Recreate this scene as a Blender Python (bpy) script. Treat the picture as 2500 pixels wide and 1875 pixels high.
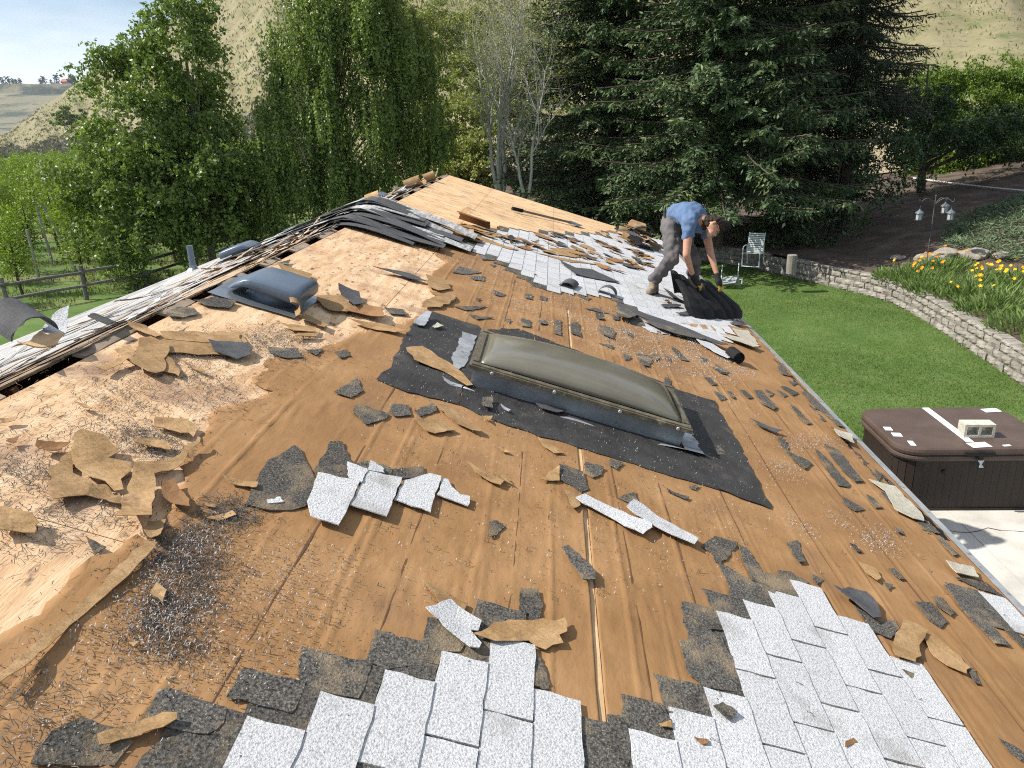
import bpy, bmesh, math, random
import numpy as np
from mathutils import Vector, Matrix, noise as mnoise
from mathutils.geometry import delaunay_2d_cdt

random.seed(7)
RNG = np.random.default_rng(7)
for _o in list(bpy.data.objects):
    bpy.data.objects.remove(_o)
SC = bpy.context.scene
COL = SC.collection
R = math.radians

# ------------------------------------------------------------ camera, world, sun, exposure
cam_d = bpy.data.cameras.new('camera')
cam_d.sensor_width = 36.0
cam_d.lens = 26.64
cam_d.clip_start = 0.05
cam_d.clip_end = 9000
cam = bpy.data.objects.new('camera', cam_d)
COL.objects.link(cam)
cam.matrix_world = Matrix(((0.99817, 0.0159, 0.05834, 2.04),
                           (0.05004, 0.32447, -0.94457, 0.0),
                           (-0.03395, 0.94576, 0.32308, 5.2),
                           (0, 0, 0, 1)))
SC.camera = cam

SUN_EL, SUN_AZ = R(47.5), R(-90)          # the sun stands over the ridge side (-X)
W = bpy.data.worlds.new('World')
SC.world = W
W.use_nodes = True
wn, wl = W.node_tree.nodes, W.node_tree.links
wn.clear()
w_out = wn.new('ShaderNodeOutputWorld')
w_bg = wn.new('ShaderNodeBackground')
w_sky = wn.new('ShaderNodeTexSky')
w_sky.sky_type = 'NISHITA'
w_sky.sun_disc = False
w_sky.sun_elevation = SUN_EL
w_sky.sun_rotation = SUN_AZ
w_sky.altitude = 300
w_sky.air_density = 1.0
w_sky.dust_density = .6
w_sky.ozone_density = 1.6
w_tc = wn.new('ShaderNodeTexCoord')
w_map = wn.new('ShaderNodeMapping')
w_map.inputs['Scale'].default_value = (1.0, 1.6, 5.0)
w_map.inputs['Rotation'].default_value = (0, R(-8), 0)
w_noi = wn.new('ShaderNodeTexNoise')
w_noi.inputs['Scale'].default_value = 2.2
w_noi.inputs['Detail'].default_value = 7
w_noi.inputs['Roughness'].default_value = .48
w_rmp = wn.new('ShaderNodeValToRGB')
w_rmp.color_ramp.elements[0].position = .38
w_rmp.color_ramp.elements[1].position = .64
w_rmp.color_ramp.elements[1].color = (.80, .80, .80, 1)
w_mix = wn.new('ShaderNodeMixRGB')
w_mix.inputs['Color2'].default_value = (10.5, 11.0, 11.8, 1)     # thin high cloud
wl.new(w_tc.outputs['Generated'], w_map.inputs['Vector'])
wl.new(w_map.outputs[0], w_noi.inputs['Vector'])
wl.new(w_noi.outputs['Fac'], w_rmp.inputs['Fac'])
wl.new(w_rmp.outputs['Color'], w_mix.inputs['Fac'])
wl.new(w_sky.outputs[0], w_mix.inputs['Color1'])
wl.new(w_mix.outputs[0], w_bg.inputs['Color'])
w_bg.inputs['Strength'].default_value = 0.080
wl.new(w_bg.outputs[0], w_out.inputs['Surface'])

sun_d = bpy.data.lights.new('sun', 'SUN')
sun_d.energy = 5.0
sun_d.angle = R(.53)
sun_d.color = (1.0, .95, .87)
sun = bpy.data.objects.new('sun', sun_d)
COL.objects.link(sun)
sun_dir = Vector((math.cos(SUN_EL), .03, -math.sin(SUN_EL)))
sun.rotation_euler = sun_dir.to_track_quat('-Z', 'Y').to_euler()
sun.location = (-20, 0, 30)

VS = SC.view_settings
VS.view_transform = 'Standard'
VS.look = 'None'
VS.gamma = 1
VS.use_curve_mapping = False
VS.exposure = 0.58
SC.cycles.max_bounces = 6
SC.cycles.diffuse_bounces = 3
SC.cycles.transparent_max_bounces = 8
SC.cycles.use_denoising = False
SC.cycles.filter_width = 1.1
SC.cycles.sample_clamp_indirect = 4

# ------------------------------------------------------------ helpers
LOC = {}


def tag(o, label=None, cat=None, group=None, kind=None):
    if label: o['label'] = label
    if cat: o['category'] = cat
    if group: o['group'] = group
    if kind: o['kind'] = kind
    return o


def empty(name, loc, label=None, cat=None, group=None, kind=None):
    o = bpy.data.objects.new(name, None)
    o.empty_display_size = .2
    COL.objects.link(o)
    o.location = loc
    LOC[o.name] = np.array(loc, float)
    return tag(o, label, cat, group, kind)


def npmesh(name, V, F):
    """V (n,3), F list of arrays (m,k) or list of lists -> mesh"""
    V = np.asarray(V, np.float32)
    me = bpy.data.meshes.new(name)
    if isinstance(F, np.ndarray):
        F = [F]
    if len(F) and isinstance(F[0], np.ndarray):
        me.vertices.add(len(V))
        me.vertices.foreach_set('co', V.ravel())
        nl = sum(f.size for f in F)
        npol = sum(len(f) for f in F)
        me.loops.add(nl)
        me.polygons.add(npol)
        me.loops.foreach_set('vertex_index', np.concatenate([f.ravel() for f in F]).astype(np.int32))
        tot = np.concatenate([np.full(len(f), f.shape[1], np.int32) for f in F])
        st = np.concatenate([[0], np.cumsum(tot)[:-1]]).astype(np.int32)
        me.polygons.foreach_set('loop_start', st)
        me.polygons.foreach_set('loop_total', tot)
        me.update(calc_edges=True)
    else:
        me.from_pydata([tuple(map(float, v)) for v in V], [], [tuple(f) for f in F])
        me.update()
    return me


def mk(name, V, F, mat, parent=None, smooth=False, origin=None, **kw):
    """World-space verts -> object. Top level: origin at the base centre; child: in the parent's frame."""
    V = np.asarray(V, float)
    if parent is None:
        if origin is None:
            origin = np.array([(V[:, 0].min()+V[:, 0].max())/2, (V[:, 1].min()+V[:, 1].max())/2, V[:, 2].min()])
        org = np.array(origin, float)
    else:
        org = LOC[parent.name]
    me = npmesh(name, V-org, F)
    if smooth:
        me.polygons.foreach_set('use_smooth', np.ones(len(me.polygons), bool))
    me.materials.append(mat)
    o = bpy.data.objects.new(name, me)
    COL.objects.link(o)
    if parent is None:
        o.location = org
    else:
        o.parent = parent
    LOC[o.name] = org
    return tag(o, **kw)


def place(name, me, parent, world):
    """a shared mesh as a child of parent at a world matrix"""
    o = bpy.data.objects.new(name, me)
    COL.objects.link(o)
    if parent is not None:
        o.parent = parent
        o.matrix_local = Matrix.Translation(-Vector(LOC[parent.name])) @ world
        LOC[o.name] = LOC[parent.name]
    else:
        o.matrix_world = world
        LOC[o.name] = np.array(world.translation)
    return o


def copy_tree(o, loc, rz=0., sc=1., label=None, group=None):
    c = o.copy()
    COL.objects.link(c)
    c.location = loc
    c.rotation_euler = (0, 0, rz)
    c.scale = (sc, sc, sc)
    if label: c['label'] = label
    if group: c['group'] = group
    for ch in o.children:
        d = ch.copy()
        COL.objects.link(d)
        d.parent = c
        for g in ch.children:
            e = g.copy()
            COL.objects.link(e)
            e.parent = d
    return c


class MB:
    """collects simple solids into one mesh"""
    def __init__(s): s.V, s.F = [], []

    def add(s, V, F):
        b = len(s.V)
        s.V += [tuple(v) for v in V]
        s.F += [tuple(i+b for i in f) for f in F]
        return s

    def box(s, c, d, M=None):
        x, y, z = d[0]/2, d[1]/2, d[2]/2
        V = [Vector((a*x, b*y, e*z)) for e in (-1, 1) for b in (-1, 1) for a in (-1, 1)]
        if M is not None: V = [M @ v for v in V]
        V = [(v[0]+c[0], v[1]+c[1], v[2]+c[2]) for v in V]
        return s.add(V, [(0, 2, 3, 1), (4, 5, 7, 6), (0, 1, 5, 4), (2, 6, 7, 3), (0, 4, 6, 2), (1, 3, 7, 5)])

    def tube(s, pts, rad, k=8, cap=True):
        pts = [Vector(p) for p in pts]
        if not hasattr(rad, '__len__'): rad = [rad]*len(pts)
        b = len(s.V)
        prev = None
        for i, p in enumerate(pts):
            d = (pts[min(i+1, len(pts)-1)]-pts[max(i-1, 0)])
            if d.length < 1e-9: d = Vector((0, 0, 1))
            d.normalize()
            if prev is None:
                a = d.cross(Vector((0, 0, 1)))
                if a.length < .05: a = d.cross(Vector((1, 0, 0)))
            else:
                a = prev-d*prev.dot(d)
                if a.length < 1e-6: a = d.cross(Vector((1, 0, .3)))
            a.normalize()
            prev = a
            c = d.cross(a)
            for j in range(k):
                t = 2*math.pi*j/k
                s.V.append(tuple(p+(a*math.cos(t)+c*math.sin(t))*rad[i]))
        for i in range(len(pts)-1):
            for j in range(k):
                j2 = (j+1) % k
                s.F.append((b+i*k+j, b+i*k+j2, b+(i+1)*k+j2, b+(i+1)*k+j))
        if cap:
            s.F.append(tuple(b+j for j in range(k))[::-1])
            s.F.append(tuple(b+(len(pts)-1)*k+j for j in range(k)))
        return s

    def lathe(s, c, prof, k=16, M=None):
        b = len(s.V)
        for r, z in prof:
            for j in range(k):
                t = 2*math.pi*j/k
                v = Vector((r*math.cos(t), r*math.sin(t), z))
                if M is not None: v = M @ v
                s.V.append((v[0]+c[0], v[1]+c[1], v[2]+c[2]))
        for i in range(len(prof)-1):
            for j in range(k):
                j2 = (j+1) % k
                s.F.append((b+i*k+j, b+i*k+j2, b+(i+1)*k+j2, b+(i+1)*k+j))
        s.F.append(tuple(b+j for j in range(k))[::-1])
        s.F.append(tuple(b+(len(prof)-1)*k+j for j in range(k)))
        return s

    def build(s, name, mat, parent=None, **kw):
        return mk(name, s.V, s.F, mat, parent, **kw)


def smoothstep(a, b, x):
    x = np.clip((x-a)/(b-a), 0, 1)
    return x*x*(3-2*x)


def fbm(P, sc=1., oct=3):
    P = np.asarray(P, float)
    return np.array([mnoise.fractal(Vector(p)*sc, 1.0, 2.0, oct) for p in P])


# ------------------------------------------------------------ materials
def mat(name, c1, c2=None, c3=None, scale=5., detail=6., rough=.85, stretch=None, pos=(.35, .5, .65), spec=.25, metal=0.,
        bump=0., bscale=None, bstretch=None, var=0., island=0., speck=None, speck2=None, transl=0., alpha=None, trans=0., rnd=.6, local=False):
    m = bpy.data.materials.new(name)
    m.use_nodes = True
    n, l = m.node_tree.nodes, m.node_tree.links
    b = n['Principled BSDF']
    b.inputs['Roughness'].default_value = rough
    b.inputs['Specular IOR Level'].default_value = spec
    b.inputs['Metallic'].default_value = metal
    if trans: b.inputs['Transmission Weight'].default_value = trans
    geo = n.new('ShaderNodeNewGeometry')
    vec = geo.outputs['Position']
    if local:
        vec = n.new('ShaderNodeTexCoord').outputs['Object']

    def mapped(st):
        if st is None: return vec
        mp = n.new('ShaderNodeMapping')
        mp.inputs['Scale'].default_value = st
        l.new(vec, mp.inputs['Vector'])
        return mp.outputs[0]

    def noi(sc, st=None, det=detail, ro=rnd):
        t = n.new('ShaderNodeTexNoise')
        t.inputs['Scale'].default_value = sc
        t.inputs['Detail'].default_value = det
        t.inputs['Roughness'].default_value = ro
        l.new(mapped(st), t.inputs['Vector'])
        return t.outputs['Fac']
    c = None
    if c2 is not None:
        r = n.new('ShaderNodeValToRGB')
        e = r.color_ramp.elements
        e[0].position, e[0].color = pos[0], (*c1, 1)
        e[1].position, e[1].color = pos[2], (*(c3 or c2), 1)
        if c3 is not None:
            k = e.new(pos[1])
            k.color = (*c2, 1)
        l.new(noi(scale, stretch), r.inputs['Fac'])
        c = r.outputs['Color']
    else:
        v = n.new('ShaderNodeRGB')
        v.outputs[0].default_value = (*c1, 1)
        c = v.outputs[0]
    for sp in (speck, speck2):
        if sp is None: continue
        col, sc, lo, hi, st = (list(sp)+[None])[:5]
        r = n.new('ShaderNodeValToRGB')
        r.color_ramp.elements[0].position, r.color_ramp.elements[1].position = lo, hi
        l.new(noi(sc, st, 4.), r.inputs['Fac'])
        mx = n.new('ShaderNodeMixRGB')
        mx.inputs['Color2'].default_value = (*col, 1)
        l.new(r.outputs['Color'], mx.inputs['Fac'])
        l.new(c, mx.inputs['Color1'])
        c = mx.outputs[0]
    for amt, src in ((var, 'o'), (island, 'i')):
        if not amt: continue
        hs = n.new('ShaderNodeHueSaturation')
        mr = n.new('ShaderNodeMapRange')
        mr.inputs['To Min'].default_value = 1-amt
        mr.inputs['To Max'].default_value = 1+amt
        l.new(n.new('ShaderNodeObjectInfo').outputs['Random'] if src == 'o' else geo.outputs['Random Per Island'], mr.inputs['Value'])
        l.new(mr.outputs[0], hs.inputs['Value'])
        l.new(c, hs.inputs['Color'])
        c = hs.outputs[0]
    l.new(c, b.inputs['Base Color'])
    if bump:
        bp = n.new('ShaderNodeBump')
        bp.inputs['Strength'].default_value = min(1., bump)
        bp.inputs['Distance'].default_value = .02
        l.new(noi(bscale or scale*2, bstretch, 5.), bp.inputs['Height'])
        l.new(bp.outputs[0], b.inputs['Normal'])
    if transl:
        tr = n.new('ShaderNodeBsdfTranslucent')
        br = n.new('ShaderNodeHueSaturation')
        br.inputs['Value'].default_value = 1.25
        br.inputs['Saturation'].default_value = 1.15
        l.new(c, br.inputs['Color'])
        l.new(br.outputs[0], tr.inputs['Color'])
        ms = n.new('ShaderNodeMixShader')
        ms.inputs[0].default_value = transl
        l.new(b.outputs[0], ms.inputs[1])
        l.new(tr.outputs[0], ms.inputs[2])
        l.new(ms.outputs[0], n['Material Output'].inputs['Surface'])
    return m


MT = {}
MT['ply'] = mat('plywood', (.52, .32, .17), (.64, .43, .25), (.72, .53, .34), scale=3.2, stretch=(6, .8, 1), rough=.8, var=.06, bump=.25, bscale=60, bstretch=(3, .4, 1),
                speck=((.13, .085, .06), 14., .57, .70, (2.2, .8, 1)), speck2=((.27, .165, .11), 2.6, .54, .75))
MT['ply_cross'] = mat('plywood_cross_grain', (.56, .34, .17), (.66, .44, .24), (.72, .53, .32), scale=3.2, stretch=(.8, 6, 1), rough=.8, var=.06, bump=.25, bscale=60, bstretch=(.4, 3, 1),
                      speck=((.12, .075, .05), 8., .55, .66, (.55, 4.5, 1)), speck2=((.36, .24, .15), 2.2, .58, .8))
MT['felt'] = mat('felt_underlayment', (.245, .130, .052), (.290, .159, .066), (.342, .194, .087), scale=2.3, rough=.8, bump=.16, bscale=22, bstretch=(1.6, .7, 1.6),
                 speck=((.10, .06, .038), 30., .70, .76), speck2=((.19, .105, .055), 1.7, .56, .80))
MT['paper'] = mat('torn_felt_paper', (.26, .155, .068), (.335, .208, .096), (.40, .258, .130), scale=7, rough=.82, bump=.7, bscale=16, bstretch=(1, 3, 1), var=.16, speck=((.20, .12, .06), 9., .60, .72))
MT['paper_dark'] = mat('torn_felt_back', (.20, .10, .045), (.28, .15, .065), scale=5, rough=.85, bump=.4, bscale=14, var=.15)
MT['white'] = mat('white_granules', (.30, .30, .30), (.50, .505, .51), (.60, .605, .61), scale=150, detail=3, rough=.95, bump=.45, bscale=150, pos=(.32, .47, .62), var=.07,
                  speck=((.16, .16, .155), 190., .63, .70), speck2=((.27, .255, .235), 4.5, .57, .80))
MT['white_worn'] = mat('worn_granules', (.20, .195, .185), (.36, .355, .345), (.48, .475, .465), scale=5, stretch=(7, .6, 7), rough=.95, bump=.5, bscale=90, var=.16,
                  speck=((.10, .095, .085), 9., .58, .70, (7, .5, 7)))
MT['dark'] = mat('dark_granules', (.030, .028, .025), (.085, .079, .070), (.15, .142, .125), scale=120, detail=3, rough=.95, bump=.6, bscale=130, var=.2,
                 speck=((.33, .28, .20), 150., .62, .68), speck2=((.24, .185, .12), 6., .51, .68))
MT['back'] = mat('shingle_underside', (.055, .055, .057), (.085, .085, .088), scale=14, rough=.8, bump=.3, bscale=80, var=.22)
MT['tar'] = mat('black_underside', (.006, .006, .0065), (.012, .012, .0125), scale=9, rough=.75, spec=.25, bump=.3, bscale=40, var=.2)
MT['cream'] = mat('pale_starter_strip', (.34, .315, .25), (.46, .43, .35), scale=30, rough=.9, bump=.3, bscale=90, speck=((.15, .14, .12), 60., .64, .7))
MT['membrane'] = mat('black_membrane', (.022, .021, .020), (.042, .040, .038), scale=6, rough=.68, spec=.35, bump=.5, bscale=9, bstretch=(2, 1, 1),
                     speck=((.16, .14, .12), 45., .66, .74, (1.6, 6, 1)), speck2=((.10, .085, .07), 4., .60, .78))
MT['galv'] = mat('galvanised_metal', (.20, .23, .26), (.32, .355, .39), scale=5, rough=.42, metal=.75, spec=.5, bump=.12, bscale=12, speck=((.16, .13, .10), 20., .66, .76))
MT['flash'] = mat('aluminium_flashing', (.42, .43, .44), (.60, .62, .64), scale=7, rough=.4, metal=.6, spec=.5, bump=.1, bscale=14, speck=((.20, .17, .13), 22., .58, .70))
MT['ventpl'] = mat('vent_plastic', (.085, .115, .155), (.10, .133, .178), scale=7, rough=.34, spec=.5)
MT['frame'] = mat('skylight_frame', (.10, .085, .06), (.20, .175, .125), scale=16, rough=.5, metal=.3, bump=.3, bscale=30, speck=((.36, .31, .21), 14., .60, .74))
MT['wood'] = mat('raw_wood', (.50, .32, .16), (.66, .46, .26), scale=4, stretch=(8, .8, 8), rough=.8, bump=.2, bscale=40)
MT['weather'] = mat('weathered_layers', (.12, .095, .075), (.30, .22, .15), (.46, .34, .23), scale=6, stretch=(9, .5, 9), rough=.9, bump=.5, bscale=40, bstretch=(4, .4, 4), var=.25)
MT['greywood'] = mat('grey_deck_edge', (.20, .165, .13), (.34, .26, .18), scale=6, rough=.9, bump=.3, bscale=30, var=.15)
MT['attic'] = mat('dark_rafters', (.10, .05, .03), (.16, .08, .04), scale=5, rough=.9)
MT['trim'] = mat('painted_trim', (.50, .50, .49), (.58, .58, .57), scale=4, rough=.6)
MT['siding'] = mat('house_siding', (.36, .33, .29), (.42, .39, .34), scale=3, rough=.8)
MT['litter_dark'] = mat('litter_dark', (.085, .080, .074), rough=.9, island=.6)
MT['litter_pale'] = mat('litter_pale', (.38, .37, .36), rough=.9, island=.35)
MT['needle_brown'] = mat('needle_brown', (.17, .12, .075), rough=.9, island=.6)
MT['rust'] = mat('rusty_fasteners', (.13, .10, .08), (.24, .20, .16), scale=30, rough=.6, metal=.5)

# ------------------------------------------------------------ sheets: outlines with real thickness and relief
TH, THL = R(18.43), R(17.5)
RZ, EAVE, T0, T1 = 4.35, 4.45, -3.0, 15.0
CT, ST_, CL, SL = math.cos(TH), math.sin(TH), math.cos(THL), math.sin(THL)


def RW(s, t, n=0.):                       # right roof slope: s down from the ridge, t along it, n off the surface
    s, t, n = np.broadcast_arrays(np.asarray(s, float), np.asarray(t, float), np.asarray(n, float))
    return np.stack([s*CT+n*ST_, t, RZ-s*ST_+n*CT], -1)


def LW(s, t, n=0.):                       # left roof slope
    s, t, n = np.broadcast_arrays(np.asarray(s, float), np.asarray(t, float), np.asarray(n, float))
    return np.stack([-s*CL-n*SL, t, RZ-s*SL+n*CL], -1)


def resample(poly, step, jit, rng):
    out = []
    m = len(poly)
    for i in range(m):
        a, b = np.array(poly[i], float), np.array(poly[(i+1) % m], float)
        L = np.linalg.norm(b-a)
        k = max(1, min(24, int(L/step)))
        nrm = np.array([-(b-a)[1], (b-a)[0]])/max(L, 1e-9)
        for j in range(k):
            p = a+(b-a)*j/k
            if jit: p = p+nrm*rng.normal(0, jit)*(1 if j else .4)+rng.normal(0, jit*.3, 2)
            out.append(p)
    return out


def inpoly(P, poly):
    P = np.asarray(P, float)
    poly = np.asarray(poly, float)
    x, y = P[..., 0], P[..., 1]
    r = np.zeros(x.shape, bool)
    j = len(poly)-1
    for i in range(len(poly)):
        xi, yi, xj, yj = *poly[i], *poly[j]
        if yi != yj:
            r ^= ((yi > y) != (yj > y)) & (x < (xj-xi)*(y-yi)/(yj-yi)+xi)
        j = i
    return r


def flatmesh(poly, cell, jit=0., step=None, rng=RNG):
    poly = [tuple(p) for p in poly]
    bd = resample(poly, step or cell, jit, rng)
    nb = len(bd)
    bda = np.array(bd)
    lo, hi = bda.min(0), bda.max(0)
    xs = np.arange(lo[0]+cell*.5, hi[0], cell)
    ys = np.arange(lo[1]+cell*.5, hi[1], cell)
    pts = [Vector(p) for p in bd]
    if len(xs) and len(ys):
        gx, gy = np.meshgrid(xs, ys)
        G = np.stack([gx.ravel(), gy.ravel()], -1)+rng.uniform(-.2, .2, (gx.size, 2))*cell
        G = G[inpoly(G, bda)]
        if len(G):
            d = np.full(len(G), 1e9)
            for i in range(nb):
                d = np.minimum(d, np.linalg.norm(G-bda[i], axis=1))
            G = G[d > cell*.45]
        pts += [Vector(p) for p in G]
    ed = [(i, (i+1) % nb) for i in range(nb)]
    v, e, f, ov, oe, of = delaunay_2d_cdt(pts, ed, [], 1, 1e-6)
    V = np.array([tuple(p) for p in v])
    if len(f) == 0:
        return V, [list(range(nb))]
    return V, [list(q) for q in f]


def solid(V2, F, top, thick, fn):
    """fn(s,t,n)->world; top heights per vertex; closed thin solid"""
    n = len(V2)
    T = fn(V2[:, 0], V2[:, 1], top)
    B = fn(V2[:, 0], V2[:, 1], top-thick)
    # orient up
    FF = []
    cnt = {}
    for f in F:
        a, b, c = V2[f[0]], V2[f[1]], V2[f[2]]
        if (b[0]-a[0])*(c[1]-a[1])-(b[1]-a[1])*(c[0]-a[0]) < 0: f = f[::-1]
        FF.append(tuple(f))
        for i in range(len(f)):
            cnt[(f[i], f[(i+1) % len(f)])] = 1
    out = list(FF)+[tuple(i+n for i in f[::-1]) for f in FF]
    for (a, b) in cnt:
        if (b, a) not in cnt:
            out.append((a, a+n, b+n, b))
    return np.concatenate([T, B]), out


def scrap_mesh(poly, thick=.004, lift=.004, curl=0., wav=.004, cell=None, jit=None, seed=0, fn=RW, ang=None):
    """a torn flat piece: ragged outline, a bend about an axis across it, waviness"""
    rng = np.random.default_rng(seed+11)
    P = np.array(poly, float)
    size = np.sqrt(np.prod(np.maximum(P.max(0)-P.min(0), .02)))
    cell = cell or max(.015, size/5)
    jit = size*.018 if jit is None else jit
    V2, F = flatmesh(poly, cell, jit, max(.012, size/7), rng)
    c = P.mean(0)
    a = rng.uniform(0, 6.28) if ang is None else ang
    d = ((V2-c) @ np.array([math.cos(a), math.sin(a)]))/max(size, .05)
    w = np.array([mnoise.noise(Vector((p[0]*2.2/size, p[1]*2.2/size, seed*3.7))) for p in V2])
    cr_a = a+rng.uniform(.5, 2.6)
    dc = ((V2-c) @ np.array([math.cos(cr_a), math.sin(cr_a)]))/max(size, .05)-rng.uniform(-.15, .15)
    top = thick+lift+wav*(w*.5+.5)+(.5*wav+.18*curl)*np.abs(dc)*2+curl*np.maximum(d+.1, 0)**1.7+curl*.35*np.maximum(-d-.25, 0)**1.5
    return solid(V2, F, top, thick, fn)


def scrap(name, poly, material, parent=None, label=None, cat=None, group=None, **kw):
    V, F = scrap_mesh(poly, **kw)
    return mk(name, V, F, material, parent, label=label, cat=cat, group=group)


# ------------------------------------------------------------ the house and its roof
house = empty('house', (0, 7, 0), 'low house whose roof is being stripped of old shingles', 'house')
HB = MB()
for nm, c, d in (('wall', (3.5, 6, 1.35), (.16, 17.4, 2.7)), ('wall', (-3.5, 6, 1.35), (.16, 17.4, 2.7)), ('wall', (0, 14.62, 1.35), (6.84, .16, 2.7)), ('wall', (0, -2.62, 1.35), (6.84, .16, 2.7))):
    MB().box(c, d).build(nm, MT['siding'], house)
MB().add([(-3.42, 14.7, 2.7), (3.42, 14.7, 2.7), (3.42, 14.7, 3.05), (0, 14.7, 4.2), (-3.42, 14.7, 3.05), (-3.42, 14.6, 2.7), (3.42, 14.6, 2.7), (3.42, 14.6, 3.05), (0, 14.6, 4.2), (-3.42, 14.6, 3.05)],
         [(0, 4, 3, 2, 1), (5, 6, 7, 8, 9), (0, 1, 6, 5), (1, 2, 7, 6), (2, 3, 8, 7), (3, 4, 9, 8), (4, 0, 5, 9)]).build('gable', MT['siding'], house)
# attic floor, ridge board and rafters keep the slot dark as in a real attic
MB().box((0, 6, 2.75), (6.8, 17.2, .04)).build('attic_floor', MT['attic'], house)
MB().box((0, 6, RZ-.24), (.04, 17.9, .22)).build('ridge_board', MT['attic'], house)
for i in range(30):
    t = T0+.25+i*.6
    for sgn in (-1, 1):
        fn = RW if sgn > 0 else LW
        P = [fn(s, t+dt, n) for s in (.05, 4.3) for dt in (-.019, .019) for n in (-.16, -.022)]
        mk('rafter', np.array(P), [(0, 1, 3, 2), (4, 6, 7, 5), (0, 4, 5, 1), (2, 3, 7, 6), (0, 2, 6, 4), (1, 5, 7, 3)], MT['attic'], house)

# plywood panels, 1.22 x 2.44 m, butted with a 4 mm joint
SROW = [.055, .93, 2.15, 3.37, EAVE]


def panel(fn, s0, s1, t0, t1, m, nm='plywood_panel', n0=-.016, n1=-.003):
    P = [fn(s, t, n) for s in (s0, s1) for t in (t0, t1) for n in (n0, n1)]
    return mk(nm, np.array(P), [(0, 1, 3, 2), (4, 6, 7, 5), (0, 4, 5, 1), (2, 3, 7, 6), (0, 2, 6, 4), (1, 5, 7, 3)], m, house)


for r in range(4):
    t = T0
    first = True
    while t < T1-.01:
        t2 = min(T1, t+(1.9 if (first and r % 2) else 2.44))
        first = False
        far = t > 8.0
        panel(RW, SROW[r]+.002, SROW[r+1]-.002, t+.002, t2-.002, MT['ply_cross' if far else 'ply'])
        t = t2
for r in range(4):
    panel(LW, [.08, 1.22, 2.44, 3.4][r]+.002, [1.22, 2.44, 3.4, EAVE+.05][r]-.002, T0, T1, MT['ply'])
# the ridge slot: bits of deck left between the open stretches
gaps = [(t0, t1) for t0, t1 in [(2.50, 2.98), (3.50, 3.72), (4.05, 4.45), (4.83, 5.15), (5.45, 5.78), (6.15, 6.5), (7.0, 7.5), (8.1, 8.5), (9.0, 9.5), (9.9, 10.3), (10.8, 11.3), (11.8, 12.2), (12.8, 13.2), (13.7, 14.1)]]
tt = T0
for a, b in gaps+[(T1, T1)]:
    if a-tt > .05:
        poly = [(-.004, tt), (-.004, a), (.05, a-.01), (.05, tt+.01)]
        V2, F = flatmesh(poly, .2, .004, .08)
        V, F = solid(V2, F, np.full(len(V2), -.002), .014, RW)
        mk('deck_edge', V, F, MT['greywood'], house)
    tt = b
# eave: fascia and metal drip edge
P = RW(EAVE, 0, -.02)
MB().box((P[0]-.012, 6, P[2]-.085), (.024, 18, .15)).build('fascia', MT['trim'], house)
MB().box((P[0]-.45, 6, P[2]-.12), (.84, 18, .02)).build('soffit', MT['trim'], house)
for k in range(6):
    a, b = T0+k*3+.002, T0+(k+1)*3-.002
    Q = [RW(s, t, n) for s in (EAVE-.02, EAVE+.032) for t in (a, b) for n in (.0035+.004*(k % 2), .006+.004*(k % 2))]
    mk('drip_edge', np.array(Q), [(0, 1, 3, 2), (4, 6, 7, 5), (0, 4, 5, 1), (2, 3, 7, 6), (0, 2, 6, 4), (1, 5, 7, 3)], MT['flash'], house)
for fn, nm in ((RW, 'barge_board'), (LW, 'barge_board')):
    Q = [fn(s, t, n) for s in (.0, EAVE) for t in (T1+.003, T1+.03) for n in (-.17, -.008)]
    mk(nm, np.array(Q), [(0, 1, 3, 2), (4, 6, 7, 5), (0, 4, 5, 1), (2, 3, 7, 6), (0, 2, 6, 4), (1, 5, 7, 3)], MT['trim'], house)
for k in range(3):
    a, b = 4.4+k*5.2-8+.003, 4.4+(k+1)*5.2-8-.003
    Q = LW(EAVE+.05, 0, -.02)
    MB().box((Q[0], (a+b)/2, Q[2]-.06), (.10, b-a, .10)).build('gutter', MT['trim'], house)

# brown felt underlayment, torn off towards the ridge: a fine sheet with creases along the courses
FELT = [(0.804,1.033),(0.777,1.152),(0.756,1.332),(0.768,1.434),(0.787,1.478),(0.809,1.524),(0.798,1.605),(0.78,1.689),(0.786,1.774),(0.822,1.812),(0.83,1.918),(0.878,1.902),(0.87,2.018),(0.828,2.178),(0.786,2.32),(0.73,2.328)] + \
    [(0.731,2.541),(0.732,2.669),(0.682,2.748),(0.688,2.857),(0.735,2.956),(0.776,3.083),(0.803,3.172),(0.734,3.151),(0.681,3.221),(0.686,3.421),(0.615,3.489),(0.726,3.63),(0.799,3.838),(0.871,4.059),(0.916,4.309),(1.002,4.537),(1.115,4.76)] + \
    [(1.117,4.811),(1.202,5.23),(1.305,5.476),(1.339,5.772),(1.154,5.71),(1.064,5.987),(1.046,6.398),(1.092,7.025),(0.915,7.24)] + \
    [(0.95,7.501),(0.928,8.223),(0.688,8.689),(0.75,9.177),(1.103,9.822),(1.578,10.24),(2.095,10.879),(2.695,11.928),(3.113,13.593),(3.562,15.544),(4.02,15.435),(4.339,14.932)]
FELT = [p for p in FELT]
FELT[0] = (FELT[0][0], T0)
FELT = [(1.15, T0)]+FELT[1:]+[(EAVE-.015, 14.0), (EAVE-.015, T0)]
slit_s = [(2.27,3.54),(2.27,1.554),(2.269,2.335)]
SLS = sum(p[0] for p in slit_s)/3
svals = np.concatenate([np.arange(.2, SLS-.012, .0095), [SLS-.011, SLS+.011], np.arange(SLS+.020, EAVE-.012, .0095)])
tvals = np.concatenate([np.arange(T0, .6, .3), np.arange(.6, 6.5, .05), np.arange(6.5, 14.1, .10)])
gs, gt = np.meshgrid(svals, tvals, indexing='ij')
G = np.stack([gs, gt], -1)
ins = inpoly(G, FELT)
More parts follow.
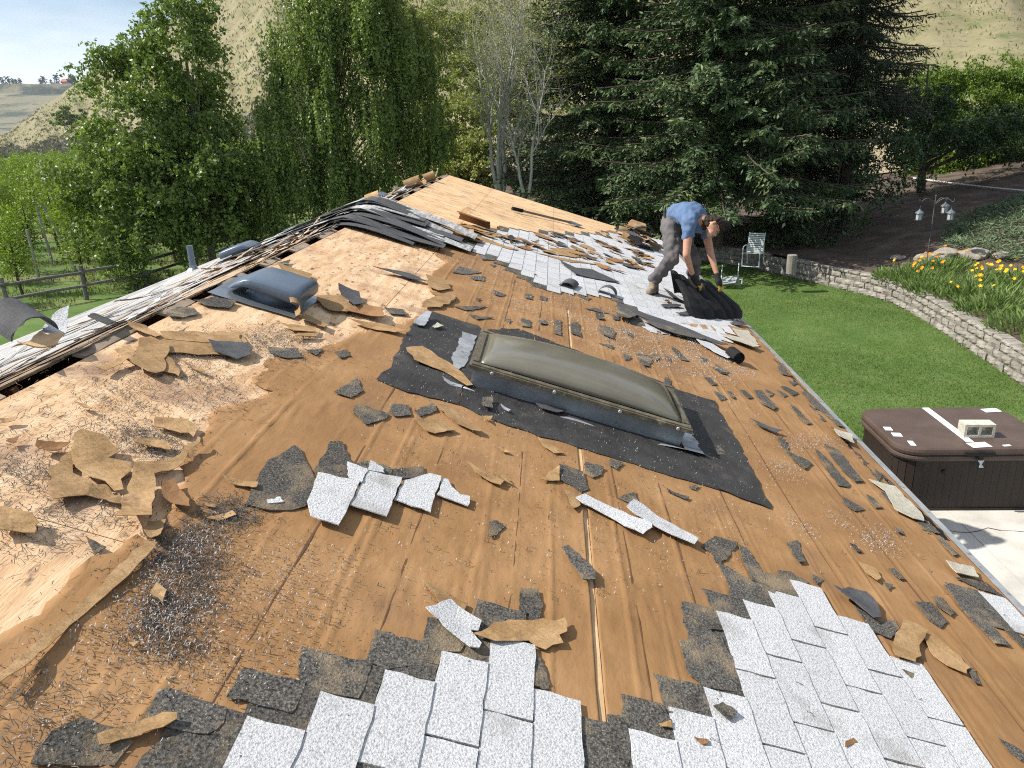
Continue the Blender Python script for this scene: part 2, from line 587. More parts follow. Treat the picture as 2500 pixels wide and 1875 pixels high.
bdp = np.array(resample(FELT, .03, .008, np.random.default_rng(5)))
ni, nj = gs.shape
slit_i = np.where(np.abs(svals-(SLS-.011)) < 1e-6)[0][0]
cells = ins[:-1, :-1] & ins[1:, :-1] & ins[:-1, 1:] & ins[1:, 1:]
tm = (tvals[:-1]+tvals[1:])/2
cells[slit_i, :] &= ~(((tm > .3) & (tm < 3.05)) | ((tm > 3.25) & (tm < 3.62)) | ((tm > 4.9) & (tm < 6.6)))
used = np.zeros((ni, nj), bool)
ci, cj = np.where(cells)
for di in (0, 1):
    for dj in (0, 1):
        used[ci+di, cj+dj] = True
# snap the rim of the sheet to the torn outline
allc = np.zeros((ni, nj), int)
for di in (0, 1):
    for dj in (0, 1):
        np.add.at(allc, (ci+di, cj+dj), 1)
rim = used & (allc < 4)
ri, rj = np.where(rim)
for i, j in zip(ri, rj):
    if i in (slit_i, slit_i+1): continue
    d = np.linalg.norm(bdp-G[i, j], axis=1)
    k = d.argmin()
    if d[k] < .10: G[i, j] = bdp[k]
s_, t_ = G[..., 0], G[..., 1]
hgt = np.full(s_.shape, .004)
fr = np.random.default_rng(3)
k = 0
sc = .30
quiet = 1-.85*smoothstep(.95, 1.15, s_)*smoothstep(3.75, 3.6, s_)*smoothstep(3.2, 3.4, t_)*smoothstep(5.3, 5.0, t_)      # flat under the membrane
sc = .21
while sc < EAVE-.03:                                     # one fold under each old shingle course
    for q in range(1+(fr.random() < .45)):
        wob = .006*np.sin(t_*fr.uniform(.7, 1.6)+fr.uniform(0, 6))+.0025*np.sin(t_*5+fr.uniform(0, 6))+.0015*np.sin(t_*13+fr.uniform(0, 6))+.024*q
        amp = np.clip(.60+.7*np.sin(t_*fr.uniform(.5, 1.8)+fr.uniform(0, 6)), .18, 1)*quiet
        hgt += fr.choice([.0035, .005, .0065])*(.6 if q else 1)*amp*np.exp(-((s_-sc-wob)/.0062)**2)
    hgt += .0016*quiet*np.sin(t_*fr.uniform(18, 30)+s_*20)*np.exp(-((s_-sc-.03)/.03)**2)
    sc += .1367*fr.uniform(.96, 1.04)
for _ in range(420):                                     # puckers drawn tight round the nails
    cs, ct_ = fr.uniform(.8, 4.4), fr.uniform(.8, 9)
    r2 = np.hypot(s_-cs, (t_-ct_)*.8)
    an = np.arctan2(t_-ct_, s_-cs)
    hgt += .0035*quiet*np.exp(-(r2/.12)**2)*np.maximum(0, np.sin(an*fr.integers(5, 9)+fr.uniform(0, 6)))*smoothstep(.0, .03, r2)
hgt += .002*np.abs(np.sin(s_*46))*0
idx = -np.ones((ni, nj), int)
idx[used] = np.arange(used.sum())
Vt = RW(s_[used], t_[used], hgt[used])
Ff = np.stack([idx[ci, cj], idx[ci+1, cj], idx[ci+1, cj+1], idx[ci, cj+1]], -1)
felt = mk('felt_underlayment', Vt, Ff, MT['felt'], house, smooth=True)
sm = felt.modifiers.new('thickness', 'SOLIDIFY')
sm.thickness = .0025
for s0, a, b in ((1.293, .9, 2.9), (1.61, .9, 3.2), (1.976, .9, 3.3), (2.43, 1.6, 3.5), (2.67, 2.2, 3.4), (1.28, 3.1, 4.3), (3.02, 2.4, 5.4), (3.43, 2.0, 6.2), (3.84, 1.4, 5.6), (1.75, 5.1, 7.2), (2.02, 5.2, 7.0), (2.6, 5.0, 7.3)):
    nq = int((b-a)/.12)                                  # thin dark strips that paint in the shade of narrow felt laps
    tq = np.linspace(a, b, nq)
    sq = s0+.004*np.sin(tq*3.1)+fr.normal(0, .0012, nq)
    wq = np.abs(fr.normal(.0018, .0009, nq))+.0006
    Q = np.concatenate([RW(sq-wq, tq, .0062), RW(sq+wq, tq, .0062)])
    mk('felt_lap_shade', Q, [(i, i+nq, i+nq+1, i+1) for i in range(nq-1)], MT['attic'], house)
# bare strip showing in the long slit
for a, b in ((.3, 3.05), (3.25, 3.62), (4.9, 6.6)):
    panel(RW, SLS-.0105, SLS+.0095, a, b, MT['wood'], 'batten_strip', -.002, .0005)

# ------------------------------------------------------------ white three-tab shingles that are still nailed down
EX, TW, S00, T00 = .1367, .316, 2.748, 2.076


def tab_mesh(i):
    """exposed white tab with its dark head lap running up under the next course"""
    rg = np.random.default_rng(40+i)
    Wd = TW-.008
    fl = lambda s, t, n: np.stack([s, t, n], -1)
    V2, F = flatmesh([(0, -Wd/2), (EX, -Wd/2), (EX, Wd/2), (0, Wd/2)], .1, .0020, .045, rg)
    V, F = solid(V2, F, np.full(len(V2), .0042), .0042, fl)
    h = .135+.012*i
    V2, F2 = flatmesh([(-h, -TW/2), (-h+.012*(i-1), TW*.1), (-h+.004, TW/2), (.003, TW/2), (.003, -TW/2)], .1, .004, .04, rg)
    V2b, F2 = solid(V2, F2, np.full(len(V2), .0036), .003, fl)
    nf = len(F)
    me = npmesh('shingle_tab', np.concatenate([V, V2b]), list(F)+[tuple(k+len(V) for k in f) for f in F2])
    me.materials.append(MT['white'])
    me.materials.append(MT['dark'])
    for p in me.polygons[nf:]: p.material_index = 1
    return me


TABS = [tab_mesh(i) for i in range(4)]
AREAS = [[(1.203,1.18),(1.213,1.237),(1.357,1.259),(1.339,1.361),(1.489,1.385),(1.482,1.504),(1.63,1.52),(1.622,1.637),(1.777,1.657),(1.776,1.782),(1.916,1.786),(1.914,1.876),(2.054,1.908),(2.065,1.73),(2.198,1.735),(2.198,1.574),(2.324,1.554),(2.31,1.404),(1.253,1.088)],
         [(2.329,1.677),(2.433,1.693),(2.501,1.809),(2.602,1.801),(2.611,1.935),(2.75,1.954),(2.74,2.151),(2.737,2.39),(2.872,2.411),(2.917,2.621),(3.041,2.591),(3.156,2.786),(3.301,2.787),(3.309,2.602),(3.423,2.592),(3.445,2.414),(3.455,2.308),(3.532,2.261),(3.508,2.12),(3.593,2.117),(3.607,1.958),(3.551,1.776),(2.304,1.403)],
         [(4.365,3.346),(4.536,3.27),(4.475,2.912),(4.354,2.862),(4.268,3.007)],
         [(1.192,8.069),(1.324,9.353),(1.619,10.333),(2.465,11.583),(3.274,13.519),(4.229,14.967),(4.569,14.478),(4.451,11.3),(4.326,8.465),(3.811,6.998),(3.54,6.912),(2.975,6.905),(2.977,7.668),(2.861,7.9),(2.178,7.224),(1.884,7.355),(1.55,7.964)]]
tr = np.random.default_rng(12)
NTAB = 0
TABROT = Matrix.Rotation(TH, 4, 'Y')


def put_tab(s, t, n, me=None, tilt=.021, yaw=0., nm='shingle_tab'):
    P = RW(s, t, n)
    place(nm, me or TABS[int(tr.integers(4))], house, Matrix.Translation(P) @ TABROT @ Matrix.Rotation(yaw, 4, 'Z') @ Matrix.Rotation(-tilt, 4, 'Y'))


fartabs = []
for ai, A in enumerate(AREAS):
    A = np.array(A)
    for i in range(-16, 14):
        s0 = S00+i*EX
        if s0 > EAVE-.08: continue
        for j in range(-8, 42):
            tc = T00+i*.1325+(j+.5)*TW
            if tc < -.6 or not inpoly(np.array([s0+EX/2, tc]), A): continue
            if ai < 3 and tc < .55: continue
            if ai == 3: fartabs.append((tc, s0))
            else:
                put_tab(s0, tc, .0055+.028*.14, tilt=.028, yaw=tr.normal(0, .004))
                NTAB += 1

fartabs.sort()
for tc, s0 in fartabs[:288-NTAB]:
    put_tab(s0, tc, .0055+.028*.14, tilt=.028, yaw=tr.normal(0, .004))
TV, TF, TM = [], [], []
for tc, s0 in fartabs[288-NTAB:]:            # the farthest tabs, joined
    me = TABS[int(tr.integers(4))]
    M_ = Matrix.Translation(RW(s0, tc, .0055+.028*.14)) @ TABROT @ Matrix.Rotation(-.028, 4, 'Y')
    b = len(TV)
    TV += [tuple(M_ @ v.co) for v in me.vertices]
    TF += [tuple(i+b for i in p.vertices) for p in me.polygons]
    TM += [p.material_index for p in me.polygons]
if TV:
    o = mk('far_shingle_tabs', TV, TF, MT['white'], house)
    o.data.materials.append(MT['dark'])
    o.data.polygons.foreach_set('material_index', TM)
    o['kind'] = 'stuff'

# left slope: rows of metre-long shingle strips, seen at a grazing angle, and torn layers along the ridge
LS = []
for i in range(3):
    rg = np.random.default_rng(70+i)
    V2, F = flatmesh([(0, -.497), (EX*2+.05, -.497), (EX*2+.05, .497), (0, .497)], .3, .003, .12, rg)
    V, F = solid(V2, F, np.full(len(V2), .005), .005, lambda s, t, n: np.stack([-s, t, n], -1))
    me = npmesh('shingle_strip', V, F)
    me.materials.append(MT['white_worn'])
    LS.append(me)
LROT = Matrix.Rotation(-THL, 4, 'Y')
for i in range(16):
    s0 = .26+i*EX*2
    if s0 > EAVE-.2: break
    for j in range(15):
        t = 1.0+j*1.0+(i % 2)*.5
        if t > T1-.3: continue
        if i == 0 and tr.random() < .35: continue
        P = LW(s0, t, .006+tr.uniform(0, .004))
        place('shingle_strip', LS[int(tr.integers(3))], house, Matrix.Translation(P) @ LROT @ Matrix.Rotation(.018, 4, 'Y') @ Matrix.Rotation(tr.normal(0, .006), 4, 'Z'))
for i in range(90):
    t = tr.uniform(1.2, 14.0)
    L = tr.uniform(.5, 1.9)
    s0 = tr.uniform(.0, .26) if i < 50 else tr.uniform(.2, 1.3)
    w = tr.uniform(.02, .09)
    scrap('torn_layer', [(s0, t), (s0+w*.2, t+L*.5), (s0+.01, t+L), (s0+w, t+L*.9), (s0+w*1.2, t+L*.4), (s0+w*.8, t+.03)], MT['weather'] if i % 4 else MT['white_worn'], house, fn=LW,
          thick=.003, lift=.001+.0035*(i % 6)+(.012 if i >= 50 else 0), wav=.012, curl=.012, cell=.09, jit=.008, seed=i+300)
for i in range(10):
    a, b = 1.0+i*1.4+.01, 1.0+(i+1)*1.4-.01
    V2, F = flatmesh([(.0, a), (.0, b), (.30+tr.uniform(-.04, .04), b), (.26+tr.uniform(-.04, .04), a)], .15, .012, .06, np.random.default_rng(i))
    V, F = solid(V2, F, np.full(len(V2), .0035), .004, LW)
    mk('old_felt', V, F, MT['weather'], house)

# ------------------------------------------------------------ skylight
sky_o = RW(2.24, 4.33, 0)
skylight = empty('skylight', sky_o, 'bronze acrylic dome skylight on a grey metal curb in the roof', 'skylight')


def rbox(s0, s1, t0, t1, n0, n1, fn=RW):
    P = [fn(s, t, n) for s in (s0, s1) for t in (t0, t1) for n in (n0, n1)]
    return np.array(P), [(0, 1, 3, 2), (4, 6, 7, 5), (0, 4, 5, 1), (2, 3, 7, 6), (0, 2, 6, 4), (1, 5, 7, 3)]


S0, S1, Q0, Q1 = 1.635, 2.875, 3.985, 4.67
for a in ((S0, S1, Q0, Q0+.02), (S0, S1, Q1-.02, Q1), (S0, S0+.02, Q0+.021, Q1-.021), (S1-.02, S1, Q0+.021, Q1-.021)):
    mk('curb_side', *rbox(*a, .002, .105), MT['galv'], skylight)
for a in ((S0-.03, S1+.03, Q0-.035, Q0+.03), (S0-.03, S1+.03, Q1-.03, Q1+.035), (S0-.03, S0+.03, Q0+.031, Q1-.031), (S1-.03, S1+.03, Q0+.031, Q1-.031)):
    fr_ = mk('retaining_frame', *rbox(*a, .109, .131), MT['frame'], skylight)
    lip = (a[0]+.018*(a[1]-a[0] > .2), a[1]-.018*(a[1]-a[0] > .2), a[2]+.018*(a[3]-a[2] > .2), a[3]-.018*(a[3]-a[2] > .2))
    mk('frame_bead', *rbox(a[0]+.014, a[1]-.014, a[2]+.014, a[3]-.014, .1312, .138), MT['frame'], fr_)
nu, nv = 40, 26
uu, vv = np.meshgrid(np.linspace(-1, 1, nu), np.linspace(-1, 1, nv), indexing='ij')
hh = ((1-np.abs(uu)**2.3)*(1-np.abs(vv)**2.6))**.55*.102
us = 2.255+uu*.59
vt = 4.3275+vv*.312
DV = RW(us.ravel(), vt.ravel(), .139+hh.ravel())
DF = np.array([[i*nv+j, (i+1)*nv+j, (i+1)*nv+j+1, i*nv+j+1] for i in range(nu-1) for j in range(nv-1)])
dm = mat('bronze_acrylic', (.138, .128, .096), (.180, .168, .128), scale=2.5, rough=.19, spec=.55, bump=.04, bscale=5, trans=.10, speck=((.32, .30, .24), 3., .60, .9))
dome = mk('dome', DV, DF, dm, skylight, smooth=True)
dome.modifiers.new('thickness', 'SOLIDIFY').thickness = .004
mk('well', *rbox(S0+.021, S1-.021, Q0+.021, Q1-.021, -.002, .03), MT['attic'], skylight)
for s, t in ((1.74, Q0-.04), (2.10, Q0-.04), (2.48, Q0-.04), (2.82, Q0-.04)):
    c = RW(s, t+.003, .118)
    MB().lathe(c, [(.009, -.006), (.011, 0), (.008, .006)], 8, Matrix.Rotation(R(90), 3, 'X')).build('screw', MT['flash'], skylight)
mk('corner_bracket', *rbox(1.64, 1.75, Q0-.003, Q0-.0005, .055, .1), MT['galv'], skylight)
# flashing: a lifted flange along the near side, step pieces at the lower end, apron above
fs = np.linspace(1.60, 3.02, 24)
ft = np.linspace(0, 1, 4)
gs2, gt2 = np.meshgrid(fs, ft, indexing='ij')
up = .006+.030*smoothstep(2.55, 3.02, gs2)*(1-gt2)*.8+.006*np.sin(gs2*9)*(1-gt2)
tt2 = Q0-.012-.075*(1-gt2)-.01*np.sin(gs2*4)*(1-gt2)
FV = RW(gs2.ravel(), tt2.ravel(), up.ravel())
FF = np.array([[i*4+j, (i+1)*4+j, (i+1)*4+j+1, i*4+j+1] for i in range(23) for j in range(3)])
fl = mk('flashing_flange', FV, FF, MT['flash'], skylight, smooth=True)
fl.modifiers.new('thickness', 'SOLIDIFY').thickness = .0015
scrap('flashing_apron', [(1.488,4.909),(1.584,4.919),(1.585,4.718),(1.581,4.313),(1.549,4.106),(1.49,4.3)], MT['flash'], skylight, thick=.0015, lift=.008, wav=.006, seed=2)
scrap('flashing_apron', [(1.48,3.976),(1.528,3.938),(1.605,3.912),(1.604,3.88),(1.547,3.877),(1.499,3.913)], MT['flash'], skylight, thick=.0015, lift=.008, wav=.006, seed=3)
for i, (a, b) in enumerate(((4.62, 4.50), (4.49, 4.36), (4.35, 4.22), (4.21, 4.07), (4.06, 3.93))):
    scrap('step_flashing', [(2.885, a), (2.985, a-.01), (3.00, b-.015), (2.89, b)], MT['flash'] if i < 4 else MT['galv'], skylight, thick=.002, lift=.012+.002*i, curl=.01, seed=i, ang=0., jit=.003)

# black membrane round the skylight (still stuck to the deck, so part of the roof)
for i, (poly, lf) in enumerate((([(1.174,3.656),(1.197,3.948),(1.174,4.394),(1.163,4.81),(1.234,5.207),(1.576,5.207),(1.654,5.092),(1.64,4.189),(1.61,3.87),(1.612,3.642),(1.347,3.604)], .0075),
                    ([(1.617,3.646),(1.612,3.902),(1.641,4.022),(2.894,3.974),(2.993,4.029),(3.052,3.82),(3.016,3.523),(2.413,3.537),(1.842,3.56)], .0055),
                    ([(3.015,5.088),(3.323,5.076),(3.31,4.832),(3.315,4.334),(3.279,3.477),(3.007,3.528),(3.04,3.801),(2.944,3.944),(2.921,4.497)], .0095),
                    ([(1.646,5.183),(1.854,5.441),(3.026,5.157),(3.02,5.034),(2.968,4.877),(1.869,5.105)], .006))):
    V2, F = flatmesh(poly, .06, .006, .05, np.random.default_rng(i))
    top = lf+.004+.004*np.array([mnoise.noise(Vector((p[0]*7, p[1]*3, i))) for p in V2])
    V, F = solid(V2, F, top, .0022, RW)
    mk('membrane_sheet', V, F, MT['membrane'], house, smooth=False)

# ------------------------------------------------------------ box vents and the plumbing pipe


def box_vent(s, t, fn, label, seed=0):
    root = empty('roof_vent', fn(s+.24, t+.26, 0), label, 'roof vent')
    V, F = scrap_mesh([(s-.02, t-.02), (s+.50, t-.02), (s+.50, t+.52), (s-.02, t+.52)], thick=.0015, lift=.006, wav=.004, cell=.12, jit=.002, seed=seed, fn=fn)
    mk('flange', V, F, MT['galv'], root)
    k = 28
    prof = [(.165, .006), (.150, .012), (.140, .03), (.140, .09)]
    V = []
    for r, n in prof:
        for j in range(k):
            a = 2*math.pi*j/k
            V.append(fn(s+.27+r*math.cos(a), t+.25+r*math.sin(a), n))
    F = [(i*k+j, i*k+(j+1) % k, (i+1)*k+(j+1) % k, (i+1)*k+j) for i in range(3) for j in range(k)]
    mk('collar', np.array(V), F, MT['ventpl'], root, smooth=True)
    stn = [(.045, .030, .038, .12), (.055, .032, .056, .165), (.10, .052, .100, .188), (.15, .070, .138, .198), (.19, .076, .152, .202), (.30, .072, .154, .205), (.43, .060, .150, .206), (.472, .054, .142, .205), (.484, .054, .130, .202), (.487, .060, .110, .196)]
    kk = 24
    V = []
    for (ds, nb, nt, hw) in stn:
        for j in range(kk):
            a = 2*math.pi*j/kk
            cx, cy = math.cos(a), math.sin(a)
            ex = .27
            x = math.copysign(abs(cx)**ex, cx)*hw
            y = math.copysign(abs(cy)**ex, cy)
            n = (nb+nt)/2+y*(nt-nb)/2 - (.012*abs(x/hw)**3 if y > 0 else 0)
            if y < 0: n = nb+(nt-nb)*.5*(1+y)
            V.append(fn(s+ds, t+.25+x, n))
    F = [(i*kk+j, i*kk+(j+1) % kk, (i+1)*kk+(j+1) % kk, (i+1)*kk+j) for i in range(len(stn)-1) for j in range(kk)]
    F += [tuple(range(kk))[::-1], tuple((len(stn)-1)*kk+j for j in range(kk))]
    mk('hood', np.array(V), F, MT['ventpl'], root, smooth=True)
    return root


box_vent(.055, 4.235, RW, 'large blue grey box vent on the bare wood beside the ridge gap')
box_vent(1.60, 8.95, LW, 'box vent poking above the white slope behind the ridge, next to the pipe', 1)
box_vent(.30, 10.95, LW, 'box vent behind the ridge next to the pile of shingle strips', 2)
pp = LW(3.45, 10.9, 0)
pipe = empty('vent_pipe', pp, 'grey plumbing vent pipe standing on the white slope behind the ridge', 'pipe')
MB().tube([pp+(0, 0, -.05), pp+(0, 0, .38)], .045, 14).build('pipe', MT['ventpl'], pipe, smooth=False)
MB().lathe(pp, [(.13, -.02), (.10, .02), (.055, .06), (.052, .10)], 14).build('boot', MT['galv'], pipe)

# ------------------------------------------------------------ dark shingle remnants still nailed to the roof, and loose shingle pieces
REM = []
for zpl in (
    [[(0.601,3.654),(0.726,3.747),(0.786,3.656),(0.724,3.58),(0.639,3.576)],[(0.894,3.863),(0.943,3.948),(0.985,3.867),(0.944,3.793)],[(0.041,3.711),(0.041,3.834),(0.104,3.893),(0.157,3.831),(0.127,3.715),(0.072,3.669)],[(0.046,4.019),(0.096,4.17),(0.217,4.194),(0.232,4.052),(0.125,3.984)],[(1.038,3.333),(1.088,3.583),(1.149,3.453),(1.126,3.328)],[(1.166,3.19),(1.168,3.287),(1.319,3.273),(1.322,3.217),(1.256,3.089)],[(1.319,3.297),(1.31,3.402),(1.387,3.438),(1.419,3.327),(1.349,3.261)],[(1.424,3.392),(1.492,3.549),(1.524,3.47),(1.46,3.346)],[(1.042,2.215),(1.007,2.544),(1.051,2.712),(1.085,2.699),(1.121,2.636),(1.167,2.558),(1.211,2.484),(1.226,2.308),(1.189,2.26),(1.124,2.223)],[(1.175,2.555),(1.169,2.831),(1.206,2.867),(1.283,2.726),(1.301,2.686),(1.311,2.562),(1.224,2.538)],[(1.294,2.682),(1.329,2.756),(1.403,2.77),(1.445,2.754),(1.443,2.659),(1.361,2.625)],[(1.445,2.754),(1.562,2.847),(1.584,2.764),(1.476,2.68)],[(0.761,3.764),(0.834,3.856),(0.831,3.733)],[(0.084,5.289),(0.119,5.425),(0.149,5.298),(0.101,5.242)],[(0.729,1.835),(0.797,1.82),(0.789,1.777)],[(0.193,3.478),(0.208,3.583),(0.22,3.44)]],
    [[(1.423,1.642),(1.501,1.651),(1.613,1.655),(1.617,1.582),(1.611,1.52),(1.541,1.513),(1.455,1.527)],[(1.596,1.682),(1.593,1.783),(1.75,1.791),(1.753,1.707),(1.656,1.646),(1.596,1.659)],[(1.732,1.8),(1.729,1.902),(1.766,1.909),(1.851,1.825),(1.844,1.789),(1.77,1.768)],[(1.863,1.97),(1.867,2.053),(2.033,2.064),(2.035,2.016),(1.971,1.97),(1.922,1.918),(1.876,1.903)],[(2.006,2.184),(2.068,2.202),(2.088,2.138),(2.078,2.035),(2.041,2.019),(2.043,2.058),(2.009,2.062)],[(2.06,1.885),(2.075,1.874),(2.104,1.813),(2.111,1.739),(2.067,1.738)],[(2.281,1.708),(2.317,1.714),(2.345,1.662),(2.323,1.542),(2.279,1.57)],[(2.421,1.784),(2.487,1.789),(2.473,1.734),(2.432,1.72)],[(1.867,2.557),(1.895,2.58),(1.93,2.556),(1.903,2.473),(1.877,2.446)],[(2.154,3.268),(2.272,3.253),(2.293,3.094),(2.256,3.044),(2.157,3.103)],[(2.287,3.376),(2.381,3.374),(2.366,3.283),(2.317,3.222),(2.282,3.27)],[(2.424,3.499),(2.497,3.504),(2.449,3.397),(2.418,3.43)],[(2.429,3.094),(2.525,3.206),(2.529,3.117),(2.562,3.066),(2.533,3.037),(2.484,3.073)],[(2.831,3.441),(2.892,3.478),(2.859,3.433)],[(2.7,3.341),(2.81,3.319),(2.795,3.292),(2.705,3.315)]],
    [[(1.038,1.126),(1.026,1.209),(1.057,1.261),(1.15,1.256),(1.187,1.233),(1.18,1.172)],[(1.169,1.379),(1.187,1.397),(1.33,1.387),(1.338,1.344),(1.319,1.299),(1.179,1.293)],[(1.315,1.52),(1.474,1.528),(1.476,1.464),(1.472,1.42),(1.311,1.416)]],
    [[(2.785,2.858),(2.87,2.988),(2.979,2.99),(2.948,2.912),(2.845,2.752),(2.823,2.762),(2.827,2.821)],[(2.973,2.963),(3.011,2.96),(3.04,2.813),(3.033,2.728),(3.062,2.663),(2.964,2.682)],[(2.838,2.755),(2.876,2.747),(2.959,2.693),(3.062,2.663),(2.973,2.512),(2.837,2.51),(2.846,2.652)],[(3.11,2.826),(3.186,2.856),(3.253,2.805),(3.165,2.737),(3.178,2.679),(3.099,2.655)],[(2.564,2.145),(2.684,2.235),(2.732,2.235),(2.747,2.098),(2.727,1.962),(2.669,1.948),(2.618,1.937),(2.571,1.977)],[(2.554,1.881),(2.605,1.932),(2.614,1.888),(2.604,1.809),(2.547,1.811)],[(2.701,2.391),(2.734,2.395),(2.747,2.271),(2.694,2.249)],[(3.421,2.725),(3.503,2.65),(3.59,2.7),(3.581,2.636),(3.505,2.546),(3.434,2.562)],[(3.783,2.914),(3.875,2.942),(3.888,2.816),(3.819,2.75),(3.788,2.786)],[(3.923,3.02),(3.973,3.028),(3.978,2.921),(3.926,2.871),(3.9,2.94)],[(4.055,3.169),(4.146,3.182),(4.137,2.937),(4.135,2.76),(4.056,2.74),(4.04,2.921)],[(4.175,3.288),(4.337,3.349),(4.37,3.24),(4.275,3.242)],[(4.182,3.095),(4.272,2.853),(4.209,2.755),(4.2,2.925)],[(3.796,2.495),(3.826,2.502),(3.803,2.401),(3.772,2.4)],[(3.682,3.023),(3.723,3.013),(3.68,2.957)],[(3.777,3.174),(3.813,3.192),(3.83,3.108),(3.794,3.091)],[(3.695,2.107),(3.764,2.055),(3.734,2.006),(3.7,2.049)],[(3.459,2.349),(3.501,2.345),(3.54,2.264),(3.582,2.147),(3.521,2.108),(3.509,2.216)],[(3.642,3.328),(3.674,3.336),(3.688,3.275),(3.652,3.257)],[(4.312,3.745),(4.35,3.755),(4.359,3.59),(4.309,3.556)],[(4.311,3.896),(4.366,3.915),(4.371,3.815),(4.325,3.791)],[(3.255,3.134),(3.327,3.188),(3.296,2.983),(3.254,2.962)],[(3.291,2.893),(3.345,2.877),(3.287,2.808)]],
    [[(3.91,4.635),(3.957,4.55),(3.983,4.195),(3.942,4.122),(3.878,4.106)],[(4.048,4.821),(4.137,4.79),(4.124,4.308),(4.037,4.241),(4.019,4.479)],[(3.775,5.7),(3.858,5.748),(3.887,5.4),(3.817,5.287),(3.754,5.372)],[(3.629,5.575),(3.68,5.597),(3.717,5.482),(3.654,5.41)],[(3.905,5.832),(3.977,5.783),(3.891,5.647)],[(4.042,5.95),(4.113,5.866),(4.052,5.772)],[(4.031,5.554),(4.075,5.549),(4.109,5.252),(4.043,5.185)],[(4.114,6.081),(4.181,6.139),(4.268,6.05),(4.172,5.902)],[(3.366,5.332),(3.426,5.342),(3.446,5.239),(3.381,5.139)],[(3.492,5.438),(3.532,5.451),(3.537,5.322),(3.506,5.28)],[(2.982,5.31),(3.028,5.288),(2.994,5.115),(2.95,5.097)],[(3.357,5.646),(3.407,5.668),(3.441,5.543),(3.384,5.485)],[(2.822,5.74),(2.94,5.706),(2.879,5.459),(2.819,5.448)],[(3.189,6.324),(3.247,6.27),(3.299,6.001),(3.231,5.976)],[(3.659,4.656),(3.724,4.655),(3.681,4.478),(3.782,4.405),(3.807,4.354),(3.704,4.208),(3.662,4.298)],[(3.848,3.937),(3.94,3.848),(3.851,3.776),(3.809,3.837)],[(4.046,4.089),(4.081,4.064),(4.092,3.958),(4.026,3.909)],[(4.05,3.714),(4.089,3.706),(4.083,3.649),(4.044,3.643)],[(4.192,4.213),(4.227,4.209),(4.235,4.096),(4.181,4.053)],[(3.1,4.479),(3.147,4.468),(3.169,4.344),(3.087,4.29)],[(3.105,4.149),(3.156,4.171),(3.175,4.078),(3.107,4.002)],[(4.301,6.101),(4.383,6.146),(4.426,5.397),(4.363,5.387)],[(4.31,6.826),(4.362,6.847),(4.37,6.58),(4.27,6.543)],[(4.277,6.394),(4.363,6.395),(4.283,6.251)],[(4.335,4.628),(4.356,4.559),(4.257,4.39)],[(2.837,3.457),(2.89,3.5),(2.868,3.435)],[(2.698,3.342),(2.807,3.31),(2.792,3.283),(2.704,3.317)],[(2.688,5.607),(2.76,5.58),(2.719,5.469)],[(2.963,5.879),(3.019,5.832),(2.963,5.703)],[(3.092,5.955),(3.134,5.919),(3.094,5.815)],[(3.5,6.04),(3.567,6.052),(3.62,5.93),(3.554,5.917)]],
    [[(1.342,5.522),(1.407,5.575),(1.576,5.818),(1.543,5.683),(1.445,5.502)],[(1.589,6.43),(1.708,6.404),(1.666,6.275),(1.61,6.272)],[(1.865,6.655),(1.933,6.707),(1.938,6.525),(1.87,6.51)],[(2.001,6.761),(2.071,6.792),(2.064,6.653),(2.004,6.612)],[(1.868,5.745),(1.943,5.774),(1.948,5.581),(1.877,5.528)],[(2.009,5.881),(2.07,5.923),(2.087,5.823),(2.019,5.757)],[(2.149,6.014),(2.197,6.07),(2.192,5.606),(2.14,5.603)],[(2.285,6.111),(2.351,6.156),(2.36,5.733),(2.277,5.752)],[(2.541,6.342),(2.658,6.35),(2.684,6.256),(2.628,5.964),(2.538,6.038)],[(1.735,5.589),(1.792,5.627),(1.784,5.504)],[(1.214,6.982),(1.311,6.996),(1.436,7.006),(1.307,6.716),(1.197,6.633)],[(1.345,6.686),(1.466,6.871),(1.483,6.68),(1.405,6.606)],[(2.434,6.793),(2.541,6.964),(2.684,6.917),(2.57,6.837)],[(2.531,6.767),(2.605,6.822),(2.607,6.582),(2.535,6.53)],[(2.701,6.902),(2.778,6.958),(2.761,6.762),(2.702,6.693)],[(2.691,5.609),(2.757,5.601),(2.69,5.44)],[(2.825,5.742),(2.94,5.806),(2.929,5.599),(2.838,5.466),(2.846,5.295),(2.822,5.451)],[(2.966,5.882),(3.026,5.864),(2.983,5.723)],[(2.495,5.716),(2.629,5.776),(2.605,5.664)],[(1.318,7.852),(1.445,8.019),(1.501,7.826),(1.38,7.619)],[(1.816,7.45),(1.889,7.609),(1.989,7.471),(1.879,7.308)],[(1.598,7.878),(1.819,7.913),(2.105,7.409),(1.901,7.204),(1.721,7.448)],[(0.935,4.953),(1.047,5.039),(1.104,4.948),(0.994,4.857)],[(1.468,7.499),(1.53,7.57),(1.511,7.436)],[(1.47,5.959),(1.521,5.999),(1.508,5.894)],[(2.181,7.384),(2.258,7.403),(2.217,7.174),(2.133,7.144)],[(2.37,7.298),(2.524,7.336),(2.479,7.195)],[(2.806,7.065),(2.991,7.068),(2.902,6.928)],[(1.483,5.415),(1.659,5.528),(1.547,5.34)],[(3.55,6.19),(3.665,6.043),(3.564,5.95)],[(3.438,6.295),(3.516,6.262),(3.455,6.124)],[(3.181,6.26),(3.302,6.004),(3.217,5.973)],[(2.776,6.358),(2.845,6.372),(2.831,6.237)]]):
    REM += zpl
for i, p in enumerate(REM):
    scrap('shingle_remnant', p, MT['dark'], house, thick=.0035, lift=.0055, wav=.004, curl=.006, seed=i)
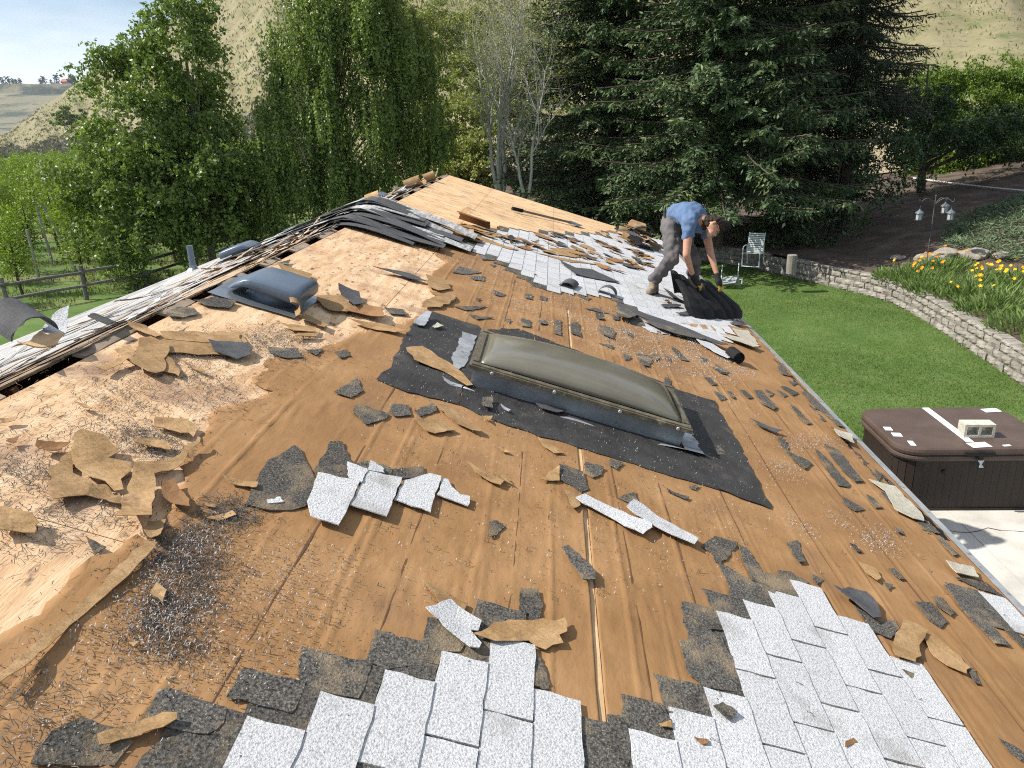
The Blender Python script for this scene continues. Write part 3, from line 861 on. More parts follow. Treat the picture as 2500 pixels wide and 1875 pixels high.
# loose pieces, each a thing
LOOSE = [
    ('shingle_slab', [(0.369,3.465),(0.495,3.578),(0.564,3.534),(0.581,3.456),(0.552,3.368),(0.448,3.357)], 'back', 'flat grey shingle slab lying at the end of the long tan strips', .02),
    ('shingle_sliver', [(0.635,5.876),(0.82,6.047),(0.91,6.066),(1.056,5.99),(0.94,5.903),(0.827,5.938)], 'back', 'long dark shingle sliver lying alone on bare plywood', .015),
    ('shingle_piece', [(2.149,2.496),(2.178,2.524),(2.221,2.487),(2.278,2.392),(2.276,2.338),(2.23,2.322)], 'dark', 'dark slanted shingle piece lying across the long felt slit', .012),
    ('shingle_strip_piece', [(2.222,2.929),(2.263,2.995),(2.558,2.891),(2.507,2.772)], 'white', 'white shingle strip lying across the felt slit below the skylight', .012),
    ('shingle_strip_piece', [(2.448,2.967),(2.495,3.053),(2.637,2.974),(2.765,2.878),(2.736,2.811),(2.557,2.887)], 'white', 'tapered white shingle strip overlapping the end of another white strip', .03),
    ('shingle_piece', [(1.717,1.924),(1.782,2.0),(1.891,1.936),(1.884,1.889),(1.861,1.884),(1.897,1.835),(1.892,1.809),(1.865,1.802),(1.803,1.847)], 'white', 'torn white shingle piece lying askew on dark shingle rows', .03),
    ('shingle_flap', [(3.328,2.76),(3.431,2.834),(3.515,2.833),(3.536,2.764),(3.51,2.665),(3.464,2.633),(3.405,2.706)], 'back', 'smooth grey shingle flap turned over beside the right white shingle patch', .05),
    ('shingle_piece', [(2.614,1.842),(2.653,1.875),(2.69,1.843),(2.661,1.807)], 'dark', 'small dark shingle piece resting on the right white shingle patch', .012),
    ('shingle_piece', [(3.519,4.86),(3.722,4.78),(3.663,4.711),(3.563,4.776)], 'back', 'narrow grey shingle piece lying right of the skylight membrane', .02),
    ('shingle_strip_piece', [(2.202,8.834),(2.392,8.722),(2.605,8.941),(2.924,8.639),(2.758,8.504),(2.38,8.311)], 'back', 'long dark strip lying on far white shingles behind the skylight', .03),
    ('starter_strip', [(4.164,4.345),(4.331,4.334),(4.347,4.015),(4.317,3.908),(4.242,3.892),(4.157,3.951),(4.218,4.216)], 'cream', 'long pale starter strip at the eave beside the hot tub', .01),
    ('starter_strip', [(4.275,5.25),(4.4,5.218),(4.318,4.978),(4.218,5.005)], 'cream', 'pale torn starter piece curling at the eave above the hot tub', .04),
    ('starter_strip', [(4.133,7.967),(4.342,8.082),(4.313,7.544),(4.157,7.251),(4.116,7.475)], 'cream', 'pale starter strip at the eave in front of the black shingle bundle', .01),
    ('starter_strip', [(4.19,3.427),(4.346,3.436),(4.317,3.332),(4.193,3.32)], 'cream', 'pale starter piece at the eave near the lower right corner', .01),
    ('shingle_piece', [(1.724,3.775),(1.781,3.835),(1.789,3.675),(1.735,3.659)], 'dark', 'small square dark shingle piece on the membrane below the skylight', .01),
    ('shingle_piece', [(1.827,3.773),(1.886,3.737),(1.877,3.717),(1.84,3.742)], 'flash', 'small silvery sliver lying on the membrane below the skylight', .01),
    ('shingle_piece', [(2.02,3.927),(2.193,4.006),(2.198,3.966),(2.138,3.891),(2.063,3.89)], 'back', 'flat shingle offcut against the near side of the skylight curb', .02),
    ('label_scrap', [(1.159,4.83),(1.207,5.039),(1.246,5.006),(1.242,4.755),(1.183,4.736)], 'flash', 'pale sticker backing scrap at the upper corner of the black membrane', .03),
    ('label_scrap', [(1.29,4.809),(1.308,4.902),(1.358,4.862),(1.312,4.787)], 'cream', 'tiny cream scrap beside the pale backing scrap on the membrane', .02),
]
for i, (nm, p, m_, lb, cu) in enumerate(LOOSE):
    scrap(nm, p, MT[m_], None, lb, 'scrap' if 'starter' not in nm else 'strip', thick=.004, lift=.016+.001*(i % 5), curl=cu, wav=.006, seed=900+i)
# the torn group of white tabs in the middle, still nailed
for i, p in enumerate([[(1.226,2.308),(1.201,2.517),(1.356,2.54),(1.362,2.345),(1.363,2.218),(1.264,2.226)],[(1.275,2.669),(1.36,2.657),(1.364,2.54),(1.311,2.546)],[(1.365,2.652),(1.496,2.673),(1.5,2.362),(1.363,2.37),(1.365,2.536)],[(1.351,2.744),(1.406,2.72),(1.424,2.677),(1.364,2.659)],[(1.505,2.666),(1.596,2.781),(1.643,2.785),(1.64,2.606),(1.644,2.488),(1.503,2.503)],[(1.651,2.781),(1.674,2.787),(1.697,2.734),(1.733,2.692),(1.775,2.698),(1.776,2.617),(1.647,2.633)],[(1.099,2.274),(1.131,2.313),(1.152,2.292),(1.112,2.256)]]):
    scrap('shingle_tab', p, MT['white'], house, thick=.0045, lift=.012+.003*(6-i if i < 6 else 0), curl=.004, wav=.001, jit=.0022, seed=700+i)

# ------------------------------------------------------------ torn felt paper
PAPER = [
    ([(0.12,3.285),(0.173,3.389),(0.435,3.705),(0.505,3.589),(0.55,3.441),(0.288,3.228),(0.144,3.248)], 'paper', 'long flat strip of tan felt beside the grey shingle slab', .03),
    ([(0.145,3.426),(0.422,3.736),(0.501,3.636),(0.495,3.578),(0.206,3.359)], 'paper', 'long tan felt strip lying uppermost behind the grey shingle slab', .04),
    ([(-0.009,3.427),(0.065,3.458),(0.184,3.368),(0.177,3.329),(0.022,3.386)], 'paper', 'tan felt strip slanting from the ridge gap to the long strips', .05),
    ([(0.152,3.225),(0.242,3.303),(0.269,3.269),(0.377,3.013),(0.367,2.954),(0.34,2.943),(0.24,2.989)], 'paper', 'crumpled square tan felt sheet in front of the long tan strips', .09),
    ([(0.114,3.085),(0.135,3.177),(0.186,3.128),(0.224,3.027)], 'paper', 'tan felt piece tucked under the left side of the crumpled square sheet', .02),
    ([(0.169,2.849),(0.183,3.042),(0.212,3.021),(0.208,2.855)], 'paper', 'narrow tan felt spike pointing left toward the ridge gap', .02),
    ([(0.306,3.174),(0.335,3.175),(0.415,3.074),(0.438,3.022),(0.368,3.031)], 'paper', 'tan felt corner sticking out right of the crumpled square sheet', .02),
    ([(0.34,3.193),(0.497,3.148),(0.506,3.117),(0.448,3.143)], 'paper', 'thin tan felt sliver pointing right on the near bare plywood', .015),
    ([(0.541,2.602),(0.647,2.644),(0.706,2.612),(0.72,2.534),(0.691,2.566),(0.668,2.54),(0.566,2.547)], 'paper', 'tan felt strip with a hole at its torn end on near plywood', .07),
    ([(0.564,2.424),(0.651,2.46),(0.685,2.433),(0.697,2.401),(0.581,2.386)], 'paper', 'small rectangular felt piece right of the big layered sheets', .04),
    ([(0.334,2.222),(0.417,2.275),(0.414,2.209),(0.402,2.179),(0.349,2.195)], 'paper_dark', 'brown folded felt triangle left of the big layered sheets', .05),
    ([(0.418,2.289),(0.421,2.322),(0.497,2.336),(0.573,2.287),(0.568,2.239),(0.638,2.255),(0.661,2.213),(0.666,2.135),(0.705,2.081),(0.69,2.06),(0.636,2.103),(0.594,2.103),(0.515,2.134)], 'paper', 'largest tan felt sheet with torn edges on the near plywood', .10),
    ([(0.448,2.112),(0.445,2.245),(0.519,2.123),(0.594,2.103),(0.618,2.017),(0.569,1.935),(0.505,2.023)], 'paper', 'fan shaped tan felt sheet left of the largest sheet', .07),
    ([(0.602,2.069),(0.636,2.103),(0.69,2.06),(0.703,2.08),(0.728,2.027),(0.678,2.028),(0.62,2.018)], 'paper', 'tan felt piece showing below the largest torn sheet', .03),
    ([(0.675,2.187),(0.737,2.205),(0.856,1.955),(0.805,1.923),(0.775,1.906),(0.712,2.073)], 'paper', 'upright folded tan felt flap at the torn felt edge', .22),
    ([(0.647,2.262),(0.734,2.34),(0.74,2.522),(0.756,2.516),(0.771,2.297),(0.734,2.217),(0.673,2.19)], 'paper', 'long turned back felt fold running along the torn edge', .12),
    ([(0.771,2.186),(0.797,2.229),(0.892,2.128),(0.917,2.069),(0.875,2.069),(0.818,2.11)], 'paper_dark', 'curled brown felt flap right of the upright folded flap', .15),
    ([(0.481,1.846),(0.564,1.85),(0.598,1.826),(0.618,1.776),(0.566,1.768),(0.529,1.748),(0.464,1.826)], 'paper', 'tan felt sheet at the left edge of the picture on bare plywood', .06),
    ([(0.149,2.305),(0.192,2.346),(0.195,2.322),(0.175,2.287)], 'paper', None, .02),
    ([(0.252,2.203),(0.272,2.232),(0.282,2.186),(0.262,2.179)], 'paper_dark', None, .03),
    ([(0.916,2.338),(1.034,2.36),(1.044,2.317),(0.954,2.311)], 'paper', 'flat felt strip left of the big dark shingle remnants', .02),
    ([(0.533,4.708),(0.661,4.822),(0.81,4.693),(0.71,4.514),(0.63,4.547)], 'paper', 'tan felt piece propped against the large blue grey vent', .10),
    ([(0.096,5.197),(0.352,5.213),(0.383,5.029),(0.251,4.96)], 'paper', 'folded tan felt piece just beyond the large blue grey vent', .04),
    ([(0.577,5.057),(0.723,5.076),(0.816,4.858),(0.779,4.707),(0.65,4.863)], 'back', 'grey crumpled sheet standing up right of the large vent', .16),
    ([(0.753,4.575),(0.778,4.809),(0.933,4.845),(0.995,4.622),(0.874,4.622)], 'paper_dark', 'dark brown crumpled felt right of the large vent', .20),
    ([(0.818,4.463),(0.984,4.562),(1.159,4.532),(1.104,4.45),(0.926,4.407)], 'paper', 'torn felt strip below the dark crumpled felt', .05),
    ([(0.525,4.037),(0.706,4.139),(0.723,4.049),(0.626,3.989)], 'paper', 'small felt strip in front of the large vent', .03),
    ([(0.531,4.306),(0.636,4.295),(0.746,4.247),(0.746,4.154),(0.614,4.224)], 'paper', 'pointed felt strip at the near corner of the large vent flange', .03),
    ([(0.655,3.963),(0.75,4.066),(0.744,3.982),(0.658,3.891)], 'paper', None, .02),
    ([(0.838,1.968),(0.881,1.997),(0.904,1.917),(0.898,1.872),(0.851,1.921)], 'paper', 'crumpled felt at the foot of the upright folded flap', .10),
    ([(0.973,2.077),(1.025,2.154),(1.046,2.136),(1.012,2.084)], 'paper', 'small felt strip in the pine needles near the torn edge', .02),
    ([(0.933,2.158),(0.965,2.164),(0.973,2.147),(0.945,2.14)], 'paper', None, .02),
    ([(0.259,2.555),(0.296,2.565),(0.34,2.538),(0.307,2.535)], 'paper', None, .02),
    ([(0.995,1.679),(0.99,1.723),(1.027,1.706),(1.041,1.654),(1.022,1.666)], 'paper', 'felt chip lying on the bed of grey needles', .03),
    ([(1.038,1.492),(1.058,1.503),(1.055,1.482)], 'paper', None, .02),
    ([(1.116,1.217),(1.21,1.315),(1.239,1.32),(1.244,1.305),(1.228,1.278),(1.198,1.257),(1.195,1.248),(1.136,1.196)], 'paper', 'plank like tan felt strip on dark shingles at the lower left', .05),
    ([(0.857,1.282),(0.862,1.517),(0.882,1.862),(0.916,1.87),(0.918,1.803),(0.909,1.623),(0.891,1.523),(0.888,1.353),(0.879,1.251)], 'paper', 'long folded felt ridge running down to the lower left corner', .05),
    ([(1.217,4.224),(1.298,4.345),(1.477,4.219),(1.581,4.105),(1.659,3.946),(1.625,3.917),(1.479,4.046),(1.304,4.054)], 'paper', 'crinkled tan felt leaf lying on the black membrane beside the skylight', .10),
    ([(1.427,3.321),(1.468,3.293),(1.56,3.35),(1.641,3.294),(1.557,3.189),(1.503,3.194)], 'paper', 'kite shaped felt piece left below the membrane corner', .04),
    ([(1.513,3.539),(1.567,3.569),(1.679,3.44),(1.756,3.378),(1.76,3.335),(1.719,3.328),(1.607,3.41),(1.52,3.492)], 'paper', 'long felt blade pointing down from the membrane corner', .04),
    ([(1.727,2.981),(1.827,2.935),(1.903,2.912),(1.89,2.86),(1.857,2.866),(1.78,2.906)], 'paper', 'folded felt strip above the torn white tabs', .04),
    ([(1.852,2.93),(1.9,2.966),(1.945,2.902),(1.911,2.916)], 'paper', None, .03),
    ([(2.044,3.492),(2.145,3.448),(2.178,3.404),(2.126,3.368),(2.069,3.418)], 'paper', 'small felt piece under the lower edge of the membrane', .03),
    ([(2.066,3.03),(2.109,3.151),(2.153,3.22),(2.153,3.084),(2.092,3.037)], 'paper', 'felt fan beside a dark remnant at the slit', .02),
    ([(2.177,2.999),(2.228,2.986),(2.253,2.966),(2.242,2.893),(2.208,2.841)], 'paper', 'felt corner tucked under the end of the white strip', .02),
    ([(1.016,6.186),(1.206,6.194),(1.256,6.003),(1.182,5.817),(1.102,5.846)], 'paper', 'felt flap at the torn edge above the membrane', .05),
    ([(1.177,5.559),(1.284,5.846),(1.34,5.708),(1.267,5.34),(1.152,5.197),(1.139,5.445)], 'paper', 'wide felt flap at the torn edge touching the membrane', .03),
    ([(1.744,3.552),(1.8,3.582),(1.787,3.509)], 'paper', None, .02),
    ([(1.863,3.253),(1.89,3.251),(1.914,3.221),(1.874,3.215)], 'paper', None, .02),
    ([(1.679,2.072),(1.751,2.05),(1.84,2.017),(1.833,1.975),(1.754,1.987)], 'paper', 'flat felt wedge above the lower left white shingles', .008),
    ([(1.869,1.866),(1.916,1.92),(1.964,1.977),(1.976,1.991),(2.158,2.074),(2.167,2.04),(2.164,2.006),(2.139,1.983),(2.151,1.948),(2.098,1.9),(2.068,1.905),(2.044,1.921),(1.999,1.894),(1.938,1.864)], 'paper', 'large brown felt arrowhead lying at the top of the white tabs', .05),
    ([(2.432,1.72),(2.469,1.743),(2.47,1.716),(2.436,1.708)], 'paper', None, .02),
    ([(2.53,1.699),(2.576,1.708),(2.569,1.689),(2.552,1.683)], 'paper_dark', None, .03),
    ([(3.508,2.537),(3.623,2.702),(3.713,2.668),(3.528,2.401),(3.449,2.405)], 'paper', 'square felt flap right of the right white shingle patch', .05),
    ([(3.678,2.63),(3.736,2.666),(3.797,2.555),(3.802,2.492),(3.753,2.432),(3.693,2.46),(3.661,2.533)], 'paper', 'long felt strip beyond the square flap near the eave', .03),
    ([(3.609,3.138),(3.686,3.114),(3.682,3.052),(3.639,2.995),(3.613,3.048)], 'paper', 'narrow felt piece right of the forked dark remnant', .03),
    ([(3.045,1.863),(3.083,1.891),(3.09,1.878),(3.035,1.838)], 'paper_dark', None, .02),
    ([(1.135,8.72),(1.259,8.93),(1.719,8.792),(1.592,8.666)], 'paper', 'long tan strip from the brown curl across the far shingles', .02),
    ([(1.838,8.941),(2.1,9.099),(2.783,9.568),(2.332,9.053)], 'paper', 'long tan felt strip across the far white shingles', .02),
    ([(2.074,9.661),(2.354,10.107),(2.612,10.117),(2.413,9.482),(2.194,9.306)], 'paper', 'broad tan felt sheet in the middle of the far white shingles', .05),
    ([(3.457,7.428),(4.2,8.16),(4.308,8.162),(3.907,7.603),(3.621,7.467)], 'paper', 'tan felt strip lying in front of the black shingle bundle', .01),
]
ns = 0
for i, (p, m_, lb, cu) in enumerate(PAPER):
    small = lb is None
    scrap('felt_scrap', p, MT[m_], None, lb or 'tiny torn chip of tan felt lying loose on the near roof', 'felt scrap', 'tiny felt chips on the near roof' if small else None,
          thick=.0022, lift=.008+.0015*(i % 6), curl=cu*.32, wav=.006+.035*cu, seed=i)
# litter of scraps over the far white shingles, not told apart
FARP = [(0.669,8.812),(1.118,9.671),(1.582,10.158),(2.695,11.928),(3.022,12.29),(3.826,12.455),(3.629,10.949),(2.933,9.302),(2.451,9.15),(1.872,8.935),(1.311,8.855),(1.068,8.097)]
fr2 = np.random.default_rng(31)
fa = np.array(FARP)
cnt = 0
while cnt < 84:
    c = np.array([fr2.uniform(fa[:, 0].min(), fa[:, 0].max()), fr2.uniform(fa[:, 1].min(), fa[:, 1].max())])
    if not inpoly(c, fa): continue
    a = fr2.normal(.2, .5)
    L, w = fr2.uniform(.10, .38), fr2.uniform(.035, .15)
    k = 6
    poly = []
    for j in range(k):
        q = 2*math.pi*j/k
        r = fr2.uniform(.6, 1.1)
        x, y = L*.5*math.cos(q)*r, w*.9*math.sin(q)*r
        poly.append((c[0]+x*math.cos(a)-y*math.sin(a), c[1]+x*math.sin(a)+y*math.cos(a)))
    kind = fr2.choice(['paper', 'paper_dark', 'back', 'dark', 'paper'])
    lb = 'torn brown felt scrap scattered over the far white shingles' if 'paper' in kind else 'torn grey shingle scrap scattered over the far white shingles'
    scrap('felt_scrap' if 'paper' in kind else 'shingle_scrap', poly, MT[kind], None, lb, 'scrap', 'felt scraps over the far shingles' if 'paper' in kind else 'shingle scraps over the far shingles',
          thick=.003, lift=.015+.006*fr2.random(), curl=fr2.uniform(.005, .07), wav=.010, seed=1200+cnt)
    cnt += 1


# ------------------------------------------------------------ curled pieces, strips and heaps
def curl_piece(name, s, t, rad, a0, a1, width, yaw, material, fn=RW, n0=0., taper=.0, seed=0, thick=.004, squash=1., **kw):
    """an arc of bent sheet standing on the roof; yaw turns the bending plane in the roof plane"""
    rg = np.random.default_rng(seed)
    k, kw_ = 14, 5
    V = []
    for i in range(k):
        q = R(a0+(a1-a0)*i/(k-1))
        for rr in (rad, rad-thick):
            for j in range(kw_):
                w = (j/(kw_-1)-.5)*width*(1-taper*i/(k-1))+rg.normal(0, width*.02)
                x = rr*math.cos(q)
                y = rr*math.sin(q)*squash
                ds = x*math.cos(yaw)-w*math.sin(yaw)
                dt = x*math.sin(yaw)+w*math.cos(yaw)
                V.append(fn(s+ds, t+dt, n0+y))
    F = []
    row = 2*kw_
    for i in range(k-1):
        for j in range(kw_-1):
            a = i*row+j
            F.append((a, a+1, a+row+1, a+row))
            b = a+kw_
            F.append((b, b+row, b+row+1, b+1))
        F.append((i*row, i*row+row, (i+1)*row+kw_, i*row+kw_))
        e = i*row+kw_-1
        F.append((e, e+kw_, e+kw_+row, e+row))
    for i in (0, k-1):
        for j in range(kw_-1):
            a = i*row+j
            f = (a, a+kw_, a+kw_+1, a+1)
            F.append(f if i else f[::-1])
    V = np.array(V)
    return mk(name, V, F, material, smooth=False, **kw)


curl_piece('curled_shingle', -.24, 3.0, .10, 20, 180, .22, 1.1, MT['back'], n0=.03, label='dark shingle curled into an arch at the left picture edge', cat='shingle', seed=1)
curl_piece('curled_shingle', 3.80, 6.52, .055, -80, 200, .16, .25, MT['tar'], n0=.06, label='black shingle end curled into a roll near the eave', cat='shingle', seed=2)
scrap('shingle_strip_piece', [(3.502,6.829),(3.668,6.846),(3.777,6.686),(3.852,6.702),(3.724,6.452),(3.627,6.566),(3.532,6.706)], MT['white'], None, 'white shingle strip leading into the black curled roll', 'strip', thick=.004, lift=.02, curl=.02, seed=55)
curl_piece('curled_shingle', 2.30, 7.62, .10, 40, 150, .30, -.2, MT['back'], n0=-.03, label='grey shingle bent like a saddle at the near edge of the far white shingles', cat='shingle', seed=3)
curl_piece('curled_shingle', 2.72, 7.80, .10, 20, 170, .16, -.2, MT['back'], n0=.0, label='narrow dark shingle arched beside the saddle shaped one', cat='shingle', seed=4)
curl_piece('curled_felt', 1.05, 9.6, .13, 10, 110, .42, 1.35, MT['paper_dark'], n0=.0, label='brown felt curl standing at the upper edge of the far white shingles', cat='felt scrap', seed=5, thick=.0025)
curl_piece('curled_felt', .95, 10.3, .10, 60, 190, .14, .6, MT['paper'], n0=.02, label='pale felt curl standing beside the shingle pile', cat='felt scrap', seed=6, thick=.0025)
curl_piece('curled_felt', .53, 4.22, .045, -60, 120, .09, .4, MT['paper'], n0=.07, label='tan felt loop against the large blue grey vent', cat='felt scrap', seed=7, thick=.0025)
curl_piece('curled_felt', .10, 12.2, .11, 150, 330, .30, 1.9, MT['paper'], fn=LW, n0=.12, label='tan felt curled like a bowl on the far ridge', cat='felt scrap', seed=8, thick=.003)
curl_piece('curled_felt', .06, 13.3, .08, 80, 260, .20, 1.2, MT['paper'], fn=LW, n0=.075, label='crumpled tan felt on the ridge nearest the far peak', cat='felt scrap', seed=9, thick=.003)
curl_piece('curled_felt', .42, 10.6, .085, 100, 290, .2, 1.6, MT['paper'], fn=LW, n0=.09, label='tan felt curl behind the second ridge vent', cat='felt scrap', seed=10, thick=.003)
scrap('shingle_piece', [(.05, 11.75), (.35, 11.6), (.42, 12.0), (.06, 12.1)], MT['white'], None, 'white shingle piece tilted up on the far ridge', 'scrap', fn=LW, thick=.004, lift=.05, curl=.12, seed=77)
scrap('wood_splinter', [(-0.103,2.768),(-0.149,2.983),(-0.114,2.98),(-0.081,3.035),(-0.05,2.948),(-0.056,2.849),(-0.06,2.758)], MT['wood'], None, 'cream torn wood splinter beside the ridge gap at the left', 'splinter', thick=.006, lift=.03, curl=.05, seed=60)
curl_piece('shingle_chunk', -.06, 3.3, .06, 60, 120, .12, 1.3, MT['back'], n0=.0, label='small upright grey shingle chunk beside the ridge gap', cat='shingle', seed=12)
scrap('shingle_chunk', [(-0.165,3.007),(-0.225,3.18),(-0.226,3.249),(-0.214,3.288),(-0.086,3.07),(-0.073,3.022)], MT['white'], None, 'torn pale shingle chunk standing beside the arched shingle', 'shingle', thick=.005, lift=.03, curl=.04, seed=61, ang=1.5)

# shingle strips piled over the ridge


def ridge_strip(a0, a1, tc, w, lift, mtl, seed, skew=0., taper=.3):
    rg = np.random.default_rng(seed)
    k, kw_ = 18, 4
    aa = np.linspace(a0, a1, k)
    Vt_, Vb = [], []
    for i, a in enumerate(aa):
        x = a*CT
        z = RZ-math.sqrt(a*a+.10**2)*ST_+.03+lift*(1-.6*max(0, a)/1.3)
        z += .015*math.sin(a*5+seed)
        ww = w*(1-taper*abs(i/(k-1)-.35))
        for j in range(kw_):
            t = tc+skew*a+(j/(kw_-1)-.5)*ww+rg.normal(0, .004)
            dz = .02*((j/(kw_-1)-.5)**2)*(seed % 3-1)*2
            Vt_.append((x, t, z+dz+.005))
            Vb.append((x, t, z+dz))
    F = []
    n = k*kw_
    for i in range(k-1):
        for j in range(kw_-1):
            a = i*kw_+j
            F.append((a, a+kw_, a+kw_+1, a+1))
            F.append((a+n, a+1+n, a+kw_+1+n, a+kw_+n))
        F.append((i*kw_, i*kw_+n, (i+1)*kw_+n, (i+1)*kw_))
        e = i*kw_+kw_-1
        F.append((e, e+kw_, e+kw_+n, e+n))
    for i in (0, k-1):
        for j in range(kw_-1):
            a = i*kw_+j
            F.append((a, a+1, a+1+n, a+n) if i == 0 else (a, a+n, a+1+n, a+1))
    return mk('ridge_shingle_strip', np.array(Vt_+Vb), F, mtl, smooth=False, label='long grey shingle strip draped over the ridge in the pile', cat='shingle strip', group='shingle strips piled over the ridge')


for i in range(17):
    tc = 7.42+.085*i+tr.normal(0, .05)
    ridge_strip(-1.1+tr.uniform(-.5, .5), .75+tr.uniform(-.25, .45)+.015*i, tc, tr.uniform(.30, .46), .012+.0065*i+tr.uniform(0, .016), MT['white_worn'] if i in (16, 12, 8, 4) else MT['back'], i, skew=tr.normal(-.05, .08))

# heap of crumpled pieces behind the worker
for i in range(34):
    s, t = tr.normal(3.55, .22), tr.normal(13.0, .28)
    up_ = .02+.23*math.exp(-((s-3.55)**2+(t-13.0)**2)/.12)*tr.random()
    kd = ['paper', 'paper_dark', 'back', 'tar', 'paper'][i % 5]
    a = tr.uniform(0, 6.28)
    curl_piece('crumpled_scrap', s, t, tr.uniform(.10, .30), 40, 40+tr.uniform(30, 110), tr.uniform(.12, .34), a, MT[kd], n0=up_-.08, taper=tr.uniform(0, .7), seed=i, squash=tr.uniform(.4, 1.),
               label='crumpled felt or shingle scrap in the heap behind the worker', cat='scrap', group='scraps heaped behind the worker')

# shingle remover with a long handle
q0, q1 = RW(1.44, 12.35, .05), RW(2.50, 13.05, .035)
tool = empty('shingle_remover', RW(1.95, 12.7, 0), 'long handled shingle remover lying on the far bare plywood', 'tool')
d = (q1-q0)
MB().tube([q0, q0+d*.16], .030, 10).build('grip', MT['tar'], tool)
MB().tube([q0+d*.16, q0+d*.9], .019, 10).build('handle', mat('tool_handle', (.16, .13, .12), (.22, .18, .16), scale=8, rough=.5, metal=.4), tool)
hd = MB()
hd.tube([q0+d*.9, q0+d*.96], [.022, .03], 8)
V, F = scrap_mesh([(2.42, 12.9), (2.60, 12.95), (2.66, 13.16), (2.50, 13.2)], thick=.004, lift=.02, curl=.03, jit=.001, seed=4)
mk('blade', V, F, MT['galv'], tool)
hd.build('neck', MT['galv'], tool)

# ------------------------------------------------------------ litter: needles, granules, staples


def slivers(poly, n, Ln, Wn, seed, lift=.008, mask=None, mfreq=6., fn=RW, soft=.035):
    rg = np.random.default_rng(seed)
    P = np.array(poly, float)
    out = []
    while len(out) < n:
        c = np.stack([rg.uniform(P[:, 0].min(), P[:, 0].max(), n), rg.uniform(P[:, 1].min(), P[:, 1].max(), n)], -1)
        c = c[inpoly(c, P)]
        if mask is not None:
            w = np.array([mnoise.noise(Vector((q[0]*mfreq, q[1]*mfreq, seed))) for q in c])
            c = c[w+rg.normal(0, .12, len(c)) > mask]
        out += list(c)
    c = np.array(out[:n])+rg.normal(0, soft, (n, 2))
    a = rg.uniform(0, 6.28, n)
    L, w = Ln*np.clip(rg.lognormal(-.25, .55, n), .2, 2.2), Wn*rg.uniform(.6, 1.3, n)
    d = np.stack([np.cos(a), np.sin(a)], -1)
    e = np.stack([-np.sin(a), np.cos(a)], -1)
    h0, h1, h2 = lift+rg.uniform(0, .006, n), lift+rg.uniform(.002, .012, n), lift+rg.uniform(0, .006, n)
    b = e*rg.normal(0, .09, n)[:, None]*L[:, None]
    pts = []
    for (k, h) in ((-.5, h0), (0, h1), (.5, h2)):
        m = c+d*(L*k)[:, None]+(b if k == 0 else 0)
        ww = w*(1. if k == 0 else .45)
        for sg in (-1, 1):
            q = m+e*(ww*sg*.5)[:, None]
            pts.append(fn(q[:, 0], q[:, 1], h))
    V = np.stack(pts, 1).reshape(-1, 3)
    b0 = np.arange(n)*6
    F = np.concatenate([np.stack([b0, b0+1, b0+3, b0+2], -1), np.stack([b0+2, b0+3, b0+5, b0+4], -1)])
    return V, F


def stuff(name, parts, material, label, cat):
    Vs, Fs, b = [], [], 0
    for V, F in parts:
        Vs.append(V)
        Fs.append(F+b)
        b += len(V)
    return mk(name, np.concatenate(Vs), np.concatenate(Fs), material, label=label, cat=cat, kind='stuff')


NE1 = [(0.939,1.902),(0.983,2.081),(1.085,1.967),(1.124,1.773),(1.206,1.511),(1.137,1.498),(1.027,1.522),(0.967,1.699)]
NE2 = [(0.903,2.097),(1.02,2.228),(1.071,2.131),(1.008,1.971),(0.942,1.895),(0.9,1.957)]
NE3 = [(0.863,1.273),(0.923,1.331),(1.045,1.324),(1.076,1.257),(1.012,1.194),(0.954,1.145)]
NEF = [(0.88,1.503),(0.939,1.813),(1.074,2.049),(1.444,2.13),(1.477,1.535),(1.306,1.378),(1.084,1.141),(0.992,1.111),(0.889,1.26)]
PLY = [(0.017,2.514),(0.094,2.904),(0.218,3.372),(0.525,4.037),(0.788,4.048),(0.768,3.106),(0.689,2.714),(0.706,2.376),(0.786,1.918),(0.587,1.694)]
ALLF = [(1.033,3.608),(1.607,6.417),(2.655,7.03),(3.818,6.391),(3.522,3.888),(2.867,2.538),(1.607,1.868)]
stuff('needle_litter', [slivers(NE1, 2600, .013, .0024, 1, mask=-.08, soft=.04, mfreq=9.), slivers(NE2, 800, .022, .0032, 2, mask=.0, soft=.05, mfreq=9.), slivers(NE3, 200, .022, .0022, 3, mask=.1, soft=.08), slivers(NEF, 1100, .008, .0024, 4, soft=.12), slivers(PLY, 3800, .022, .0026, 5, mask=.12, lift=.002, soft=.09, mfreq=4.),
                         slivers([(0.428,2.516),(0.551,2.59),(0.71,2.526),(0.706,2.376),(0.59,2.344)], 700, .020, .0026, 6, lift=.002, mask=-.0, soft=.05), slivers([(0.321,2.076),(0.424,2.144),(0.479,2.058),(0.384,1.986)], 260, .020, .0026, 16, lift=.002, soft=.05),
                         slivers([(0.376,3.827),(0.602,4.125),(0.735,3.844),(0.529,3.564)], 420, .020, .0026, 7, lift=.002, soft=.06), slivers(ALLF, 2600, .008, .0026, 8)], MT['litter_dark'], 'dark needle and granule litter strewn over the near roof', 'litter')
stuff('needle_litter', [slivers(NE1, 700, .018, .0024, 21, soft=.05), slivers(NEF, 260, .018, .0022, 22, soft=.1), slivers(PLY, 900, .026, .0026, 23, lift=.002, soft=.08), slivers(NE3, 90, .03, .0022, 24, soft=.08)], MT['needle_brown'], 'brown pine needles strewn over the near felt and plywood', 'litter')
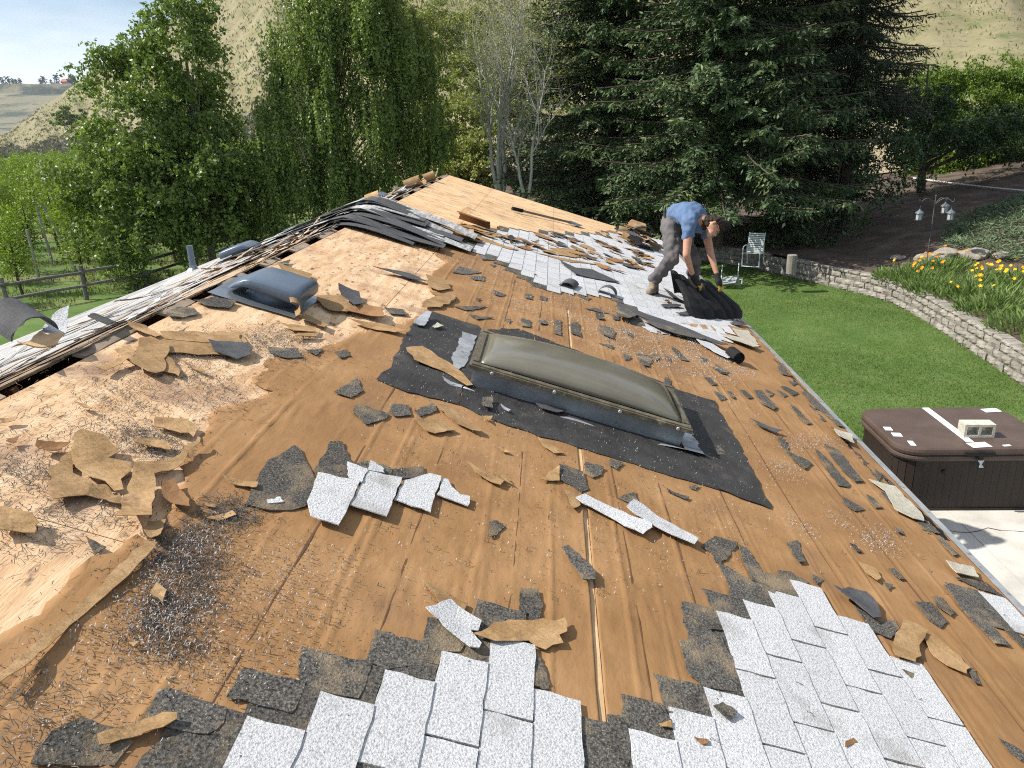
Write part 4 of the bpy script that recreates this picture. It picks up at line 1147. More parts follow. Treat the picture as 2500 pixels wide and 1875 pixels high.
stuff('granule_litter', [slivers([(3.643,4.644),(4.231,5.114),(4.158,4.882),(3.629,4.428)], 495, .0055, .003, 31, soft=.055), slivers([(3.442,4.114),(3.641,4.271),(3.575,4.063),(3.477,4.001)], 231, .0055, .003, 32, soft=.055),
                          slivers([(3.748,3.445),(4.017,3.664),(3.907,3.422),(3.718,3.324)], 330, .0055, .003, 33, soft=.055), slivers([(3.649,3.639),(3.743,3.692),(3.685,3.541),(3.608,3.499)], 121, .0055, .003, 34, soft=.055), slivers([(3.396,3.401),(3.46,3.418),(3.435,3.314),(3.372,3.298)], 121, .0055, .003, 35, soft=.055),
                          slivers(ALLF, 3600, .005, .003, 36), slivers(NEF, 1500, .005, .003, 37), slivers([(2.703,6.528),(3.663,6.999),(3.945,6.248),(3.528,5.597),(2.926,5.596),(2.636,5.705)], 1800, .012, .005, 38, mask=.05), slivers(NE1, 900, .009, .0026, 39, lift=.010, soft=.04, mask=-.08, mfreq=9.),
                          slivers([(0.887,7.416),(1.905,7.735),(3.015,6.953),(3.141,5.519),(2.557,5.625),(1.654,5.79)], 1600, .012, .005, 40, mask=.1)], MT['litter_pale'], 'pale granules spilled over the brown felt', 'litter')
for i in range(22):
    t = tr.uniform(1.6, 7.5)
    L = tr.uniform(.08, .5)
    s0 = tr.uniform(4.24, 4.37)
    w = tr.uniform(.015, .05)
    scrap('tar_remnant', [(s0, t), (s0+w*.6, t+L*.3), (s0+w*.2, t+L), (s0+w, t+L*.8), (s0+w*1.2, t+L*.3), (s0+w*.9, t)], MT['dark'] if i % 3 else MT['tar'], house, thick=.003, lift=.005, wav=.003, cell=.05, jit=.006, seed=i+1500)
# staples and nails sticking out of the felt
ns_ = MB()
for i in range(150):
    s, t = tr.uniform(1.2, 4.3), tr.uniform(1.0, 5.0)
    if not inpoly(np.array([s, t]), FELT): continue
    a, q = tr.uniform(0, 3.14), tr.uniform(.007, .011)
    P0 = RW(s, t, .002)
    P1 = RW(s, t, .016+tr.uniform(0, .008))
    if i % 3:
        o_ = np.array([math.cos(a)*q*CT, math.sin(a)*q, -math.cos(a)*q*ST_])
        ns_.tube([P0-o_, P1-o_, P1+o_, P0+o_], .0012, 4)
    else:
        tl = np.array([tr.normal(0, .008), tr.normal(0, .008), 0])
        ns_.tube([P0, P1+tl], .0018, 5)
o = ns_.build('staples', MT['rust'], house)
o['kind'] = 'stuff'

# ------------------------------------------------------------ ground, lawn, patio, bank, hill, mesa
MT['soilgrass'] = mat('valley_grass', (.065, .115, .022), (.10, .155, .035), (.20, .175, .085), scale=.22, rough=.95, stretch=None, bump=.4, bscale=6, pos=(.38, .52, .66), speck=((.22, .18, .11), 1.1, .60, .72), speck2=((.05, .09, .018), 5., .55, .7))
MT['lawn'] = mat('lawn', (.066, .120, .024), (.084, .142, .031), (.116, .170, .050), scale=.9, rough=.95, bump=.6, bscale=60, speck=((.17, .175, .075), 1.3, .58, .80), speck2=((.045, .10, .015), 70., .52, .66))
MT['blade'] = mat('grass_blades', (.095, .152, .032), (.138, .192, .050), scale=1.4, rough=.6, island=.35, transl=.3)
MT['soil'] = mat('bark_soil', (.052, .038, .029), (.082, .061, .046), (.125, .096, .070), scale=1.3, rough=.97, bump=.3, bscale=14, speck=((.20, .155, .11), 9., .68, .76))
MT['concrete'] = mat('concrete', (.40, .38, .34), (.48, .46, .41), (.53, .51, .46), scale=1.6, rough=.9, bump=.15, bscale=50, speck=((.26, .24, .21), 5., .66, .80), speck2=((.30, .28, .25), 90., .66, .75))
MT['dryhill'] = mat('dry_hillside', (.155, .140, .070), (.215, .190, .105), (.270, .235, .142), scale=.07, rough=.97, rnd=.75, detail=10, bump=.8, bscale=.7, speck=((.105, .125, .045), .16, .52, .70, (1, 1, .6)), speck2=((.075, .075, .045), .9, .58, .68))
MT['mesa'] = mat('mesa_scrub', (.135, .130, .085), (.185, .170, .105), (.225, .200, .130), scale=.006, rough=.97, detail=9, speck=((.055, .065, .050), .012, .50, .60, (1, 1, 2.5)), speck2=((.09, .11, .06), .05, .58, .66))
rings = [0.001, 20, 60, 150, 400, 1000, 2500, 4000]
V, F = [], []
for r in rings:
    for j in range(48):
        V.append((r*math.cos(2*math.pi*j/48), 20+r*math.sin(2*math.pi*j/48), -.03-(.0 if r < 500 else 0)))
for i in range(len(rings)-1):
    for j in range(48):
        F.append((i*48+j, (i+1)*48+j, (i+1)*48+(j+1) % 48, i*48+(j+1) % 48))
mk('ground', V, F, MT['soilgrass'], kind='structure', label='grassy valley floor under the orchard and garden', cat='ground', origin=(0, 20, 0))

WALL = [(11.05, 9.5), (11.15, 12.0), (11.33, 14.7), (11.62, 18.0), (11.80, 20.5), (11.78, 21.9), (11.45, 23.0), (10.62, 24.8), (9.95, 26.3), (9.20, 28.0), (8.2, 29.2), (6.6, 30.2), (4.5, 30.9)]
lawn_p = [(3.2, 11.3), (11.0, 11.3)]+[(x-.05, y) for x, y in WALL[1:]]+[(3.5, 32), (-1, 32), (-1, 15.5), (3.2, 15.5)]
V2, F = flatmesh(lawn_p, .6, 0, 1.0)
mk('lawn', np.column_stack([V2, np.array([.004+.02*mnoise.noise(Vector((p[0]*.3, p[1]*.3, 0))) for p in V2])]), F, MT['lawn'], kind='structure', label='mown green lawn between house and block wall', cat='lawn')
ll = [(-4.2, 2), (-4.2, 22), (-7, 29), (-12, 29), (-13.6, 24.6), (-15, 22.2), (-22, 12), (-22, 2)]
V2, F = flatmesh(ll, .9, 0, 2.)
mk('lawn', np.column_stack([V2, np.full(len(V2), .004)]), F, MT['lawn'], kind='structure', label='mown lawn behind the house inside the rail fence', cat='lawn')
# patio slabs with joints
for i, (x0, x1, y0, y1) in enumerate(((3.45, 7.35, 7.35, 11.25), (7.36, 11.0, 7.35, 11.25), (3.45, 7.35, 3.2, 7.34), (7.36, 11.0, 3.2, 7.34))):
    MB().box(((x0+x1)/2, (y0+y1)/2, -.05), (x1-x0, y1-y0, .13)).build('patio', MT['concrete'], kind='structure', label='pale concrete patio slab beside the hot tub', cat='patio')
ck = MB()
pts = [(6.8+i*.14+random.uniform(-.03, .03), 8.98+.05*math.sin(i*1.3)+random.uniform(-.03, .03), .0165) for i in range(22)]
for a, b in zip(pts[:-1], pts[1:]):
    d = Vector((-(b[1]-a[1]), b[0]-a[0], 0)).normalized()*random.uniform(.004, .012)
    n = len(ck.V)
    ck.add([(a[0]-d.x, a[1]-d.y, a[2]), (a[0]+d.x, a[1]+d.y, a[2]), (b[0]+d.x, b[1]+d.y, b[2]), (b[0]-d.x, b[1]-d.y, b[2])], [(0, 3, 2, 1)])
ck.build('patio_crack', MT['soil'], kind='structure')


def bank_z(x, y):
    x, y = np.asarray(x, float), np.asarray(y, float)
    z = .60+.15*np.maximum(0, x-12.3)-.045*np.maximum(0, x-24)+.012*np.maximum(0, y-30)
    z += .55*smoothstep(15, 19, x)*smoothstep(31, 26, y)
    z *= smoothstep(-8, 2, x)*.93+.07
    return z


bank_p = [(x+.12, y) for x, y in WALL]+[(2, 31.6), (-3, 35), (-7, 45), (-9, 60), (-9, 110), (70, 110), (70, 9.5)]
V2, F = flatmesh(bank_p, 1.1, 0, 1.2)
zb = bank_z(V2[:, 0], V2[:, 1])+np.array([.06*mnoise.noise(Vector((p[0]*.6, p[1]*.6, 2))) for p in V2])
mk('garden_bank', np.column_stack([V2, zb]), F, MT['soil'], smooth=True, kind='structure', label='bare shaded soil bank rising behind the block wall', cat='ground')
sun_p = [(19, 45), (24, 41.5), (40, 41), (70, 44), (70, 60), (24, 62)]  # band of sunlit ground, its light painted in as a paler soil colour
V2, F = flatmesh(sun_p, 1.2, .2, 1.2)
mk('sunlit_ground', np.column_stack([V2, bank_z(V2[:, 0], V2[:, 1])+.07]), F, mat('sun_painted_soil', (.24, .19, .12), (.32, .26, .17), scale=1.2, rough=.95, bump=.4, bscale=20), kind='structure', label='pale dry ground behind the soil bank', cat='ground')

# hillside: a spur that climbs from the far left to high above the garden
HCR = np.array([(-676.719,760.0,-10.724), (-480.798,640.0,-2.091), (-398.975,560.0,8.972), (-324.052,500.0,26.204), (-263.986,450.0,37.569), (-203.596,400.0,49.459), (-166.969,370.0,56.534), (-140.29,350.0,62.017), (-100.162,330.0,73.964), (-47.365,310.0,84.518), (23.614,290.0,87.765), (82.391,270.0,85.359), (141.102,250.0,79.939), (188.791,220.0,69.326)])
HFT = np.array([(-330, 420), (-262, 355), (-205, 290), (-170, 262), (-138, 232), (-95, 190), (-72, 160), (-52, 138), (-34, 112), (-14, 88), (8, 68), (24, 57), (40, 49), (60, 40)], float)
kk_ = np.linspace(0, len(HFT)-1, 190)
fc = np.stack([np.interp(kk_, np.arange(len(HFT)), HCR[:, i]) for i in range(3)], -1)
ff_ = np.stack([np.interp(kk_, np.arange(len(HFT)), HFT[:, i]) for i in range(2)], -1)
vv_ = np.linspace(-.03, 1, 80)**1.0
vv_ = np.sign(vv_)*np.abs(vv_)**1.25
HILLP = np.zeros((190, 80, 3))
for i in range(190):
    for j, v in enumerate(vv_):
        x, y = ff_[i]+(fc[i, :2]-ff_[i])*v
        z = .6+(fc[i, 2]-.6)*(.62*v+.38*v*v if v > 0 else v)
        d_ = math.hypot(x, y)
        e_ = min(1, max(0, v)*3)*(1-.75*max(0, (v-.7)/.3))
        z += e_*(mnoise.fractal(Vector((kk_[i]*2.2, v*2.0, 4)), 1., 2., 5)*5.0+mnoise.fractal(Vector((x*.06, y*.06, 9)), 1., 2., 4)*1.3)
        HILLP[i, j] = (x, y, z)
F = np.array([[i*80+j, (i+1)*80+j, (i+1)*80+j+1, i*80+j+1] for i in range(189) for j in range(79)])
mk('hillside', HILLP.reshape(-1, 3), F, MT['dryhill'], smooth=True, kind='structure', label='steep dry grass hillside rising to the right', cat='hill')


def hill_at(a, v):
    i = a*189
    j = np.interp(v, vv_, np.arange(80))
    i0, j0 = min(188, int(i)), min(78, int(j))
    fi, fj = i-i0, j-j0
    return (HILLP[i0, j0]*(1-fi)*(1-fj)+HILLP[i0+1, j0]*fi*(1-fj)+HILLP[i0, j0+1]*(1-fi)*fj+HILLP[i0+1, j0+1]*fi*fj)


# mesa across the valley
crest = [(-1792.625,1500.0,132.125), (-1374.088,1500.0,119.23), (-1047.109,1500.0,110.318), (-998.252,1500.0,110.725), (-942.277,1500.0,107.967), (-906.092,1520.0,108.3), (-758.535,1600.0,110.46), (-381.83,1700.0,109.6)]
cr = np.array(crest)
kx = np.linspace(0, len(cr)-1, 90)
cx = np.stack([np.interp(kx, np.arange(len(cr)), cr[:, i]) for i in range(3)], -1)
V, F = [], []
fr_ = [(1.0, .0), (.985, .03), (.80, .05), (.74, .09), (.50, .16), (.40, .21), (.22, .30), (.08, .40), (.0, .5)]
for i, c in enumerate(cx):
    for k, (h, off) in enumerate(fr_):
        nn = mnoise.fractal(Vector((c[0]*.008, k*.7, 1)), 1., 2., 4)
        V.append((c[0]*(1-off*.25), c[1]*(1-off)+nn*30*(k > 1), c[2]*h+nn*6*(.2 if k < 2 else 1)-(.0)))
nk = len(fr_)
for i in range(len(cx)-1):
    for k in range(nk-1):
        a = i*nk+k
        F.append((a, a+1, a+nk+1, a+nk))
    F.append((i*nk, (i+1)*nk, len(cx)*nk+i+1, len(cx)*nk+i))
for c in cx: V.append((c[0], c[1]+900, c[2]+3))
mk('mesa', V, F, MT['mesa'], kind='structure', label='scrub covered mesa across the valley', cat='hill')
MF = Vector((-920.249,1490.0,105.991))
fh = empty('farm_house', MF, 'tiny house with a red roof on the mesa edge', 'house')
MB().box(MF+Vector((0, 20, 2)), (17, 9, 9)).build('wall', mat('far_wall', (.42, .33, .27)), fh)
m_red = mat('red_roof', (.42, .10, .055), (.5, .13, .07), scale=.5, rough=.7)
c = MF+Vector((0, 20, 6.5))
MB().add([(c.x-10, c.y-6, c.z), (c.x+10, c.y-6, c.z), (c.x+10, c.y+6, c.z), (c.x-10, c.y+6, c.z), (c.x-9, c.y, c.z+5), (c.x+9, c.y, c.z+5)], [(0, 1, 5, 4), (2, 3, 4, 5), (0, 4, 3), (1, 2, 5), (0, 3, 2, 1)]).build('roof', m_red, fh)
MB().box(MF+Vector((-13, 14, 0)), (9, 7, 6)).build('annex', m_red, fh)

# ------------------------------------------------------------ block retaining wall
MT['block'] = mat('split_block', (.18, .163, .137), (.25, .230, .198), (.30, .278, .243), scale=5, rough=.95, bump=.7, bscale=22, var=.13, speck=((.20, .18, .155), 12., .62, .75))


def block_mesh(seed, L, D, Hh, rough=.012):
    rg = np.random.default_rng(seed)
    bm = bmesh.new()
    bmesh.ops.create_grid(bm, x_segments=4, y_segments=2, size=.5)
    fr__ = [v for v in bm.verts]
    V, F = [], []
    nx, nzz = 5, 4
    for i in range(nx):
        for k in range(nzz):
            ex = i in (0, nx-1) or k in (0, nzz-1)
            V.append(((i/(nx-1)-.5)*L*(.975 if k in (0, nzz-1) else 1), -D/2+(.030 if ex else -.004+rg.normal(0, rough))+rg.normal(0, .004), (k/(nzz-1))*Hh*.97+rg.normal(0, .002)))
    bm.free()
    for i in range(nx-1):
        for k in range(nzz-1):
            a = i*nzz+k
            F.append((a, a+nzz, a+nzz+1, a+1))
    b = len(V)
    V += [(-L/2*.9, D/2, 0), (L/2*.9, D/2, 0), (L/2*.9, D/2, Hh*.97), (-L/2*.9, D/2, Hh*.97)]
    bot = [i*nzz for i in range(nx)]
    top = [i*nzz+nzz-1 for i in range(nx)]
    F.append(tuple(bot[::-1]+[b, b+1]))
    F.append(tuple(top+[b+2, b+3]))
    F.append(tuple([k for k in range(nzz)]+[b+3, b]))
    F.append(tuple([(nx-1)*nzz+k for k in range(nzz)][::-1]+[b+1, b+2]))
    F.append((b, b+3, b+2, b+1))
    me = npmesh('wall_block', V, F)
    me.materials.append(MT['block'])
    return me


BLK = [block_mesh(i, .385, .26, .178, .016) for i in range(4)]
CAP = [block_mesh(20+i, .41, .30, .088, .010) for i in range(3)]
rw = empty('retaining_wall', (11.5, 20, 0), 'curved retaining wall of grey split face blocks along the lawn', 'wall')
wp = np.array(WALL[1:])
seg = np.concatenate([[0], np.cumsum(np.linalg.norm(np.diff(wp, axis=0), axis=1))])
brg = np.random.default_rng(8)
nblk = 0
for c in range(4):
    s = .2*(c % 2)+.1
    st_ = .395 if c < 3 else .42
    while s < seg[-1]-.2 and nblk < 298:
        x = np.interp(s, seg, wp[:, 0])
        y = np.interp(s, seg, wp[:, 1])
        x2, y2 = np.interp(s+.1, seg, wp[:, 0]), np.interp(s+.1, seg, wp[:, 1])
        a = math.atan2(y2-y, x2-x)
        if not (c == 3 and s > 14.5 and brg.random() < .45):
            me = BLK[int(brg.integers(4))] if c < 3 else CAP[int(brg.integers(3))]
            off = .028*c
            nx_, ny_ = math.sin(a), -math.cos(a)
            place('wall_block', me, rw, Matrix.Translation((x+nx_*off+brg.normal(0, .006), y+ny_*off+brg.normal(0, .006), c*.178-.01)) @ Matrix.Rotation(a+math.pi+brg.normal(0, .02), 4, 'Z'))
            nblk += 1
        s += st_

# ------------------------------------------------------------ hot tub with its cover and a concrete block on it
tx0, tx1, ty0, ty1 = 6.60, 8.68, 9.50, 11.02
tub = empty('hot_tub', ((tx0+tx1)/2, (ty0+ty1)/2, 0), 'brown hot tub with panelled sides and a closed cover', 'hot tub')
m_cab = mat('tub_cabinet', (.024, .016, .0125), (.032, .022, .017), scale=3, stretch=(12, 12, 1), rough=.55, spec=.35, var=.05)
m_lid = mat('tub_vinyl', (.070, .046, .036), (.096, .065, .052), scale=2.2, rough=.5, spec=.4, bump=.12, bscale=9, speck=((.17, .13, .11), 8., .68, .8))
m_tape = mat('white_tape', (.72, .72, .71), (.78, .78, .77), scale=6, rough=.6)


def rrect(x0, x1, y0, y1, r, k=6):
    P = []
    for cx_, cy_, a0 in ((x1-r, y1-r, 0), (x0+r, y1-r, 90), (x0+r, y0+r, 180), (x1-r, y0+r, 270)):
        for i in range(k+1):
            a = R(a0+90*i/k)
            P.append((cx_+r*math.cos(a), cy_+r*math.sin(a)))
    return P


def stack(levels):
    V, F = [], []
    n = len(levels[0][0])
    for P, z in levels: V += [(x, y, z) for x, y in P]
    for i in range(len(levels)-1):
        for j in range(n):
            F.append((i*n+j, i*n+(j+1) % n, (i+1)*n+(j+1) % n, (i+1)*n+j))
    F.append(tuple(range(n))[::-1])
    F.append(tuple((len(levels)-1)*n+j for j in range(n)))
    return V, F


core = rrect(tx0+.06, tx1-.06, ty0+.06, ty1-.06, .26)
V, F = stack([(core, .012), (core, .80)])
mk('shell', V, F, m_cab, tub)
ring = rrect(tx0+.045, tx1-.045, ty0+.045, ty1-.045, .27, 8)
# vertical boards all round
per = np.array(ring+[ring[0]])
sg = np.concatenate([[0], np.cumsum(np.linalg.norm(np.diff(per, axis=0), axis=1))])
nb = int(sg[-1]/.10)
for i in range(nb):
    s = (i+.5)*sg[-1]/nb
    x, y = np.interp(s, sg, per[:, 0]), np.interp(s, sg, per[:, 1])
    x2, y2 = np.interp(s+.02, sg, per[:, 0]), np.interp(s+.02, sg, per[:, 1])
    x1_, y1_ = np.interp(s-.02, sg, per[:, 0]), np.interp(s-.02, sg, per[:, 1])
    a = math.atan2(y2-y1_, x2-x1_)
    MB().box((x, y, .42), (.0985, .022, .74), Matrix.Rotation(a, 3, 'Z')).build('side_board', m_cab, tub)
V, F = stack([(rrect(tx0+.02, tx1-.02, ty0+.02, ty1-.02, .28), .012), (rrect(tx0+.02, tx1-.02, ty0+.02, ty1-.02, .28), .05)])
mk('base_trim', V, F, m_cab, tub)
o_ = lambda d, r: rrect(tx0+d, tx1-d, ty0+d, ty1-d, r, 8)
V, F = stack([(o_(.0, .30), .765), (o_(-.015, .30), .80), (o_(-.012, .30), .83), (o_(.01, .29), .845), (o_(-.012, .30), .86), (o_(-.02, .31), .90), (o_(-.012, .31), .935), (o_(.02, .30), .95)])
cover = mk('cover', V, F, m_lid, tub, smooth=False)
cxm = (tx0+tx1)/2
MB().box((cxm-.045, (ty0+ty1)/2+.09, .953), (.10, 1.30, .004)).build('fold_tape', m_tape, cover)
for x, y, dx, dy in ((tx0+.12, 10.20, .10, .13), (tx0+.15, 9.98, .12, .13), (tx0+.22, 9.68, .07, .16), (tx1-.20, 10.86, .24, .14), (cxm+.02, ty0+.10, .26, .16), (cxm+.36, ty0+.07, .10, .05)):
    MB().box((x, y, .9535), (dx, dy, .003), Matrix.Rotation(.12 if x > cxm else -.12, 3, 'Z')).build('tape_patch', m_tape, cover)
m_blk = mat('black_strap', (.012, .012, .012), rough=.5)
MB().box((cxm-.02, ty0-.045, .885), (.36, .035, .05)).build('handle', m_blk, cover)
MB().box((cxm-.02, ty0-.060, .83), (.06, .012, .2)).build('buckle_strap', m_blk, cover)
MB().add([(cxm-.06, ty0-.070, .80), (cxm+.02, ty0-.070, .80), (cxm-.005, ty0-.070, .75), (cxm+.03, ty0-.070, .70), (cxm-.03, ty0-.070, .70), (cxm-.025, ty0-.070, .75),
          (cxm-.06, ty0-.075, .80), (cxm+.02, ty0-.075, .80), (cxm-.005, ty0-.075, .75), (cxm+.03, ty0-.075, .70), (cxm-.03, ty0-.075, .70), (cxm-.025, ty0-.075, .75)],
         [(6, 7, 8, 9, 10, 11), (5, 4, 3, 2, 1, 0), (0, 1, 7, 6), (1, 2, 8, 7), (2, 3, 9, 8), (3, 4, 10, 9), (4, 5, 11, 10), (5, 0, 6, 11)]).build('buckle', mat('pale_buckle', (.45, .52, .58), rough=.4), cover)
MB().lathe((tx0+.62, ty0+.025, .60), [(.028, -.02), (.028, .012), (.02, .014)], 14, Matrix.Rotation(R(90), 3, 'X')).build('vent_cap', m_blk, tub)

# concrete block with two open cores
cbm = mat('concrete_block', (.40, .385, .32), (.50, .485, .41), (.55, .53, .46), scale=14, rough=.95, bump=.6, bscale=60)
cb_c = Vector((7.78, 9.93, .9545))
bm = bmesh.new()
bl, bw, bh = .40, .19, .19
cr_ = .13
cb = MB()
ys = (-bw/2, bw/2)
xs_ = [-bl/2, -bl/2+.035, -.018, .018, bl/2-.035, bl/2]
zz = [0, .035, bh-.035, bh]
Vv, Ff = [], []
for y in ys:
    for z in zz:
        for x in xs_: Vv.append((x+random.uniform(-.002, .002), y, z))
nx_ = 6
for yi in (0, 1):
    for k in range(3):
        for i in range(5):
            if k == 1 and i in (1, 3): continue
            a = yi*24+k*nx_+i
            f = (a, a+1, a+nx_+1, a+nx_)
            Ff.append(f if yi == 0 else f[::-1])
for i in range(5):
    Ff.append((i, i+24, i+25, i+1))
    Ff.append((18+i, 19+i, 43+i, 42+i))
for k in range(3):
    a = k*nx_
    Ff.append((a, a+nx_, a+nx_+24, a+24))
    a = k*nx_+5
    Ff.append((a, a+24, a+24+nx_, a+nx_))
for i in (1, 3):
    a, b, c_, d_ = nx_+i, nx_+i+1, 2*nx_+i+1, 2*nx_+i
    for p, q in ((a, b), (b, c_), (c_, d_), (d_, a)):
        Ff.append((p, p+24, q+24, q))
bm.free()
rot = Matrix.Rotation(R(-2), 3, 'Z')
Vv = [tuple(rot @ Vector(v)+cb_c) for v in Vv]
mk('concrete_block', Vv, Ff, cbm, label='grey concrete block with two holes resting on the hot tub cover', cat='block')

# ------------------------------------------------------------ chairs
m_ch = mat('pale_aluminium', (.40, .44, .43), (.48, .52, .51), scale=6, rough=.45, metal=.2)


def garden_chair(M, label):
    loc = M.translation
    root = empty('garden_chair', loc, label, 'chair', 'garden chairs by the block wall')
    T = lambda p: M @ Vector(p)
    tb = lambda pts, r=.016, k=8: MB().tube([T(p) for p in pts], r, k)
    for sx in (-1, 1):
        x = sx*.27
        tb([(x, -.27, .0), (x, -.29, .30), (x, -.27, .56), (x, -.20, .63), (x, .0, .645), (x, .20, .62)], .017).build('arm_frame', m_ch, root)
        tb([(x*.98, .20, .62), (x*.98, .30, .28), (x*.98, .36, .0)], .016).build('leg', m_ch, root)
        tb([(x*.92, -.25, .42), (x*.92, .18, .36), (x*.92, .36, 1.02)], .014).build('side_rail', m_ch, root)
    tb([(-.27, -.27, .012), (-.1, -.30, .012), (.1, -.30, .012), (.27, -.27, .012)], .016).build('base_bar', m_ch, root)
    for i in range(8):
        y = -.23+i*.054
        z = .42-(y+.25)*.14+.012
        MB().box((0, 0, 0), (.49, .040, .006)).V
        b = MB().box((0, y, z), (.49, .040, .006))
        b.V = [tuple(T(v)) for v in b.V]
        b.build('seat_slat', m_ch, root)
    for i in range(11):
        f = (i+.6)/11
        y, z = .18+f*.18, .38+f*.62
        b = MB().box((0, 0, 0), (.48, .006, .042), Matrix.Rotation(R(-15), 3, 'X'))
        b.V = [tuple(T((v[0], v[1]+y-.012, v[2]+z))) for v in b.V]
        b.build('back_slat', m_ch, root)
    return root


c1 = Vector((8.406,24.758,0.66))
c1 = Vector((c1.x+.05, c1.y+.1, float(bank_z(c1.x+.2, c1.y))+.03))
garden_chair(Matrix.Translation(c1) @ Matrix.Rotation(R(-28), 4, 'Z'), 'pale slatted garden chair standing upright above the block wall')
c2 = Vector((7.95,25.151,0.1))
garden_chair(Matrix.Translation((c2.x-.05, c2.y, .33)) @ Matrix.Rotation(R(-40), 4, 'Z') @ Matrix.Rotation(R(118), 4, 'X') @ Matrix.Rotation(R(20), 4, 'Y'), 'pale slatted garden chair tipped over on the lawn against the wall')
# weathered post stub on the wall
ps = Vector((9.291,23.526,0.66))
m_post = mat('weathered_post', (.16, .145, .125), (.27, .245, .21), scale=6, stretch=(6, 6, .8), rough=.9, bump=.5, bscale=30)
MB().lathe(ps+Vector((0, 0, -.06)), [(.15, 0), (.155, .3), (.15, .56), (.13, .575)], 14).build('post_stub', m_post, label='short round weathered post behind the block wall', cat='post')
# white irrigation pipe on the slope
pa, pb = Vector((20.122,40.391,2.15)), Vector((20.886,32.288,2.15))
hp_ = []
for i in range(15):
    f = i/14
    p = pa.lerp(pb, f)
    hp_.append((p.x, p.y-2.2*math.sin(f*math.pi)*.5, float(bank_z(p.x, p.y-1.1*math.sin(f*math.pi)))+.10))
MB().tube(hp_, .035, 8).build('white_pipe', mat('white_pvc', (.6, .6, .58), rough=.5), label='thin white pipe lying across the shaded soil slope', cat='pipe')

# lantern pole
lp = Vector((13.242,23.398,0.86))
lp.z = float(bank_z(lp.x, lp.y))
m_iron = mat('dark_iron', (.10, .10, .095), (.16, .155, .145), scale=9, rough=.6, metal=.4)
pole = empty('lantern_pole', lp, 'shepherd hook pole with three arms behind the flower bed', 'pole')
HP = 2.05
MB().tube([lp+Vector((0, 0, -.1)), lp+Vector((0, 0, HP))], .016, 8).build('pole', m_iron, pole)
MB().lathe(lp+Vector((0, 0, HP)), [(.016, 0), (.026, .02), (.004, .06)], 8).build('finial', m_iron, pole)
arms = [(-.42, -.05, 'left'), (.36, .12, 'right'), (.38, -.22, 'front')]
m_lan = mat('lantern_metal', (.10, .12, .14), (.16, .18, .20), scale=9, rough=.5, metal=.3)
m_lgl = mat('lantern_glass', (.34, .36, .37), (.44, .46, .47), scale=30, rough=.35)
for dx, dy, w in arms:
    q = [lp+Vector((dx*f, dy*f, HP-.22+.20*math.sin(f*2.6)-.02*f)) for f in np.linspace(0, 1, 9)]
    q.append(q[-1]+Vector((dx*.10, dy*.10, .03)))
    q.append(q[-1]+Vector((dx*.02, dy*.02, .07)))
    MB().tube(q, .010, 6).build('hook_arm', m_iron, pole)
    e = lp+Vector((dx*1.02, dy*1.02, HP-.24-.42-(.0 if w != 'right' else -.16)))
    ln = empty('lantern', e, {'left': 'hanging lantern on the left arm of the pole', 'right': 'hanging lantern on the rear right arm, half hidden', 'front': 'hanging lantern on the front right arm of the pole'}[w], 'lantern', 'lanterns on the pole')
    MB().lathe(e, [(.095, 0), (.10, .02), (.09, .025)], 12).build('base', m_lan, ln)
    MB().lathe(e, [(.085, .026), (.088, .20)], 12).build('glass', m_lgl, ln)
    for k in range(6):
        a = k*math.pi/3
        MB().tube([e+Vector((.092*math.cos(a), .092*math.sin(a), .02)), e+Vector((.092*math.cos(a), .092*math.sin(a), .205))], .006, 5).build('bar', m_lan, ln)
    MB().lathe(e, [(.125, .205), (.115, .225), (.05, .28), (.03, .30), (.02, .33)], 12).build('cap', m_lan, ln)
    MB().tube([e+Vector((0, 0, .33)), e+Vector((0, 0, .42))], .006, 5).build('hanger', m_lan, ln)

# ------------------------------------------------------------ rail fence and orchard edge
FP = [(-21.5, 14.3), (-18.4, 18.8), (-15.53, 23.05), (-14.157, 25.03), (-13.062, 27.0), (-12.68, 30.45), (-12.3, 33.9), (-11.9, 37.4)]
m_rail = mat('grey_rail', (.115, .108, .098), (.20, .19, .172), scale=5, stretch=(3, 3, 3), rough=.9, bump=.4, bscale=30, var=.12)
fence = empty('rail_fence', (-14, 26, 0), 'weathered two rail wooden fence along the orchard', 'fence')
for x, y in FP:
    MB().tube([(x, y, -.1), (x+random.uniform(-.02, .02), y, 1.16)], [.075, .068], 9).build('post', m_rail, fence)
for (x0, y0), (x1, y1) in zip(FP[:-1], FP[1:]):
    for z in (.50, .95):
        dz = random.uniform(-.03, .03)
        MB().tube([(x0+.09, y0, z+dz), ((x0+x1)/2+.09, (y0+y1)/2, z-.01), (x1+.09, y1, z+random.uniform(-.03, .03))], [.05, .055, .048], 7).build('rail', m_rail, fence)

# ------------------------------------------------------------ vegetation
MT['leaf_birch'] = mat('birch_leaves', (.125, .185, .038), (.190, .255, .058), scale=1.2, rough=.42, spec=.5, island=.45, transl=.30)
MT['leaf_weep'] = mat('weeping_leaves', (.135, .190, .042), (.205, .268, .068), scale=.9, rough=.42, spec=.5, island=.45, transl=.32)
MT['leaf_aspen'] = mat('aspen_leaves', (.19, .225, .055), (.28, .30, .09), scale=1., rough=.5, spec=.4, island=.4, transl=.35)
MT['leaf_apple'] = mat('apple_leaves', (.145, .215, .030), (.205, .280, .048), scale=.8, rough=.5, spec=.4, island=.4, transl=.35, var=.12)
MT['leaf_shrub'] = mat('shrub_leaves', (.100, .165, .022), (.155, .225, .036), scale=.5, rough=.5, spec=.35, island=.4, transl=.35)
MT['leaf_lilac'] = mat('lilac_leaves', (.035, .070, .020), (.055, .100, .028), scale=1., rough=.35, spec=.6, island=.4, transl=.25)
